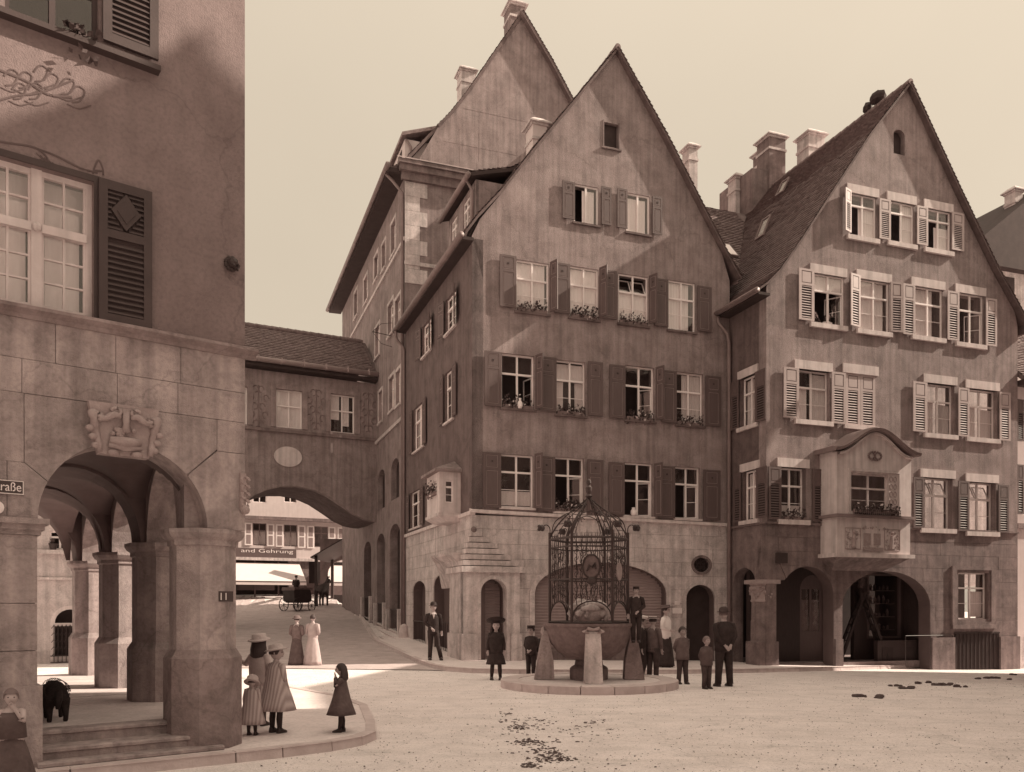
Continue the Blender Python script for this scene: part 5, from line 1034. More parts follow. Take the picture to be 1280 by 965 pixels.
# shallow vaults between the cross arches
ys_ = [.5] + [c[1] for c in cols[1:]]
for ya, yb in zip(ys_, ys_[1:]):
    b = MB(FL); nn = 28; vs = []
    for i in range(nn + 1):
        for j in range(nn + 1):
            s = -1 + 2 * i / nn; t = -1 + 2 * j / nn; x = -2.45 + 2.05 * i / nn; y = ya + (yb - ya) * j / nn; z = zi + .02 + 1.02 * max(math.sqrt(max(0, 1 - min(1, abs((x + 1.43) / .92)) ** 2)), math.sqrt(max(0, 1 - min(1, abs(t)) ** 2)))
            vs.append((x, y, z))
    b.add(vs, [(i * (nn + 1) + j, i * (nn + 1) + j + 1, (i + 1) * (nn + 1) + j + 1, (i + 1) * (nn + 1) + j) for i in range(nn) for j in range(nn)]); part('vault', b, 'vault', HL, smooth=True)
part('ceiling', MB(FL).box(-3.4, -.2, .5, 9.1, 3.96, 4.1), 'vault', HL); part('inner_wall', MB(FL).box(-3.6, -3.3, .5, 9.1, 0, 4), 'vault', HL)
for k in range(5): part('floor_slab', MB(FL).box(-3.3, -.02, .62 + k * 1.7, 2.3 + k * 1.7, .2, zfl - .003 * (k % 2)), 'floor', HL)
def step(y0, z1_, z0_, y1, xb): return MB(FL).loft([[(x, y0 + .03, z0_), (x, y0 + .03, z1_ - .06), (x, y0, z1_ - .045), (x, y0, z1_ - .015), (x, y0 + .02, z1_), (x, y1, z1_), (x, y1, z0_)] for x in (uA - .02, xb)])
part('step', step(.36, zfl, .22, .62, -.62), 'stone_left', HL); part('step', step(.02, .30, .08, .4, -.5), 'stone_left', HL); part('step', step(-.16, .175, .0, .1, -.3), 'stone_left', HL)
# big window and shutter
y = .14; x0, x1, z0, z1 = bw_; zt = FL.px(112, 297)[1]; xm = FL.px(47, 0)[0]; b = MB(FL); t = .05
b.box(x1 - .06, x1, y - t, y, z0, z1).box(xm - .05, xm + .05, y - t - .02, y, z0, z1).box(x0, x1 - .06, y - t, y, z1 - .06, z1).box(x0, x1 - .06, y - t, y, z0, z0 + .07)
b.box(x0, xm - .05, y - t - .04, y, zt - .05, zt + .04).box(xm + .05, x1 - .06, y - t - .04, y, zt - .05, zt + .04)
b.blob((xm, y - t - .03, zt), .05)
WL = part('window', b, 'trim', HL); gb = MB(FL)
for xa, xb in ((xm + .05, x1 - .06), (2 * xm - x1 + .06, xm - .05)):
    for za, zb, nr_ in ((zt + .04, z1 - .06, 2), (z0 + .07, zt - .05, 3)):
        gb.box(xa, xa + .025, y - .04, y, za, zb).box(xb - .025, xb, y - .04, y, za, zb); xmid = (xa + xb) / 2; gb.box(xmid - .012, xmid + .012, y - .045, y - .005, za, zb)
        for k in range(1, nr_): zz = za + (zb - za) * k / nr_; gb.box(xa + .025, xmid - .012, y - .042, y - .008, zz - .01, zz + .01).box(xmid + .012, xb - .025, y - .042, y - .008, zz - .01, zz + .01)
        for c in range(2):
            for k in range(nr_): part('pane', MB(FL).box((xa if c == 0 else xmid) + .012, (xmid if c == 0 else xb) - .012, y - .026, y - .021, za + (zb - za) * k / nr_ + .005, za + (zb - za) * (k + 1) / nr_ - .005), 'glass', WL)
part('glazing_bars', gb, 'trim', WL)
for xa, xb in ((x0, xm - .08), (xm + .1, x1 - .1)): part('curtain', MB(FL).box(xa, xb, y + .10, y + .11, z0, zt + .3), 'curtain', WL); 
part('curtain', MB(FL).box(x0, x1, y + .2, y + .21, zt + .1, z1), 'curtain', WL)
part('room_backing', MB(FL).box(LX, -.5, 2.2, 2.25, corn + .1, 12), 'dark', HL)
part('window_surround', MB(FL).box(x1 + .001, x1 + .07, -.02, .1, z0, z1 + .07).box(x0, x1, -.02, .1, z1 + .001, z1 + .07), 'shut_l', HL)
def bigshutter(u0, u1, z0, z1, diamond):
    b = MB(FL); W = u1 - u0; e = W * .16; y0, y1 = -.08, -.035; zm = z0 + (z1 - z0) * .60 if diamond else z1 - .06
    b.box(u0, u0 + e, y0, y1, z0, z1).box(u1 - e, u1, y0, y1, z0, z1)
    for za, zb in ([(z0, z0 + .1), (zm, zm + .09), (z1 - .1, z1)] if diamond else [(z0, z0 + .1), (z1 - .06, z1)]): b.box(u0 + e, u1 - e, y0, y1, za, zb)
    s = part('shutter', b, 'shut_l', HL); part('back_board', MB(FL).box(u0 + e, u1 - e, y1 - .008, y1 - .002, z0 + .1, z1 - .1), 'dark', s)
    def slat(xa, xb, z): part('slat', MB(FL).add([(xa, y0 + .004, z), (xb, y0 + .004, z), (xb, y1 - .01, z + .045), (xa, y1 - .01, z + .045), (xa, y0 + .004, z + .008), (xb, y0 + .004, z + .008), (xb, y1 - .01, z + .053), (xa, y1 - .01, z + .053)], [(0, 3, 2, 1), (4, 5, 6, 7), (0, 1, 5, 4), (1, 2, 6, 5), (2, 3, 7, 6), (3, 0, 4, 7)]), 'shut_l', s)
    n = 13 if diamond else 22; top = zm if diamond else z1 - .06
    for k in range(n): slat(u0 + e, u1 - e, z0 + .11 + (top - z0 - .14) * k / n)
    if diamond:
        za, zb = zm + .09, z1 - .1; c = (za + zb) / 2; um = (u0 + u1) / 2; hw = (u1 - u0) / 2 - e
        part('diamond_panel', MB(FL).prism([(um - hw * .82, c), (um, za + .015), (um + hw * .82, c), (um, zb - .015)], y0 - .008, y1).prism([(um - hw * .5, c), (um, za + .09), (um + hw * .5, c), (um, zb - .09)], y0 - .018, y0 - .0081), 'shut_l', s)
        for k in range(8):
            z = za + (zb - za) * (k + .2) / 8; w = hw * .82 * (1 - abs(z + .02 - c) / ((zb - za) / 2)); w = max(0, w)
            if hw - w > .03: slat(u0 + e, um - w - .01, z); slat(um + w + .01, u1 - e, z)
q = pr(FL, 122, 188, 234, 409); bigshutter(q[0], q[1], q[2], q[3], True)
q = pr(FL, 127, 196, 66, 66); bigshutter(q[0], q[1], q[2], q[2] + 1.55, False)
window(FL, HL, *bu_, y=.14, wood='shut_l'); part('sill', MB(FL).box(bu_[0] - .1, bu_[1] + .62, -.12, .1, bu_[2] - .06, bu_[2] - .001), 'shut_l', HL)
flowers(FL, bu_[1] - .35, bu_[1] - .02, -.10, bu_[2] - .03, 'trailing twig of leaves hanging over the topmost sill of the arcade house', n=26, h=.08, hang=.22, box=False, bloom=0)
# iron boss on the wall, painted ornament
q = P((288, 331))[0]; b = MB(FL)
for k in range(9): a = k * 2 * math.pi / 9; b.blob((q[0] + .06 * math.cos(a), -.04, q[1] + .06 * math.sin(a)), .035, n=7, m=5)
b.blob((q[0], -.08, q[1]), .06); b.tube([(q[0] - .03, -.10, q[1] + .02), (q[0], -.13, q[1] - .05), (q[0] + .05, -.1, q[1] - .08), (q[0] + .07, -.09, q[1] - .02)], .018); part('iron_boss', b, 'black', HL)
def scroll(pts, r, m='orn'):
    q = [FL.px(x, y) for x, y in pts]; b = MB(FL); b.tube([Vector((c[0], -.003, c[1])) for c in curve([(a, 0, z) for a, z in q], 5) for c in [(c.x, c.z)]], r, n=5, flat=.35, fd=(1, 0, 0)); return b
sc_ = MB(FL)
def addscroll(pts, r):
    o = scroll(pts, r); sc_.add(o.v, o.f)
addscroll([(-30, 172), (5, 178), (38, 183), (52, 190), (60, 201), (54, 206), (50, 199)], .012); addscroll([(38, 183), (70, 195), (100, 210), (122, 216)], .012)
for k in range(6): addscroll([(45 + k * 5, 191 + k * 3), (52 + k * 5, 198 + k * 2.6), (60 + k * 6, 203 + k * 2)], .006)
addscroll([(116, 217), (118, 209), (123, 200), (128, 210), (129, 219)], .011); addscroll([(117, 213), (129, 214)], .012)
for x0_, y0_ in ((5, 95), (22, 98), (42, 90), (55, 100), (15, 112), (35, 112), (75, 106), (88, 116)):
    addscroll([(x0_, y0_), (x0_ + 8, y0_ - 8), (x0_ + 18, y0_ - 2), (x0_ + 12, y0_ + 10), (x0_ + 2, y0_ + 12)], .010); addscroll([(x0_ - 4, y0_ + 14), (x0_ + 10, y0_ + 20), (x0_ + 26, y0_ + 16)], .008)
addscroll([(-10, 84), (30, 100), (60, 118), (90, 122)], .016); addscroll([(-10, 128), (20, 120), (50, 116), (92, 100)], .012)
part('painted_ornament', sc_, 'orn', HL)
# eaves and roof high above
part('eaves', MB(FL).box(LX - 2, .5, -.5, 9.6, 12.4, 12.6), 'tile_dark', HL); b = MB(FL); b.loft([[(LX - 2, -.5, 12.6), (.5, -.5, 12.6), (.5, 9.6, 12.6), (LX - 2, 9.6, 12.6)], [(LX + 1, 3, 17), (-2.5, 3, 17), (-2.5, 7, 17), (LX + 1, 7, 17)]]); part('roof', b, 'tile', HL)
# street sign and number plate
q = (FL.px(-70, 0)[0], FL.px(29, 0)[0], FL.px(14, 618)[1], FL.px(14, 601)[1]); ss = thing('street_sign', 'dark enamel street name sign ending in Strasse beside the arcade arch', 'street sign', tuple(FL.w(q[1], -.02, q[2])), math.atan2(.6098, .7926))
part('plate', MB(FL).box(q[0], q[1], -.035, -.009, q[2], q[3]), 'sign_d', ss); part('rim', MB(FL).box(q[0], q[1], -.038, -.0351, q[2], q[2] + .008).box(q[0], q[1], -.038, -.0351, q[3] - .008, q[3]).box(q[1] - .008, q[1], -.038, -.0351, q[2] + .008, q[3] - .008), 'sign_w', ss)
text(FL, ss, 'Straße', FL.px(-12, 0)[0], FL.px(26, 0)[0], q[2] + .03, q[3] - .02, -.038, 'sign_w')
q = pr(FL, -10, 5, 626, 643); solo('small_disc', MB(FL).tube([(q[1] - .07, -.03, q[2] + .07), (q[1] - .07, -.009, q[2] + .07)], .07, n=16), 'sign_w', 'small white enamel disc just under the street name sign', 'plate', tuple(FL.w(q[1] - .07, -.02, q[2])))
fo = Fr(0, 0, 1, 0); fo.m = FL.m @ Matrix.Translation((cols[0][0], cols[0][1], 0)); cf = -.355
q = (FL.px(266, 0)[0] + .07, FL.px(282, 0)[0] + .09, FL.px(273, 752)[1], FL.px(273, 739)[1]); hn = thing('house_number', 'small dark number plate with white figures on the near column', 'number plate', tuple(FL.w(q[0], 0, q[2])), math.atan2(.6098, .7926))
yy = cols[0][1] - .355; part('plate', MB(FL).box(q[0], q[1], yy - .012, yy - .002, q[2], q[3]), 'sign_d', hn); text(FL, hn, '11', q[0] + .02, q[0] + .09, q[2] + .02, q[3] - .02, yy - .014, 'sign_w'); text(FL, hn, '½', q[0] + .105, q[1] - .01, q[2] + .02, q[3] - .04, yy - .014, 'sign_w') if 0 else None
# ================================================================== BRIDGE BUILDING
HB = thing('bridge_house', 'covered bridge building spanning the street, wide low arch and painted walls under a tiled roof', 'building', (-6.8, 42, 0), math.atan2(1050, 2050))
BXL = -19.0; Bd = 4.0
arc = [FB.px(x, y) for x, y in [(300, 634), (306, 628), (318, 619), (334, 612), (352, 608), (372, 608), (392, 612), (410, 620), (428, 632), (442, 642), (456, 649), (470, 652)]]
arc = [(arc[0][0] - 2.2, arc[0][1] - 5)] + [(arc[0][0] - 1.2, arc[0][1] - 1.6)] + arc + [(.3, arc[-1][1])]
ge = mid(FB.px(306, 462)[1], FB.px(468, 478)[1]); st = mid(FB.px(306, 534)[1], FB.px(468, 547)[1])
Wb = [(345, 378, 487.5, 535), (413, 443.5, 493.5, 541), (296, 309.5, 483, 530)]; hwb = [rect(*pr(FB, *t)) for t in Wb]
for h in hwb: pass
part('wall', mk(FB, lambda b: b.plate([(.3, ge), (BXL, ge), (BXL, arc[0][1]), (arc[0][0] - .01, arc[0][1])] + arc, hwb, 0, .4)), 'plaster', HB)
part('arch_vault', mk(FB, lambda b: b.add([(p[0], .4, p[1]) for p in arc] + [(p[0], Bd, p[1]) for p in arc] + [(p[0], .4, p[1] + .4) for p in arc] + [(p[0], Bd, p[1] + .4) for p in arc], [(i, i + 1, i + 1 + len(arc), i + len(arc)) for i in range(len(arc) - 1)] + [(i + 2 * len(arc), i + 3 * len(arc), i + 1 + 3 * len(arc), i + 1 + 2 * len(arc)) for i in range(len(arc) - 1)])), 'plaster_dark', HB)
part('back_wall', mk(FB, lambda b: b.plate([(.3, ge), (BXL, ge), (BXL, arc[0][1])] + arc, [], Bd - .3, Bd)), 'plaster_dark', HB)
part('string_course', MB(FB).box(BXL, .2, -.12, -.001, st - .14, st - .0), 'stone_dark', HB)
for i, t in enumerate(Wb):
    q = pr(FB, *t); window(FB, HB, *q, y=.2, fw=.06, trans=.42, bars=0, curtain=[(.0, 1, .0, 1, 'blind')] if i != 1 else [(.0, .4, .35, 1, 'blind'), (.5, .8, .2, 1, 'blind')])
    part('window_surround', mk(FB, lambda b: b.plate(rect(q[0] - .24, q[1] + .24, q[2], q[3] + .22), [rect(*q)], -.05, -.001)), 'plaster2', HB)
ov = FB.px(360, 571); part('medallion', mk(FB, lambda b: b.plate([(ov[0] + .66 * math.cos(a * math.pi / 14), ov[1] + .48 * math.sin(a * math.pi / 14)) for a in range(28)], [], -.05, -.001)), 'trim', HB)
b = MB(FB)
for x in (323, 395, 460, 477):
    c = FB.px(x, 505 + (x - 323) * .06); w_ = .55
    for s in (-1, 1):
        for (dx, dz_) in ((.12, -.9), (.35, -.5), (.2, -.1), (.4, .3), (.15, .7)):
            b.tube([(c[0] + s * (dx * w_ * 1.6 + .13 * math.cos(a * .8)), -.004, c[1] + dz_ + .16 * math.sin(a * .8)) for a in range(7)], .03, n=4)
    b.tube([(c[0], -.004, c[1] - 1.0), (c[0], -.004, c[1] + .9)], .03, n=4)
part('painted_ornament', b, 'orn2', HB)
rz0 = mid(FB.px(306, 452)[1], FB.px(470, 470)[1]); rz1 = mid(FB.px(308, 411)[1], FB.px(462, 426)[1]); f3 = Fr(0, 0, 1, 0)
kd = 2.1; rz1 = mid(FB.px(308, 411, kd)[1], FB.px(462, 426, kd)[1]); bp = [(-.55, rz0), (-.1, rz0 + .25), (kd, rz1)]
f3.m = FB.m @ Matrix(((0, 1, 0, 0), (1, 0, 0, 0), (0, 0, 1, 0), (0, 0, 0, 1)))
slab(f3, HB, bp, BXL, .1, th=.15); tiles(f3, HB, bp, BXL + 3, -.1, seed=41); slab(f3, HB, [(Bd + .5, rz0), (kd, rz1)], BXL, .1, th=.15); ridge(FB, HB, [(BXL + 2, kd, rz1 + .04), (-.1, kd, rz1 + .04)], r=.14)
b = MB(FB); b.tube([(BXL, -.62, rz0 - .02), (.1, -.62, rz0 - .02)], .12, n=10); part('gutter', b, 'zinc_pale', HB, smooth=True)
for k in range(9): part('gutter_bracket', MB(FB).box(-.6 - k * 1.05, -.56 - k * 1.05, -.76, -.50, rz0 - .13, rz0 + .14), 'zinc_pale', HB)
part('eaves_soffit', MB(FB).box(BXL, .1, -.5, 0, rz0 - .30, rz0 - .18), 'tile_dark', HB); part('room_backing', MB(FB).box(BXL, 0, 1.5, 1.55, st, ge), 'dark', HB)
# ================================================================== SHOPS BEYOND THE BRIDGE
FE = Fr(-13.7, 60, 2300, 1050); HE = thing('shop_building', 'shop building with cream shutters and a long name board seen through the bridge arch', 'building', (-13.7, 60, 0), math.atan2(1050, 2300))
zg = FE.px(380, 738)[1]; zw1 = FE.px(380, 700)[1]
WE = [(316, 333, 654, 682), (355, 371.5, 656, 683), (393, 410, 658, 684), (282, 298, 652, 680), (431.5, 447, 660, 686)]
part('wall', mk(FE, lambda b: b.plate(rect(-9, 9, zw1, 16), [rect(*pr(FE, *t)) for t in WE] + [rect(*pr(FE, a, c, 600, 628)) for a, c in ((316, 333), (355, 371), (393, 410))], 0, .3)), 'plaster_pale', HE)
part('lower_wall', MB(FE).box(-9, -6.0, -.0, .4, 1, zw1).box(-2.2, -.8, .0, .4, 1, zw1).box(3.2, 9, 0, .4, 1, zw1), 'stone_dark', HE)
part('shop_interior', MB(FE).box(-9, 9, 2.6, 2.7, 1, 16), 'dark', HE); part('cornice', MB(FE).box(-9, 9, -.35, 0, FE.px(380, 652)[1], FE.px(380, 648)[1]), 'stone_dark', HE); part('cornice', MB(FE).box(-9, 9, -.2, 0, zw1 - .1, zw1 + .1), 'stone', HE)
for i, t in enumerate(WE): window(FE, HE, *pr(FE, *t), y=.12, wood='stone_dark', bars=0, curtain=[(.05, .45, .05, .7, 'curtain'), (.55, .95, .05, .7, 'curtain')] if i < 2 else None)
for a, c in ((316, 333), (355, 371), (393, 410)): window(FE, HE, *pr(FE, a, c, 600, 628), y=.12, bars=0)
for x0, x1 in ((306, 315), (334, 342.5), (345, 354), (372.5, 381.5), (384, 392.5), (410.5, 419), (422, 431)):
    q = pr(FE, x0, x1, 653.5 + (x0 - 306) * .05, 681.5 + (x0 - 306) * .05); s = part('shutter', MB(FE).box(q[0], q[1], -.06, -.01, q[2], q[3]), 'wood_w', HE); zm = mid(q[2], q[3])
    part('panel', MB(FE).box(q[0] + .09, q[1] - .09, -.07, -.0601, q[2] + .1, zm - .05).box(q[0] + .09, q[1] - .09, -.07, -.0601, zm + .05, q[3] - .1), 'roll', s)
q = pr(FE, 288, 370, 685.5, 698.5); sg = thing('shop_sign', 'long dark shop name board with pale lettering above the left awning', 'shop sign', tuple(FE.w(q[0], 0, q[2])), math.atan2(1050, 2300))
part('board', MB(FE).box(q[0], q[1], -.12, -.02, q[2], q[3]), 'shut_m', sg); text(FE, sg, 'and Gehrung', FE.px(301, 0)[0], FE.px(366, 0)[0], q[2] + .34, q[3] - .06, -.13, 'sign_w'); 0
def awn(x0, x1, yt, yb, drop, lab, ex=1.6):
    a = FE.px(x0, yt); c = FE.px(x1, yt); zt = a[1]; zb = FE.px(mid(x0, x1), yb, -ex)[1]; t = thing('awning', lab, 'awning', tuple(FE.w(a[0], 0, zb)), math.atan2(1050, 2300), 'pale shop awnings')
    b = MB(FE).add([(a[0], -.05, zt), (c[0], -.05, zt), (c[0] + .2, -ex, zb + .25), (a[0] - .2, -ex, zb + .25), (c[0] + .2, -ex, zb), (a[0] - .2, -ex, zb), (a[0], -.05, zt - .03), (c[0], -.05, zt - .03), (c[0] + .2, -ex + .03, zb + .22), (a[0] - .2, -ex + .03, zb + .22)], [(3, 2, 1, 0), (5, 4, 2, 3), (6, 7, 8, 9)]); part('cloth', b, 'awning', t)
    b = MB(FE); b.tube([(a[0] - .1, -.05, zb), (a[0] - .1, -ex, zb + .02)], .03).tube([(c[0] + .1, -.05, zb), (c[0] + .1, -ex, zb + .02)], .03).tube([(a[0] - .2, -ex, zb + .23), (c[0] + .2, -ex, zb + .23)], .03); part('arms', b, 'iron', t)
awn(288, 374, 703, 731, 0, 'wide white awning over the left shop window below the name board'); awn(402, 432, 706, 732, 0, 'smaller white awning over the right shop beyond the bridge arch')
b = MB(FE)
for x in (-8, -6.2, -4.5, -2.9): b.box(x, x + .1, .3, .4, 1, zw1)
part('shop_front', b, 'shut_m', HE); part('goods_table', MB(FE).box(-5.6, -3.1, .5, .9, zg, zg + .9), 'shut_m', HE); part('goods_table', MB(FE).box(-1.0, 2.4, -.2, .1, zg - .3, zg + .5), 'shut_m', HE)
part('roof', MB(FE).box(-9, 9, -.5, 5, 16, 16.3), 'tile', HE)
# dark canopy on posts reaching from the tall house
q = FTS; T = thing('canopy', 'dark sloping market canopy on posts beside the street under the bridge', 'awning', (-10.2, 53, 0))
pa = Vector((-13.2, 56.5, 0)); A = [(-12.6, 52.5, 5.0 + .0), (-9.3, 52.5, 6.9), (-9.3, 58, 6.9), (-12.6, 58, 5.0)]
b = MB().add(A + [(x, y, z - .08) for x, y, z in A] , [(0, 1, 2, 3), (7, 6, 5, 4), (0, 4, 5, 1), (1, 5, 6, 2), (2, 6, 7, 3), (3, 7, 4, 0)]); part('canopy_roof', b, 'shut_l', T)
for x, y in ((-12.3, 52.8), (-12.3, 57.5), (-10.2, 52.8)): part('post', MB().box(x - .09, x + .09, y - .09, y + .09, g(x, y), 5.1 if x < -12 else 6.3), 'shut_l', T)
a1 = Fr(-12.3, 53.2, .1, 1); part('side_arch', mk(Fr(-13.3, 58.2, 1, .1), lambda b: b.plate(rect(0, 4.2, 2, 6.6), [arch(.5, 3.2, 1, 4.2, 1.0, 12)], 0, .4)), 'plaster_dark', T)
# house seen through the arcade
FC = Fr(-17.2, 25.0, .89, .45); HC = thing('courtyard_house', 'weathered house with a barred lunette window seen through the arcade', 'house', (-17.2, 25, 0), math.atan2(.45, .89))
ql = pr(FC, 63, 112, 757, 824); qa = arch(ql[0], ql[1], ql[2], ql[3] - .55, .55, 12); qw = pr(FC, 62, 88, 664, 687)
part('wall', mk(FC, lambda b: b.plate(rect(-3, 7, -.2, 7.5), [qa, rect(*qw)], 0, .3)), 'stone', HC); part('room_backing', MB(FC).box(-3, 7, .5, .55, -.2, 7.5), 'dark', HC)
part('cornice', MB(FC).box(-3, 7, -.14, -.001, qw[2] - .14, qw[2] - .02).box(-3, 7, -.08, -.001, qw[2] - .95, qw[2] - .88), 'stone', HC)
wn = window(FC, HC, *qw, y=.12, bars=0); zl_ = ql[3] - .6
lw = part('window', mk(FC, lambda b: b.plate(arch(ql[0], ql[1], ql[2], ql[3] - .55, .55, 12), [arch(ql[0] + .12, ql[1] - .12, ql[2] + .1, ql[3] - .55, .43, 12)], .0, .1).box(ql[0], ql[1], -.02, .08, zl_ - .05, zl_ + .05)), 'trim', HC)
b = MB(FC)
for k in range(9):
    x = ql[0] + .1 + (ql[1] - ql[0] - .2) * k / 8; b.tube([(x, -.05, ql[2] - .1), (x, -.05, zl_)], .013, n=5)
    for j in range(5): b.tube([(x - .07, -.05, ql[2] + .1 + j * .22), (x, -.07, ql[2] + .2 + j * .22), (x + .07, -.05, ql[2] + .1 + j * .22)], .01, n=4)
b.box(ql[0], ql[1], -.06, -.04, ql[2] - .1, ql[2] - .07).box(ql[0], ql[1], -.06, -.04, ql[2] + .1, ql[2] + .13); part('window_grille', b, 'black', lw)
for k, x in enumerate((qw[0] + .1, qw[0] + .6, qw[0] + 1.05)):
    p_ = thing('flower_pot', ('dark round pot at the left of the far sill seen through the arcade', 'long pale flower trough in the middle of the far sill seen through the arcade', 'small pot at the right of the far sill seen through the arcade')[k], 'flower pot', tuple(FC.w(x, -.06, qw[2])), 0)
    part('pot', mk(FC, lambda b: b.lathe([(.08 + .03 * (k == 1), qw[2] - .02), (.13, qw[2] + .16), (.14, qw[2] + .18)], c=(x, -.02), n=10)), ('black', 'trim', 'pot')[k], p_)
    b = MB(FC)
    for j in range(14): b.blob((x + .12 * (rnd.random() - .5), -.02 + .1 * (rnd.random() - .5), qw[2] + .2 + .12 * rnd.random()), .03, n=5, m=4)
    part('foliage', b, 'leaf', p_, kind='stuff')
# ================================================================== HOUSES ON THE SUNNY SIDE OF THE SQUARE (right of the picture, they shade it)
def plain_house(name, lab, x0, x1, y0, y1, h, gab, m='plaster', apex=None):
    t = thing(name, lab, 'house', (x0, y0, 0)); f = Fr(x0, y1, 0, -1); L = y1 - y0; zb = -1
    hs = [rect(a, a + 1, z, z + 1.7) for z in [1 + 3.3 * k for k in range(int((h - 2.5) / 3.3) + 1)] for a in [.8 + 2.2 * j for j in range(int((L - 1) / 2.2))]]
    part('wall', mk(f, lambda b: b.plate(rect(0, L, zb, h), hs, 0, .3)), m, t); part('body', MB().box(x0 + .35, x1, y0, y1, zb, h), m, t)
    for r_ in hs: window(f, t, r_[0][0], r_[1][0], r_[0][1], r_[2][1], y=.15, bars=0)
    am_ = apex[0] if apex else (y0 + y1) / 2; b = MB(); az_ = apex[1] if apex else h + gab
    b.prism(apex[2] if apex and len(apex) > 2 else [(y0 - .3, h - .1), (y1 + .3, h - .1), (am_, az_)], x0 - .2, x1, 'x'); part('roof', b, 'tile', t)
# (x is the first extruded axis: polygon is in y, z)
plain_house('plastered_house', 'tall house with a steep gable closing the square on the right', 11.6, 22, 2.6, 16.6, 15.2, 3, apex=(12.5, 19.4, [(2.3, 15.1), (16.9, 15.1), (13.6, 16.6), (13.1, 17.8), (12.8, 18.41), (12.62, 18.8), (12.53, 19.24), (12.3, 18.95), (11.93, 18.64), (11.4, 18.5), (9, 17.9)]))
plain_house('plastered_house', 'lower house beside the corner house on the right of the square', 18.6, 28, 16.2, 29.9, 15.0, 1.2, m='plaster2')
for x0_, h_, lab_ in ((-26, 13.5, 'long plastered house on the near side of the square, left one behind the viewer'), (-5, 15, 'plastered house on the near side of the square, right one behind the viewer')):
    t_ = thing('plastered_house', lab_, 'house', (x0_, -16, 0)); w__ = 20.5; fq_ = Fr(x0_ + w__, -16, -1, 0); hs_ = [rect(a, a + 1.1, z, z + 1.7) for z in (1, 4.4, 7.8, 11.1) for a in [1 + 2.6 * j for j in range(7)]]
    part('wall', mk(fq_, lambda b: b.plate(rect(0, w__, -1, h_), hs_, 0, .3)), 'plaster_dark', t_); part('body', MB(fq_).box(0, w__, .35, 9, -1, h_), 'dark', t_); part('roof', mk(fq_, lambda b: b.prism([(-.4, h_), (9.4, h_), (4.5, h_ + 5)], -.3, w__ + .3, 'x')), 'tile', t_)
# ================================================================== FOUNTAIN
FX, FY = 1.77, 19.35; fz0 = g(FX, FY); FO = thing('fountain', 'round stone fountain crowned by a domed wrought iron cage, on a low round step', 'fountain', (FX, FY, fz0), 0)
f = Fr(FX, FY, 1, 0, fz0)
pt = .17
for k in range(18):
    a0 = 2 * math.pi * k / 18 + .005; a1 = 2 * math.pi * (k + 1) / 18 - .005; n = 5; A = [a0 + (a1 - a0) * i / n for i in range(n + 1)]; b = MB(f)
    Q = [(2.03 * math.cos(a), 2.03 * math.sin(a)) for a in A] + [(1.62 * math.cos(a), 1.62 * math.sin(a)) for a in reversed(A)]; j = .004 * rnd.random(); b.prism(Q, -.15, pt + j, 'z'); part('step_stone', b, 'kerb', FO)
part('platform', MB(f).lathe([(1.64, -.1), (1.64, pt - .01)], n=40), 'side', FO)
zr_ = 1.42
prof = [(.30, .62), (.52, .66), (.72, .80), (.88, 1.0), (.97, 1.2), (1.0, 1.36), (1.04, 1.40), (1.04, 1.46), (.97, 1.46), (.93, 1.3), (.7, 1.1), (.1, 1.02)]
part('basin', MB(f).lathe([(r, z) for r, z in prof], n=32), 'carve_d', FO, smooth=False)
part('water', MB(f).lathe([(.90, 1.33), (.90, 1.335)], n=32), 'zinc', FO)
part('stem', MB(f).lathe([(.44, pt), (.44, .42), (.40, .46), (.33, .50), (.30, .66), (.34, .70)], n=16), 'stone_dark', FO)
for k in range(4):
    a = -math.pi / 2 + k * math.pi / 2; c, s = math.cos(a), math.sin(a); b = MB(f); w = .185
    def pt_(r, t, z): return (c * r - s * t, s * r + c * t, z)
    rings = [[pt_(ro, w * q, z), pt_(ro, -w * q, z), pt_(ri, -w * q, z), pt_(ri, w * q, z)] for ro, ri, z, q in ((1.26, .80, pt, 1.05), (1.19, .82, .6, .98), (1.12, .90, 1.0, .92), (1.06, .95, 1.24, .88), (1.02, .97, 1.29, .82))]
    b.loft(rings); part('leg', b, ('stone', 'stone_base', 'stone_base', 'stone_left')[k], FO)  # shade on the right, back and left legs is put into their stone colour
b = MB(f)
for s in (-1, 1):
    b.tube([(s * .10, -1.03, 1.25), (s * .2, -1.08, 1.3), (s * .12, -1.1, 1.36), (0, -1.08, 1.33)], [.03, .05, .04, .03], n=6)
    b.tube([(s * 1.0, -.15, 1.15), (s * 1.06, 0, 1.25), (s * 1.04, .1, 1.35)], [.04, .06, .04], n=6)
part('carving', b, 'carve', FO)
# stone figure block inside the cage
b = MB(f); b.blob((0, 0, 1.72), .36, n=16, m=10, sq=(1.15, .9, .75)); rn = random.Random(2)
for k in range(70):
    a = rn.random() * 2 * math.pi; ph = (rn.random() - .3) * 1.4; b.blob((.40 * math.cos(ph) * math.cos(a), .32 * math.cos(ph) * math.sin(a), 1.72 + .26 * math.sin(ph)), .05 + .05 * rn.random(), n=7, m=5)
for s in (-1, 1): b.tube([(s * .12, -.25, 1.9), (s * .34, -.28, 1.85), (s * .45, -.2, 1.68), (s * .34, -.25, 1.52)], [.05, .07, .07, .04], n=8)
b.tube([(-.2, -.33, 1.78), (0, -.38, 1.82), (.2, -.33, 1.78)], [.05, .08, .05], n=8); b.lathe([(.35, 1.35), (.32, 1.5)], n=12); part('carved_block', b, 'stone', FO, smooth=True)
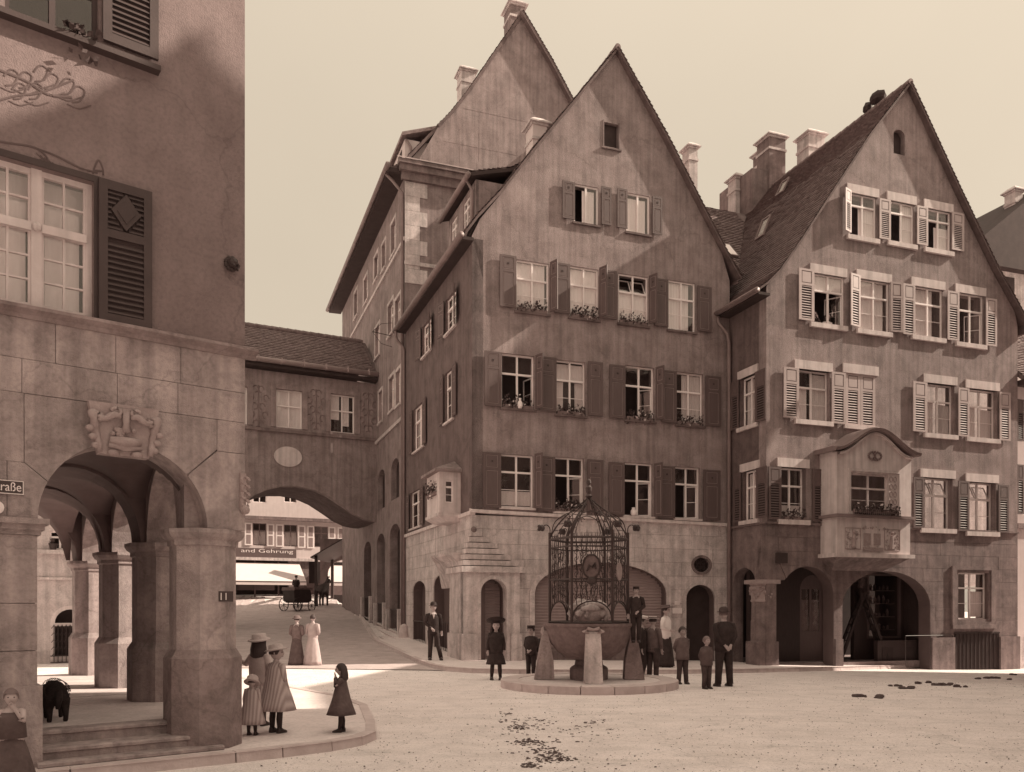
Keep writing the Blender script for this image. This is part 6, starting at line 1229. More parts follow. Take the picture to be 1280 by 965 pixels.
# cage
Rc = .90; zb_, ztp = 1.46, 3.38; H6 = [(Rc * math.cos(k * math.pi / 3), Rc * math.sin(k * math.pi / 3)) for k in range(6)]
CG = part('cage_posts', mk(f, lambda b: [b.tube([(x, y, zb_ - .04), (x, y, ztp + .16)], .032, n=8) for x, y in H6]), 'iron', FO)
def ringat(z, r, R_=Rc): return mk(f, lambda b: [b.tube([(*[c * R_ / Rc for c in H6[k]], z), (*[c * R_ / Rc for c in H6[(k + 1) % 6]], z)], r, n=6) for k in range(6)])
for z, r in ((zb_ + .02, .035), (ztp, .028), (ztp - .20, .018), (2.45, .02)): part('cage_ring', ringat(z, r), 'iron', FO)
for k in range(6):
    (xa, ya), (xb, yb) = H6[k], H6[(k + 1) % 6]; L = math.hypot(xb - xa, yb - ya); fp = Fr(0, 0, 1, 0); d = Vector((xb - xa, yb - ya, 0)).normalized(); nrm = Vector((d.y, -d.x, 0))
    fp.m = f.m @ Matrix(((d.x, -nrm.x, 0, xa), (d.y, -nrm.y, 0, ya), (0, 0, 1, 0), (0, 0, 0, 1))); b = MB(fp); N = 8
    ar_ = lambda x: zb_ + .02 + .42 * math.sqrt(max(0, 1 - ((x - L / 2) / (L / 2)) ** 2)) + .06
    b.tube([(L * i / 16, 0, ar_(L * i / 16) if 0 < i < 16 else zb_ + .08) for i in range(17)], .018, n=5)
    for i in range(1, N):
        x = L * i / N; zz = ar_(x); wav = [(x + (.014 * math.sin(j * 1.7 + i * 2)), .0, zz + (ztp + .10 - zz) * j / 14) for j in range(15)]; wav[-1] = (x, 0, ztp + (.17 if i % 2 else .11)); b.tube(wav, [.009] * 14 + [.003], n=4)
        if i % 2 == 0:
            for j in range(9):
                z = zz + .1 + j * .18
                if z < ztp - .25: b.tube([(x, 0, z), (x + .035, -.01, z + .04), (x + .045, 0, z + .09), (x + .01, 0, z + .13)], .008, n=4); b.tube([(x, 0, z + .05), (x - .035, -.01, z + .09), (x - .045, 0, z + .14)], .008, n=4)
    for j in range(10):   # little curls and leaves
        x = L * (.08 + .84 * rnd.random()); z = 2.0 + 1.3 * rnd.random(); b.tube([(x + .035 * math.cos(a * .9), -.012, z + .035 * math.sin(a * .9)) for a in range(7)], .009, n=4)
    for i in range(11): x = L * (i + .5) / 11; b.tube([(x, 0, ztp), (x, 0, ztp + .09)], [.008, .003], n=4)
    part('cage_panel', b, 'iron', FO)
sh = mk(Fr(FX - .02, FY - .82, 1, 0, fz0), lambda b: b.plate([(.21 * math.sin(a * math.pi / 12) * (1 - .12 * math.cos(a * math.pi / 12)), 2.72 + .28 * math.cos(a * math.pi / 12)) for a in range(24)], [], -.03, .01)); sp = part('shield', sh, 'carve_d', FO)
b = MB(f)
for k in range(10): a = k * math.pi / 5; b.tube([(-.02 + .2 * math.cos(a), -.86, 2.72 + .27 * math.sin(a)), (-.02 + .2 * math.cos(a + .63), -.86, 2.72 + .27 * math.sin(a + .63))], .022, n=6)
b.tube([(-.12, -.87, 2.62), (-.06, -.89, 2.74), (.0, -.87, 2.70), (.05, -.89, 2.80), (.08, -.87, 2.66)], [.02, .035, .03, .035, .02], n=6); b.blob((-.02, -.88, 2.40), .09, sq=(1.2, .6, 1)); part('shield_ornament', b, 'iron', FO)
b = MB(f)    # oval plate on the right
part('oval_plate', mk(Fr(*(Vector((FX + .62, FY - .50))), .5, .866, fz0), lambda q: q.plate([(.0 + .15 * math.sin(a * math.pi / 10), 2.62 + .2 * math.cos(a * math.pi / 10)) for a in range(20)], [], -.03, .0)), 'carve', FO)
for k in range(6):   # ogee ribs of the dome
    x, y = H6[k]; pts = curve([(x, y, ztp), (x * .90, y * .90, ztp + .20), (x * .71, y * .71, ztp + .43), (x * .44, y * .44, ztp + .66), (x * .16, y * .16, ztp + .85), (0, 0, ztp + .98)], 3)
    part('dome_rib', mk(f, lambda b: (b.tube([tuple(p) for p in pts], .017, n=6), b.tube([(p.x * .86, p.y * .86, p.z - .05) for p in pts[:13]], .010, n=5), [b.tube([tuple(pts[i]), (pts[i + 1].x * .86, pts[i + 1].y * .86, pts[i + 1].z - .05)], .007, n=4) for i in range(1, 12, 2)])), 'iron', FO)
    # scroll arch between ribs
    x2, y2 = H6[(k + 1) % 6]; mx_, my_ = (x + x2) / 2, (y + y2) / 2
    part('dome_arch', mk(f, lambda b: b.tube([tuple(p) for p in curve([(x * .97, y * .97, ztp + .1), (x * .78 + mx_ * .1, y * .78 + my_ * .1, ztp + .42), (mx_ * .66, my_ * .66, ztp + .60), (x2 * .78 + mx_ * .1, y2 * .78 + my_ * .1, ztp + .42), (x2 * .97, y2 * .97, ztp + .1)], 4)], .011, n=5)), 'iron', FO)
    # rose on a curled stem
    rb = MB(f); e = 1.0; sx, sy = x / Rc, y / Rc
    rb.tube([tuple(p) for p in curve([(x, y, ztp + .05), (x * 1.0, y * 1.0, ztp + .26), (x * 1.02 + sx * .06, y * 1.02 + sy * .06, ztp + .34), (x + sx * .16, y + sy * .16, ztp + .30)], 4)], .014, n=5)
    rs_ = part('rose_stem', rb, 'iron', FO); rb = MB(f); rb.blob((x + sx * .18, y + sy * .18, ztp + .27), .07, n=8, m=6, sq=(1, 1, 1.1))
    for j in range(7): a = j * .9; rb.blob((x + sx * .20 + .045 * math.cos(a), y + sy * .20 + .045 * math.sin(a), ztp + .27 + .04 * math.sin(a * 2)), .045, n=6, m=5)
    part('rose', rb, 'black', rs_)
b = MB(f)
for k in range(22):
    a = rnd.random() * 6.28; r = .12 + .38 * rnd.random(); z = ztp + 1.0 - r * 1.05; b.tube([(r * math.cos(a), r * math.sin(a), z), (r * math.cos(a + .12), r * math.sin(a + .12), z + .05), (r * math.cos(a + .22) * .96, r * math.sin(a + .22) * .96, z - .01), (r * math.cos(a + .15), r * math.sin(a + .15), z - .05)], .009, n=4)
part('dome_tracery', b, 'iron', FO, kind='stuff')
part('finial', mk(f, lambda b: b.lathe([(.03, ztp + .94), (.09, ztp + 1.0), (.04, ztp + 1.05), (.07, ztp + 1.12), (.075, ztp + 1.2), (.03, ztp + 1.25), (.055, ztp + 1.3), (.05, ztp + 1.36), (.01, ztp + 1.40)], n=12)), 'iron', FO)
# ================================================================== DEBRIS ON THE GROUND
rn = random.Random(12)
def lumps(cx, cy, n, sp, r, b):
    p = gp(cx, cy)
    for k in range(n):
        x = p.x + rn.gauss(0, sp); y = p.y + rn.gauss(0, sp * .5); s = r * (.5 + rn.random()); b.blob((x, y, g(x, y) + s * .35), s, n=6, m=4, sq=(1.3, 1, .6), jit=.5)
b = MB()
for cx, cy, n in ((1075, 871, 7), (1090, 872, 3), (1098, 873, 4), (1133, 861, 9), (1123, 858, 3), (1113, 858, 1), (1143, 855, 1), (1160, 854, 2), (1172, 857, 12), (1180, 857, 6), (1188, 856, 2), (1199, 859, 3), (1222, 849, 3), (1233, 848, 9), (1245, 848, 9), (1262, 850, 1), (1270, 844, 3)): lumps(cx, cy, n, .07, .05, b)
part('horse_droppings', b, 'dung', kind='stuff')
b = MB()
def straw(cx, cy, n, sx, sy, L):
    for k in range(n):
        p = gp(cx + rn.gauss(0, sx), cy + rn.gauss(0, sy)); a = rn.gauss(0, .5) + (math.pi if rn.random() < .5 else 0); l = L * (.3 + rn.random()); w = .003 + .009 * rn.random(); h = .004 + .010 * rn.random()
        d = Vector((math.cos(a), math.sin(a), 0)) * l / 2; e = Vector((-math.sin(a), math.cos(a), 0)) * w; c = p + Vector((0, 0, .004)); b.add([c - d - e, c + d - e, c + d + e, c - d + e, c - d * .8 + Vector((0, 0, h)), c + d * .8 + Vector((0, 0, h))], [(0, 1, 5, 4), (2, 3, 4, 5), (1, 2, 5), (3, 0, 4)])
for cx, cy, n, sx, sy in ((632, 893, 26, 6, 1.5), (650, 909, 90, 8, 2.5), (646, 902, 40, 14, 4), (661, 928, 110, 9, 2), (683, 943, 130, 11, 4), (695, 950, 80, 10, 2), (665, 958, 60, 7, 2), (730, 908, 26, 20, 7), (741, 903, 20, 6, 1.5), (762, 912, 8, 6, 1), (690, 920, 60, 30, 12), (640, 930, 26, 26, 12), (680, 905, 30, 10, 4), (760, 940, 10, 60, 12)): straw(cx, cy, int(n * .6), sx, sy, .05)
for k in range(160): straw(300 + 980 * rn.random(), 858 + 105 * rn.random(), 1, 2, 1, .022)
part('straw_litter', b, 'dung', kind='stuff')
b = MB()
for k in range(9000):
    Y_ = 7.5 + 17 * rn.random() ** 1.4; X_ = (-.30 + .95 * rn.random()) * Y_; s = .004 + .011 * rn.random() ** 3; z_ = g(X_, Y_); a = rn.random() * 3; c_, s_ = math.cos(a) * s, math.sin(a) * s
    b.add([(X_ + c_, Y_ + s_, z_), (X_ - s_, Y_ + c_, z_), (X_ - c_, Y_ - s_, z_), (X_ + s_, Y_ - c_, z_), (X_, Y_, z_ + s * .8)], [(0, 1, 4), (1, 2, 4), (2, 3, 4), (3, 0, 4)])
part('gravel', b, 'stone_base', kind='stuff')
# ================================================================== PEOPLE
def skinmesh(V, E, rad, sub=1):
    me = bpy.data.meshes.new('b'); me.from_pydata(V, E, []); o = bpy.data.objects.new('b', me); COL.objects.link(o); m = o.modifiers.new('s', 'SKIN'); m.use_smooth_shade = True
    for i, r in enumerate(rad): me.skin_vertices[0].data[i].radius = (r, r) if not isinstance(r, tuple) else r
    me.skin_vertices[0].data[0].use_root = True
    s = o.modifiers.new('u', 'SUBSURF'); s.levels = sub; s.render_levels = sub
    bpy.context.view_layer.update(); dg = bpy.context.evaluated_depsgraph_get(); r = bpy.data.meshes.new_from_object(o.evaluated_get(dg)); bpy.data.objects.remove(o); return r
def ell(c, rx, ry, z=None, n=16, tilt=0, pleat=0, np_=0, ph=0):
    return [(c[0] + rx * (1 + pleat * math.cos(np_ * 2 * math.pi * k / n)) * math.cos(2 * math.pi * k / n), c[1] + ry * (1 + pleat * math.cos(np_ * 2 * math.pi * k / n)) * math.sin(2 * math.pi * k / n), c[2] + tilt * math.sin(2 * math.pi * k / n)) for k in range(n)]
ARM = {'down': ((.135, .0, .64), (.14, -.02, .50)), 'front': ((.14, .02, .65), (.05, -.10, .60)), 'belly': ((.14, .01, .65), (.03, -.09, .55)), 'back': ((.13, .05, .65), (.04, .10, .53)), 'mouth': ((.10, -.08, .70), (.03, -.09, .83)), 'hip': ((.17, .03, .66), (.09, -.03, .56)), 'fwd': ((.13, -.08, .68), (.10, -.22, .70)), 'up': ((.15, -.08, .84), (.12, -.16, .97)), 'side': ((.19, -.02, .70), (.30, -.08, .72)), 'out': ((.17, -.03, .66), (.20, -.12, .60))}
def person(pos, H, yaw, label, cat='person', child=False, arms=('down', 'down'), top='cl_dark', bottom='cl_dark', legs=None, skirt=None, coat=0, hat=None, hair='hair', hairlen=0, hatm='cl_black', sock='cl_dark', shoe='leather', tilt=0, head_yaw=0, group='people in the square', back=0, bodyw=1.0, seated=False, apron=None, collar=None, flare=.16, short=False, z=None, stocky=1.0, extra=None, nod=0):
    x, y = pos; z = g(x, y) if z is None else z; t = thing('person', label, 'person', (x, y, z), yaw, group); fm = Fr(0, 0, 1, 0); fm.m = Matrix.Translation((x, y, z)) @ Matrix.Rotation(yaw, 4, 'Z')
    if child: bodyw *= 1.22
    hs = (1.0 if not child else 1.28); hh = .142 * hs * H; S = H * (1 if not child else .965); hz = H - hh * .5; sw = (.105 if not child else .098) * stocky
    if legs is None: legs = (((.055, -.01, .28), (.06, .0, .045)), ((.055, -.01, .28), (.06, .0, .045)))
    def v(p): return (p[0] * S, p[1] * S, p[2] * S)
    bend = back; sh = (0, -bend, .80); ch = (0, -bend * .7, .71)
    V = [v((0, 0, .52)), v((0, -bend * .3, .61)), v(ch), v(sh), (0, -bend * S - .005, hz - hh * .30)]; E_ = [(0, 1), (1, 2), (2, 3), (3, 4)]; Rr = [.07 * S, .06 * S, .066 * S, .034 * S, .030 * S]; J = {}
    for si, s in enumerate((1, -1)):
        el, wr = [tuple(c) for c in ARM[arms[si]]] if isinstance(arms[si], str) else arms[si]
        shp = (s * sw, sh[1], .785); el = (s * el[0], el[1] - bend, el[2]); wr = (s * wr[0], wr[1] - bend, wr[2]); J['sh', s], J['el', s], J['wr', s] = shp, el, wr; i = len(V)
        d = Vector(wr) - Vector(el); d.normalize(); pal = Vector(wr) + d * .035; V += [v(shp), v(el), v(wr), v(pal)]; Rr += [.028 * S, .024 * S, .017 * S, .02 * S]; E_ += [(3, i), (i, i + 1), (i + 1, i + 2), (i + 2, i + 3)]
        sd_ = d.cross(Vector((0, 1, 0.2))); sd_ = sd_.normalized() if sd_.length > .1 else Vector((1, 0, 0)); curl = d.cross(sd_) * .35
        for fi, (o_, ln) in enumerate(((-.013, .030), (-.0045, .036), (.0045, .034), (.013, .027))):
            j = len(V); a = pal + d * .012 + sd_ * o_; V += [v(a), v(a + d * ln * .6 + curl * .02), v(a + d * ln + curl * .045)]; Rr += [.0065 * S, .0055 * S, .0045 * S]; E_ += [(i + 3, j), (j, j + 1), (j + 1, j + 2)]
        j = len(V); a = pal - d * .012 - sd_ * .02; V += [v(a), v(a + d * .02 - sd_ * .01 + curl * .03)]; Rr += [.007 * S, .005 * S]; E_ += [(i + 3, j), (j, j + 1)]
        kn, an = legs[si]; hp = (s * .05, 0, .49); kn = (s * kn[0], kn[1], kn[2]); an = (s * an[0], an[1], an[2]); J['hp', s], J['kn', s], J['an', s] = hp, kn, an; i = len(V)
        toe = (an[0] + s * .008, an[1] - .075, an[2] - .03); V += [v(hp), v(kn), v(an), v(toe)]; Rr += [.055 * S, .034 * S, .022 * S, .018 * S]; E_ += [(0, i), (i, i + 1), (i + 1, i + 2), (i + 2, i + 3)]
    me = skinmesh(V, E_, Rr)
    # head: shaped skull joined to the neck
    hb = MB(); nu, nv = 16, 12; hc = Vector((0, -bend * S - .008 * S, hz)); vs = []; rh = hh / 2
    rotH = Matrix.Rotation(head_yaw, 3, 'Z') @ Matrix.Rotation(nod, 3, 'X')
    for j in range(nv + 1):
        ph = math.pi * j / nv - math.pi / 2
        for k in range(nu):
            th_ = 2 * math.pi * k / nu; X = math.cos(ph) * math.cos(th_) * rh * .72; Y = math.cos(ph) * math.sin(th_) * rh * .86; Z = math.sin(ph) * rh
            if Z < 0: f_ = 1 + Z / rh * .38; X *= f_; Y = Y * (1 + Z / rh * .25) - (.06 * rh * -Z / rh)
            fr_ = -Y / (rh * .86)
            if fr_ > .5:
                if abs(X) < rh * .12 and -.45 < Z / rh < .12: Y -= rh * .20 * (1 - abs(Z / rh + .2) / .4 if abs(Z / rh + .2) < .4 else 0)
                if .0 < Z / rh < .3 and rh * .15 < abs(X) < rh * .5: Y += rh * .05
            vs.append(hc + rotH @ Vector((X, Y, Z)))
    hb.add(vs, [(j * nu + k, j * nu + (k + 1) % nu, (j + 1) * nu + (k + 1) % nu, (j + 1) * nu + k) for j in range(nv) for k in range(nu)])
    for s in (-1, 1):
        c = hc + rotH @ Vector((s * rh * .72, rh * .05, -rh * .05)); hb.blob(tuple(c), rh * .17, n=6, m=5, sq=(.5, .7, 1.2))
    bm = bmesh.new(); bm.from_mesh(me); hm = bpy.data.meshes.new('h'); hm.from_pydata([Vector(p) for p in hb.v], [], hb.f); bm.from_mesh(hm)
    bmesh.ops.remove_doubles(bm, verts=bm.verts, dist=1e-5); me2 = bpy.data.meshes.new('body'); bm.to_mesh(me2); bm.free(); me2.materials.clear(); me2.materials.append(M['skin']); me2.polygons.foreach_set('use_smooth', [True] * len(me2.polygons)); o = link('body', me2, None, t); RM[o.name] = RM[t.name]
    def hp_(x_, y_, z_): return tuple(hc + rotH @ Vector((x_ * rh, y_ * rh, z_ * rh)))
    for s in (-1, 1): part('eye', MB(fm).blob(hp_(s * .27, -.74, .06), rh * .085, n=6, m=5), 'eye', t)
    part('mouth', MB(fm).tube([hp_(-.2, -.76, -.46), hp_(0, -.86, -.45), hp_(.2, -.76, -.46)], rh * .035, n=5), 'lip', t)
    # hair
    b = MB(fm); nn = 16; rings = []
    for j in range(9):
        ph = math.pi / 2 - math.pi * .56 * j / 8
        rings.append([tuple(hc + rotH @ Vector((math.cos(2 * math.pi * k / nn) * math.cos(ph) * rh * .79, math.sin(2 * math.pi * k / nn) * math.cos(ph) * rh * .92 + rh * .04, max(math.sin(ph), (.42 if math.sin(2 * math.pi * k / nn) < -.45 else -.9)) * rh * 1.05))) for k in range(nn)])
    if not hairlen == -1: b.loft(rings, cap=False); part('hair', b, hair, t, smooth=True)
    if hairlen > 0:
        b = MB(fm); n_ = 10; L_ = hairlen
        rg = [[tuple(hc + rotH @ Vector((math.cos(math.pi * (k / n_)) * rh * wv, math.sin(math.pi * k / n_) * rh * wv * 1.1 + rh * .0, -z_ * rh))) for k in range(n_ + 1)] + [tuple(hc + rotH @ Vector((math.cos(math.pi * (k / n_)) * rh * wv * .6, math.sin(math.pi * k / n_) * rh * wv * .5, -z_ * rh))) for k in range(n_, -1, -1)] for z_, wv in ((-.5, .80), (.2, .95), (.8, 1.05), (1.0 + L_ * .6, 1.05), (1.0 + L_, .75))]
        b.loft(rg); part('long_hair', b, hair, t, smooth=True)
    # hat
    top_z = .72
    def hat_lathe(prof, m, name='hat', tl=0, off=0):
        b = MB(fm); Rt = rotH @ Matrix.Rotation(tl, 3, 'X'); rings = [[tuple(hc + Rt @ Vector((math.cos(2 * math.pi * k / 20) * r * rh, (math.sin(2 * math.pi * k / 20) * r * 1.08 + off) * rh, zz * rh))) for k in range(20)] for r, zz in prof]; b.loft(rings); o_ = part(name, b, m, t, smooth=True); return o_
    if hat == 'bowler': hat_lathe([(.80, .45), (1.15, .42), (1.18, .50), (.85, .52), (.84, .8), (.72, 1.2), (.4, 1.42), (.05, 1.46)], hatm)
    if hat == 'felt': hat_lathe([(.80, .40), (1.35, .38), (1.38, .45), (.86, .5), (.84, .9), (.76, 1.25), (.3, 1.28), (.05, 1.18)], hatm)
    if hat == 'boater': hat_lathe([(.75, .50), (1.30, .50), (1.30, .56), (.80, .58), (.80, 1.0), (.05, 1.02)], 'straw'); hat_lathe([(.815, .60), (.815, .78), (.80, .79)], 'cl_dark', 'hat_band')
    if hat == 'cap': hat_lathe([(.78, .45), (.84, .60), (1.0, .85), (.95, 1.05), (.05, 1.15)], hatm); part('cap_peak', MB(fm).loft([[hp_(-.6, -.7, .46), hp_(0, -.92, .48), hp_(.6, -.7, .46), hp_(0, -.5, .5)], [hp_(-.6, -.95, .36), hp_(0, -1.35, .34), hp_(.6, -.95, .36), hp_(0, -.5, .44)]]), hatm, t)
    if hat == 'schoolcap': hat_lathe([(.80, .50), (.80, .75), (.82, .95), (.78, 1.05), (.05, 1.07)], hatm); part('cap_peak', MB(fm).loft([[hp_(-.6, -.7, .5), hp_(0, -.92, .52), hp_(.6, -.7, .5), hp_(0, -.5, .53)], [hp_(-.5, -.9, .42), hp_(0, -1.15, .40), hp_(.5, -.9, .42), hp_(0, -.5, .46)]]), hatm, t)
    if hat == 'disc': hat_lathe([(.7, .55), (1.2, .7), (1.75, .95), (1.80, 1.05), (1.2, .95), (.8, 1.0), (.7, 1.25), (.05, 1.3)], hatm, tl=-.35)
    if hat == 'wide': hat_lathe([(.75, .40), (1.2, .30), (1.36, .38), (1.1, .52), (.85, .58), (.8, 1.05), (.1, 1.18)], hatm, tl=-.15)
    if hat == 'bonnet': hat_lathe([(.9, -.3), (1.45, -.35), (1.5, -.2), (1.1, .25), (1.02, .8), (.7, 1.15), (.05, 1.25)], hatm, tl=.5)
    if hat == 'lady': hat_lathe([(.75, .45), (1.85, .5), (1.9, .58), (.95, .7), (.9, 1.15), (.05, 1.2)], hatm, tl=-.1); hat_lathe([(.9, .72), (.95, .95), (.85, 1.0)], 'cl_dark', 'hat_band', tl=-.1)
    # clothes
    W = bodyw * stocky
    def torso(z0, z1_=.838, r0=.105, dy=.075, fl=0):
        zz = [z0 + (.75 - z0) * i / 6 for i in range(7)] + [.78, .80, .82, z1_]; b = MB(fm); rg = []
        for z_ in zz:
            tt_ = (z_ - .5) / .3; cy = -bend * max(0, tt_) - .002
            r = (.098 + .006 * math.sin(max(0, tt_) * 3.0) if z_ >= .5 else .098 + fl * (.5 - z_) / .5) if not (coat and child) else .094 + fl * max(0, .74 - z_) / .74
            if z_ > .755: r = .100 - .064 * min(1, (z_ - .755) / .083) ** 1.2
            rr = r * W; rg.append(ell(v((0, cy, z_)), rr * S, (rr * .72 if z_ > .5 else rr * (.72 + .2 * (.5 - z_) / .5)) * S, n=20, pleat=(.05 if z_ < .45 and fl > .05 else 0), np_=5))
        b.loft(rg); return b
    tz = .46 if not coat else coat
    b = torso(tz, fl=flare if coat else .02)
    slv = .6 if short else 1
    for s in (1, -1):
        a, e, w_ = (Vector(v(J[k, s])) for k in ('sh', 'el', 'wr')); P_ = [a + (Vector(v(sh)) - a) * .45 + Vector((0, 0, .006 * S)), a, (a + e) / 2, e] + ([e + (w_ - e) * .9] if not short else [e + (w_ - e) * .15]); b.tube([tuple(p) for p in P_], [.036 * S, .043 * S, .038 * S, .033 * S, (.027 if not short else .036) * S], n=10)
    part('coat' if coat else 'jacket', b, top, t, smooth=True)
    if collar: part('collar', MB(fm).loft([ell(v((0, -bend - .01, .795)), .052 * S, .045 * S, n=14), ell(v((0, -bend - .008, .835)), .038 * S, .036 * S, n=14)]), collar, t, smooth=True)
    if collar and not skirt and hat in ('bowler', 'felt'): part('shirt_front', MB(fm).prism([(-.02 * S, .80 * S), (.02 * S, .80 * S), (0, .72 * S)], (-bend - .078) * S, (-bend - .06) * S), collar, t)
    if skirt:
        b = MB(fm); zb0, r0_, pl = skirt; rg = []
        for i in range(9):
            f_ = i / 8; z_ = .60 + (zb0 - .60) * f_; r = .072 + (r0_ - .072) * f_ ** .75; rg.append(ell(v((0, (f_ * .02 if 1 else 0), z_)), r * S, r * .82 * S, n=40, pleat=pl * f_, np_=10))
        b.loft(rg); part('skirt', b, bottom, t, smooth=True)
    if bottom and not skirt:
        b = MB(fm); kf = .0 if not short else 0
        for s in (1, -1):
            h_, k_, a_ = (Vector(v(J[q_, s])) for q_ in ('hp', 'kn', 'an')); h_ = h_ + Vector((0, 0, .03 * S))
            if legs_short: P_ = [h_, (h_ + k_) / 2, k_ - Vector((0, 0, .02 * S))]; rd = [.062, .054, .046]
            else: P_ = [h_, (h_ + k_) / 2, k_, (k_ + a_) / 2, a_ - Vector((0, 0, .012 * S))]; rd = [.062, .052, .043, .038, .036]
            b.tube([tuple(p) for p in P_], [r * S * (1 + (W - 1) * .6) for r in rd], n=10)
        b.loft([ell(v((0, 0, .44)), .06 * S, .05 * S), ell(v((0, 0, .50)), .098 * S * W, .07 * S * W), ell(v((0, 0, .56)), .09 * S * W, .066 * S * W)]); part('trousers', b, bottom, t, smooth=True)
    if skirt or legs_short or (coat and not bottom):
        b = MB(fm)
        for s in (1, -1):
            k_, a_ = (Vector(v(J[q_, s])) for q_ in ('kn', 'an')); h_ = Vector(v(J['hp', s])); b.tube([tuple(k_ + (h_ - k_) * .4), tuple(k_), tuple((k_ + a_) / 2 + Vector((0, .008 * S, 0))), tuple(a_)], [.042 * S, .036 * S, .036 * S, .026 * S], n=10)
        part('stockings', b, sock, t, smooth=True)
    for s in (1, -1):
        a_ = Vector(v(J['an', s])); b = MB(fm); zb_1 = a_.z - .045 * S
        b.loft([[(a_.x + xx * S, a_.y + yy * S, zb_1 + zz * S) for xx, zz in ((-.028 * w_, 0), (.028 * w_, 0), (.03 * w_, .018), (.018 * w_, h2), (-.018 * w_, h2), (-.03 * w_, .018))] for yy, w_, h2 in ((.038, .7, .05), (.02, 1, .075), (-.01, 1, .07), (-.045, 1.15, .045), (-.08, 1.1, .032), (-.105, .6, .02))]); part('shoe', b, shoe, t, smooth=True)
    if extra: extra(t, fm, v, J)
    return t
legs_short = False
def at(px_, py_, ex=0.0): p = gp(px_, py_, ex); return (p.x, p.y), p.z
def hgt(px_top, py_foot, pos): return (py_foot - px_top) * pos[1] / F
st_ = ((.06, -.02, .28), (.075, .0, .045)), ((.06, .0, .28), (.075, .02, .045))
W1 = 'cl_black'
# gentleman at the left under the arches
p, z = at(542, 825, .12); person(p, hgt(754, 825, p), R(8), 'man in dark suit and bowler hat standing on the pavement left of the corner buttress', arms=('down', 'belly'), top=W1, bottom=W1, hat='bowler', collar='cl_white', z=z, legs=(((.07, -.02, .28), (.13, -.02, .045)), ((.055, 0, .28), (.065, 0, .045))), hair='hair2')
# girl with disc hat
p, z = at(620, 850); person(p, hgt(775, 850, p), R(4), 'girl in black dress and upturned round black hat before the stepped buttress', child=True, arms=('down', 'down'), top=W1, bottom=W1, skirt=(.27, .165, .06), hat='disc', hairlen=.6, collar='cl_mid', sock=W1, z=z, legs=st_)
p, z = at(664, 848); 
def bag(t, fm, v, J): part('school_bag', MB(fm).box(*(c for c in (v((-.12, 0, 0))[0], v((.12, 0, 0))[0], v((0, .07, 0))[1], v((0, .17, 0))[1], v((0, 0, .52))[2], v((0, 0, .78))[2]))), 'leather', t)
person(p, hgt(782, 848, p), R(-28), 'schoolboy in peaked cap with a satchel, hands folded, just left of the fountain', child=True, arms=('belly', 'belly'), top=W1, bottom=W1, hat='schoolcap', z=z, extra=bag)
# boy standing on the basin leg, right of the cage
p = (2.80, 18.95); person(p, 1.26, R(-8), 'boy in dark jacket and flat cap perched high on the fountain beside the cage', child=False, arms=('belly', 'down'), top=W1, bottom=W1, hat='schoolcap', z=1.02, legs=(((.05, -.02, .28), (.05, .0, .045)), ((.05, -.02, .28), (.05, .0, .045))))
# young man leaning in white-topped cap
p, z = at(803, 853); person(p, hgt(770, 853, p) + .0, R(70), 'youth in white-topped cap leaning against the right leg of the fountain', arms=('hip', 'down'), top=W1, bottom=W1, hat='cap', hatm='cl_white', z=z, legs=(((.05, .02, .28), (.06, .06, .045)), ((.05, -.04, .29), (.05, .02, .045))), nod=.1)
p, z = at(826, 838, .0); person((3.45, 20.6), 1.63, R(140), 'tall man in straw boater and brown jacket half hidden behind the leaning youth', arms=('front', 'down'), top='cl_mid', bottom='cl_dark', hat='boater', z=g(3.45, 20.6) + .0)
p, z = at(832, 834, .12); person(p, hgt(757, 834, p), R(62), 'woman in white blouse, long black skirt and dark brimmed hat beside the fountain', arms=('down', 'front'), top='cl_white', bottom=W1, bodyw=1.12, skirt=(.02, .19, .04), hat='lady', hatm='cl_mid', z=z, hairlen=0)
p, z = at(853, 855); person(p, hgt(783, 855, p), R(14), 'boy in grey smock jacket standing between the woman in white and the smallest boy', child=True, arms=('back', 'back'), top='cl_mid', bottom='cl_dark', z=z, flare=.03, coat=.44, legs=(((.055, -.01, .28), (.065, -.02, .045)), ((.055, 0, .28), (.07, .01, .045))))
p, z = at(883, 861); person(p, hgt(795, 861, p), R(28), 'smallest boy with cropped fair hair in short dark trousers, right of the fountain', child=True, arms=('back', 'back'), top='cl_coat', bottom='cl_dark', z=z, hair='hair2', bodyw=1.12, sock='cl_black')
p, z = at(905, 858); person(p, hgt(761, 858, p), R(195), 'broad man in dark suit and hat seen from behind, rightmost of the standing group', arms=('back', 'back'), top=W1, bottom=W1, hat='bowler', hatm='cl_dark', z=z, stocky=1.15, bodyw=1.12, legs=(((.07, 0, .28), (.085, 0, .045)), ((.07, 0, .28), (.085, 0, .045))), hair='hair2')
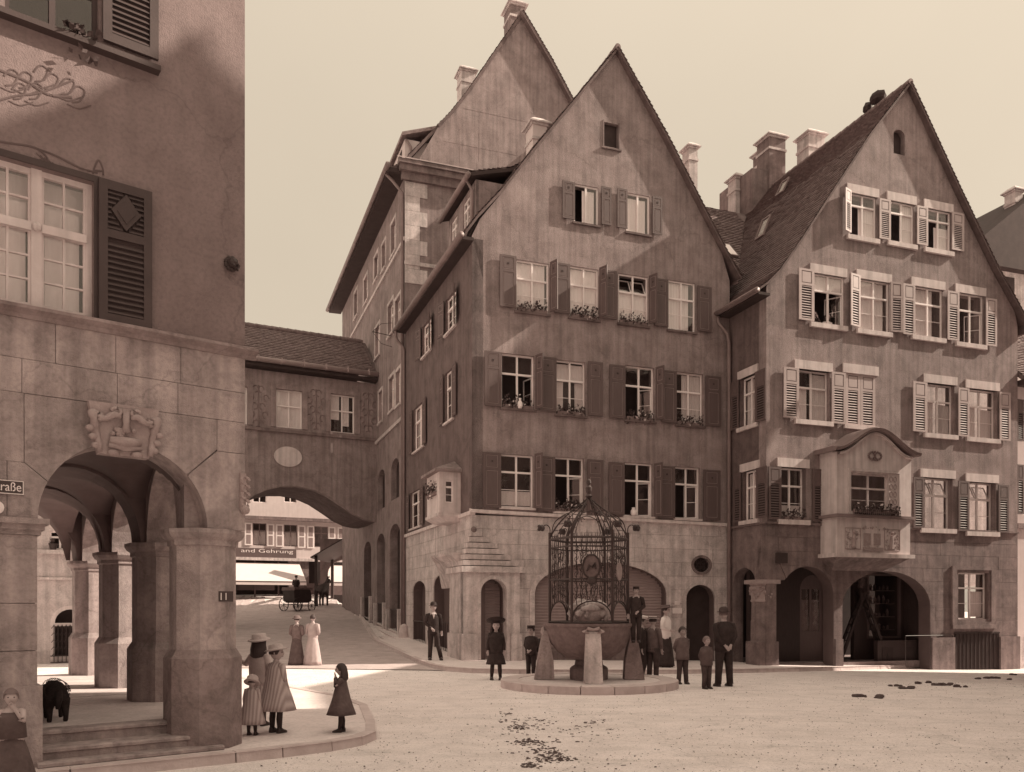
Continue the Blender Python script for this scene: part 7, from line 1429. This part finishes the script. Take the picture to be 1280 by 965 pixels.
# ladies and girls in the left part
p, z = at(391, 832); person(p, hgt(768, 832, p), R(165), 'woman in a long pale dress walking up the rising street', arms=('front', 'front'), top='cl_pale', bottom='cl_pale', skirt=(.02, .19, .04), hat=None, z=z, group='people in the square')
p, z = at(371, 832); person(p, hgt(770, 832, p), R(170), 'woman in a dark skirt walking close beside the woman in the pale dress', arms=('belly', 'front'), top='cl_mid', bottom='cl_coat', skirt=(.02, .17, .05), hat='wide', hatm='cl_mid', z=z)
p, z = at(345, 916, .12); person(p, hgt(806, 916, p), R(150), 'girl in pale pleated smock and curved straw hat, standing beside the near column', child=True, arms=('out', 'down'), top='cl_stripe', bottom=None, coat=.27, flare=.17, short=True, hat='wide', hatm='straw', sock='cl_black', z=z, head_yaw=R(-60))
p, z = at(322, 912, .12); person((p[0] - .10, p[1] + .40), 1.30, R(160), 'tallest girl of the three by the column, light blouse and rumpled hat', child=True, arms=('side', 'front'), top='cl_pale', bottom='cl_stripe', skirt=(.25, .14, .06), hat='wide', hatm='straw', hairlen=.9, z=z)
p, z = at(315, 919, .12); person(p, hgt(845, 919, p), R(178), 'smallest girl in pale smock under a round bonnet at the foot of the column', child=True, arms=('down', 'down'), top='cl_stripe', bottom=None, coat=.2, flare=.14, hat='bonnet', hatm='cl_pale', sock='cl_black', z=z)
p, z = at(427, 915, .12); person(p, hgt(829, 915, p), R(-82), 'little girl in dark flared coat with long loose hair, fingers at her mouth', child=True, arms=('mouth', 'mouth'), top='cl_coat', bottom=None, coat=.27, flare=.20, hairlen=.9, sock='cl_black', z=z, legs=(((.035, -.01, .28), (.035, -.03, .045)), ((.035, 0, .28), (.035, .02, .045))))
# toddler at the lower left corner
p = (-4.68, 7.85); person(p, .93, R(30), 'small child in dark pinafore at the left edge, hand at its mouth', child=True, arms=('mouth', 'down'), top='cl_pale', bottom='cl_coat', skirt=(.05, .24, .03), z=.12, short=True, hair='hair2', extra=lambda t, fm, v, J: part('pinafore', MB(fm).loft([ell(v((0, 0, .52)), v((.145, 0, 0))[0], v((.115, 0, 0))[0], n=20), ell(v((0, 0, .74)), v((.128, 0, 0))[0], v((.096, 0, 0))[0], n=20), ell(v((0, 0, .79)), v((.10, 0, 0))[0], v((.08, 0, 0))[0], n=20)]), 'cl_coat', t, smooth=True))
# two people looking out of the window
q = pr(FRH, *R1[0]); 
for k, (du, hh_, lab, tp) in enumerate(((.42, 1.5, 'woman in a dark dress looking out of an open upper window, left of the child', 'cl_dark'), (.86, 1.42, 'child in white leaning on the sill of the open upper window beside a woman', 'cl_white'))):
    w_ = FRH.w(q[0] + du, .45 if k == 0 else .30, 0); person((w_.x, w_.y), hh_, math.atan2(.333, .943) + R(-6), lab, child=k == 1, arms=('mouth', 'down') if k == 0 else ('front', 'front'), top=tp, bottom='cl_dark', skirt=(.1, .14, .03), z=q[2] - hh_ * (.60 if k == 0 else .64), hairlen=0 if k == 0 else .3, group='people leaning out of the window')
# ---- ladder with a man on it under the oriel
LP = gp(1080, 829, .12); ly = LP.y - .35; lx = LP.x; zg_ = g(lx, ly) + .12; LT = thing('step_ladder', 'tall dark wooden double ladder standing on the pavement under the oriel', 'ladder', (lx, ly, zg_), 0)
sc_l = ly / F; xl, xr_ = (1046 - CX) * sc_l, (1108 - CX) * sc_l; xt = (1079 - CX) * sc_l; zt_ = CH + (HZ - 742) * sc_l
for nm, (xa, ya) in (('rails', (xl, .25)), ('rails', (xr_, -.25))):
    for s in (-.24, .24):
        part('rail', mk(WORLD, lambda b: b.tube([(xa, ly + s, zg_), (xt, ly + s * .65, zt_)], [.075, .06], n=4, twist=.78)), 'ladder', LT)
    for k in range(1, 9):
        f_ = k / 9; part('rung', mk(WORLD, lambda b: b.box(xa + (xt - xa) * f_ - .04, xa + (xt - xa) * f_ + .04, ly - .24 + .05 * f_, ly + .24 - .05 * f_, zg_ + (zt_ - zg_) * f_ - .015, zg_ + (zt_ - zg_) * f_ + .015)), 'ladder', LT)
part('platform', MB().box(xt - .18, xt + .18, ly - .2, ly + .2, zt_, zt_ + .04), 'ladder', LT)
person((xt - .12, ly), 1.55, R(60), 'workman in dark clothes crouched on top of the ladder, reaching up under the oriel', arms=('up', 'up'), top='cl_dark', bottom='cl_black', z=zt_ - .62, back=.05, hat='cap', legs=(((.07, -.10, .34), (.08, .03, .10)), ((.07, -.06, .30), (.07, .06, .06))))
# ---- black dog in the arcade
w_ = gp(68, 905, .45); w_ = Vector((-.543 * 10.1, 10.1, .45)); DG = thing('dog', 'large black shaggy dog seen from behind on the arcade floor', 'dog', tuple(w_), R(185)); fm = Fr(0, 0, 1, 0); fm.m = Matrix.Translation(w_) @ Matrix.Rotation(R(214), 4, 'Z')
V = [(0, .18, .36), (0, -.05, .37), (0, -.28, .37), (0, -.42, .38), (0, -.54, .33), (0, -.66, .28)]; E_ = [(i, i + 1) for i in range(5)]; Rr = [(.15, .14), (.14, .13), (.13, .14), (.08, .08), (.07, .075), (.035, .035)]
for s in (-1, 1):
    i = len(V); V += [(s * .08, .18, .27), (s * .085, .14, .17), (s * .085, .22, .09), (s * .085, .18, .02), (s * .085, .13, .015)]; E_ += [(0, i)] + [(i + j, i + j + 1) for j in range(4)]; Rr += [.07, .05, .032, .03, .03]
    i = len(V); V += [(s * .08, -.26, .26), (s * .08, -.27, .13), (s * .08, -.27, .02), (s * .08, -.31, .015)]; E_ += [(2, i)] + [(i + j, i + j + 1) for j in range(3)]; Rr += [.055, .035, .028, .028]
me = skinmesh([tuple(Vector(v_) * 1.0) for v_ in V], E_, Rr, 2); me.materials.clear(); me.materials.append(M['fur'])
T_ = RM[DG.name] @ fm.m
for v_ in me.vertices: v_.co = T_ @ v_.co
o = link('body', me, None, DG); RM[o.name] = RM[DG.name]
part('tail', MB(fm).tube([(0, .30, .38), (.01, .37, .28), (.02, .38, .17)], [.04, .045, .02], n=8), 'fur', DG, smooth=True)
for s in (-1, 1): part('ear', MB(fm).blob((s * .08, -.50, .36), .035, sq=(.5, 1, 1.3)), 'fur', DG)
b = MB(fm); rn = random.Random(4)
for k in range(900):
    a = rn.random() * 6.28; yy = -.30 + .52 * rn.random(); p = Vector((.13 * math.cos(a), yy, .37 + .125 * math.sin(a))); d = Vector((math.cos(a) * .5, .4, math.sin(a) * .5 - .7)).normalized() * .022; e = Vector((.005, .004, 0)); b.add([p - e, p + e, p + d], [(0, 1, 2)])
part('fur', b, 'fur', DG, kind='stuff')
# ---- horse cab at the top of the street
w_ = Vector((-12.75, 50, g(-12.75, 50))); CB = thing('horse_cab', 'dark open carriage with a hood at the top of the rising street', 'carriage', tuple(w_), 0); fm = Fr(0, 0, 1, 0); fm.m = Matrix.Translation(w_) @ Matrix.Rotation(R(62), 4, 'Z') @ Matrix.Scale(.8, 4)
part('carriage_body', mk(fm, lambda b: b.prism([(-.95, .75), (-1.0, 1.5), (-.85, 1.6), (.7, 1.6), (.85, 1.3), (.9, .8), (.6, .6), (-.6, .6)], -.55, .55)), 'black', CB)
part('hood', mk(fm, lambda b: b.prism([(-1.05, 1.5), (-1.0, 1.75), (.9, 1.72), (.95, 1.6), (-.8, 1.58)], -.62, .62)), 'cl_mid', CB)
for x in (-.75, .75):
    for s in (-.68, .68):
        r = .48 if x < 0 else .38; wl = part('wheel', mk(fm, lambda b: b.tube([(x + r * math.cos(a * math.pi / 10), s, r + r * math.sin(a * math.pi / 10)) for a in range(21)], .035, n=6)), 'black', CB); part('spokes', mk(fm, lambda b: [b.tube([(x, s, r), (x + r * math.cos(a * math.pi / 5), s, r + r * math.sin(a * math.pi / 5))], .018, n=4) for a in range(10)]), 'black', wl)
part('axle', MB(fm).tube([(-.75, -.68, .48), (-.75, .68, .48)], .03), 'iron', CB); part('axle', MB(fm).tube([(.75, -.68, .38), (.75, .68, .38)], .03), 'iron', CB)
person((w_.x - .1, w_.y), 1.5, R(170), 'coachman in dark coat and pale hat on the carriage at the top of the street', top='cl_black', bottom='cl_black', hat='boater', z=w_.z + .62, arms=('front', 'front'), legs=(((.07, -.14, .46), (.07, -.14, .24)), ((.07, -.14, .46), (.07, -.14, .24))))
hw = Vector((-11.9, 52.6, g(-11.9, 52.6))); HO = thing('horse', 'dark harnessed horse in front of the carriage at the top of the street', 'horse', tuple(hw), 0); fh = Fr(0, 0, 1, 0); fh.m = Matrix.Translation(hw) @ Matrix.Rotation(R(170), 4, 'Z')
V = [(0, .6, 1.2), (0, .1, 1.15), (0, -.5, 1.2), (0, -.85, 1.5), (0, -1.05, 1.75), (0, -1.35, 1.55)]; E_ = [(i, i + 1) for i in range(5)]; Rr = [.30, .30, .28, .17, .13, .08]
for s in (-1, 1):
    i = len(V); V += [(s * .16, .62, .95), (s * .16, .55, .72), (s * .16, .72, .45), (s * .16, .66, .06)]; E_ += [(0, i)] + [(i + j, i + j + 1) for j in range(3)]; Rr += [.14, .10, .06, .06]
    i = len(V); V += [(s * .15, -.5, .85), (s * .15, -.5, .5), (s * .15, -.5, .06)]; E_ += [(2, i)] + [(i + j, i + j + 1) for j in range(2)]; Rr += [.11, .07, .06]
me = skinmesh(V, E_, Rr, 2); me.materials.clear(); me.materials.append(M['horse']); T_ = RM[HO.name] @ fh.m
for v_ in me.vertices: v_.co = T_ @ v_.co
o = link('body', me, None, HO); RM[o.name] = RM[HO.name]
part('mane', MB(fh).tube([(0, -.55, 1.5), (0, -.85, 1.75), (0, -1.02, 1.92)], [.05, .07, .05]), 'hair', HO); part('tail', MB(fh).tube([(0, .85, 1.3), (0, 1.0, 1.0), (0, .98, .5)], [.05, .08, .03]), 'hair', HO)
for s in (-1, 1): part('ear', MB(fh).tube([(s * .06, -1.02, 1.86), (s * .08, -1.02, 2.0)], [.04, .01]), 'horse', HO)
# ---- small signs and stones
for (x0, x1, yt, yb, lab, tx) in ((840, 852, 760, 767, 'white enamel notice on the stone wall beside the woman in white', 'BAD'), (843, 849, 751, 756, 'tiny square plate above the white notice on the stone wall', None)):
    q = pr(FM, x0, x1, yt, yb); s_ = thing('wall_sign', lab, 'sign', tuple(FM.w(q[0], -.03, q[2])), math.atan2(.344, .939)); part('plate', MB(FM).box(q[0], q[1], -.04, -.011, q[2], q[3]), 'sign_w', s_)
w_ = FS.w(.35, -.15, 0); solo('guard_stone', mk(WORLD, lambda b: b.lathe([(.24, g(w_.x, w_.y) + .0), (.22, g(w_.x, w_.y) + .4), (.15, g(w_.x, w_.y) + .62), (.03, g(w_.x, w_.y) + .7)], c=(w_.x, w_.y), n=12)), 'kerb', 'small rounded guard stone at the foot of the downpipe between the middle and tall house', 'guard stone', (w_.x, w_.y, g(w_.x, w_.y)))
print('objects', len(bpy.data.objects), 'tris', sum(len(o.data.polygons) for o in bpy.data.objects if o.type == 'MESH'))
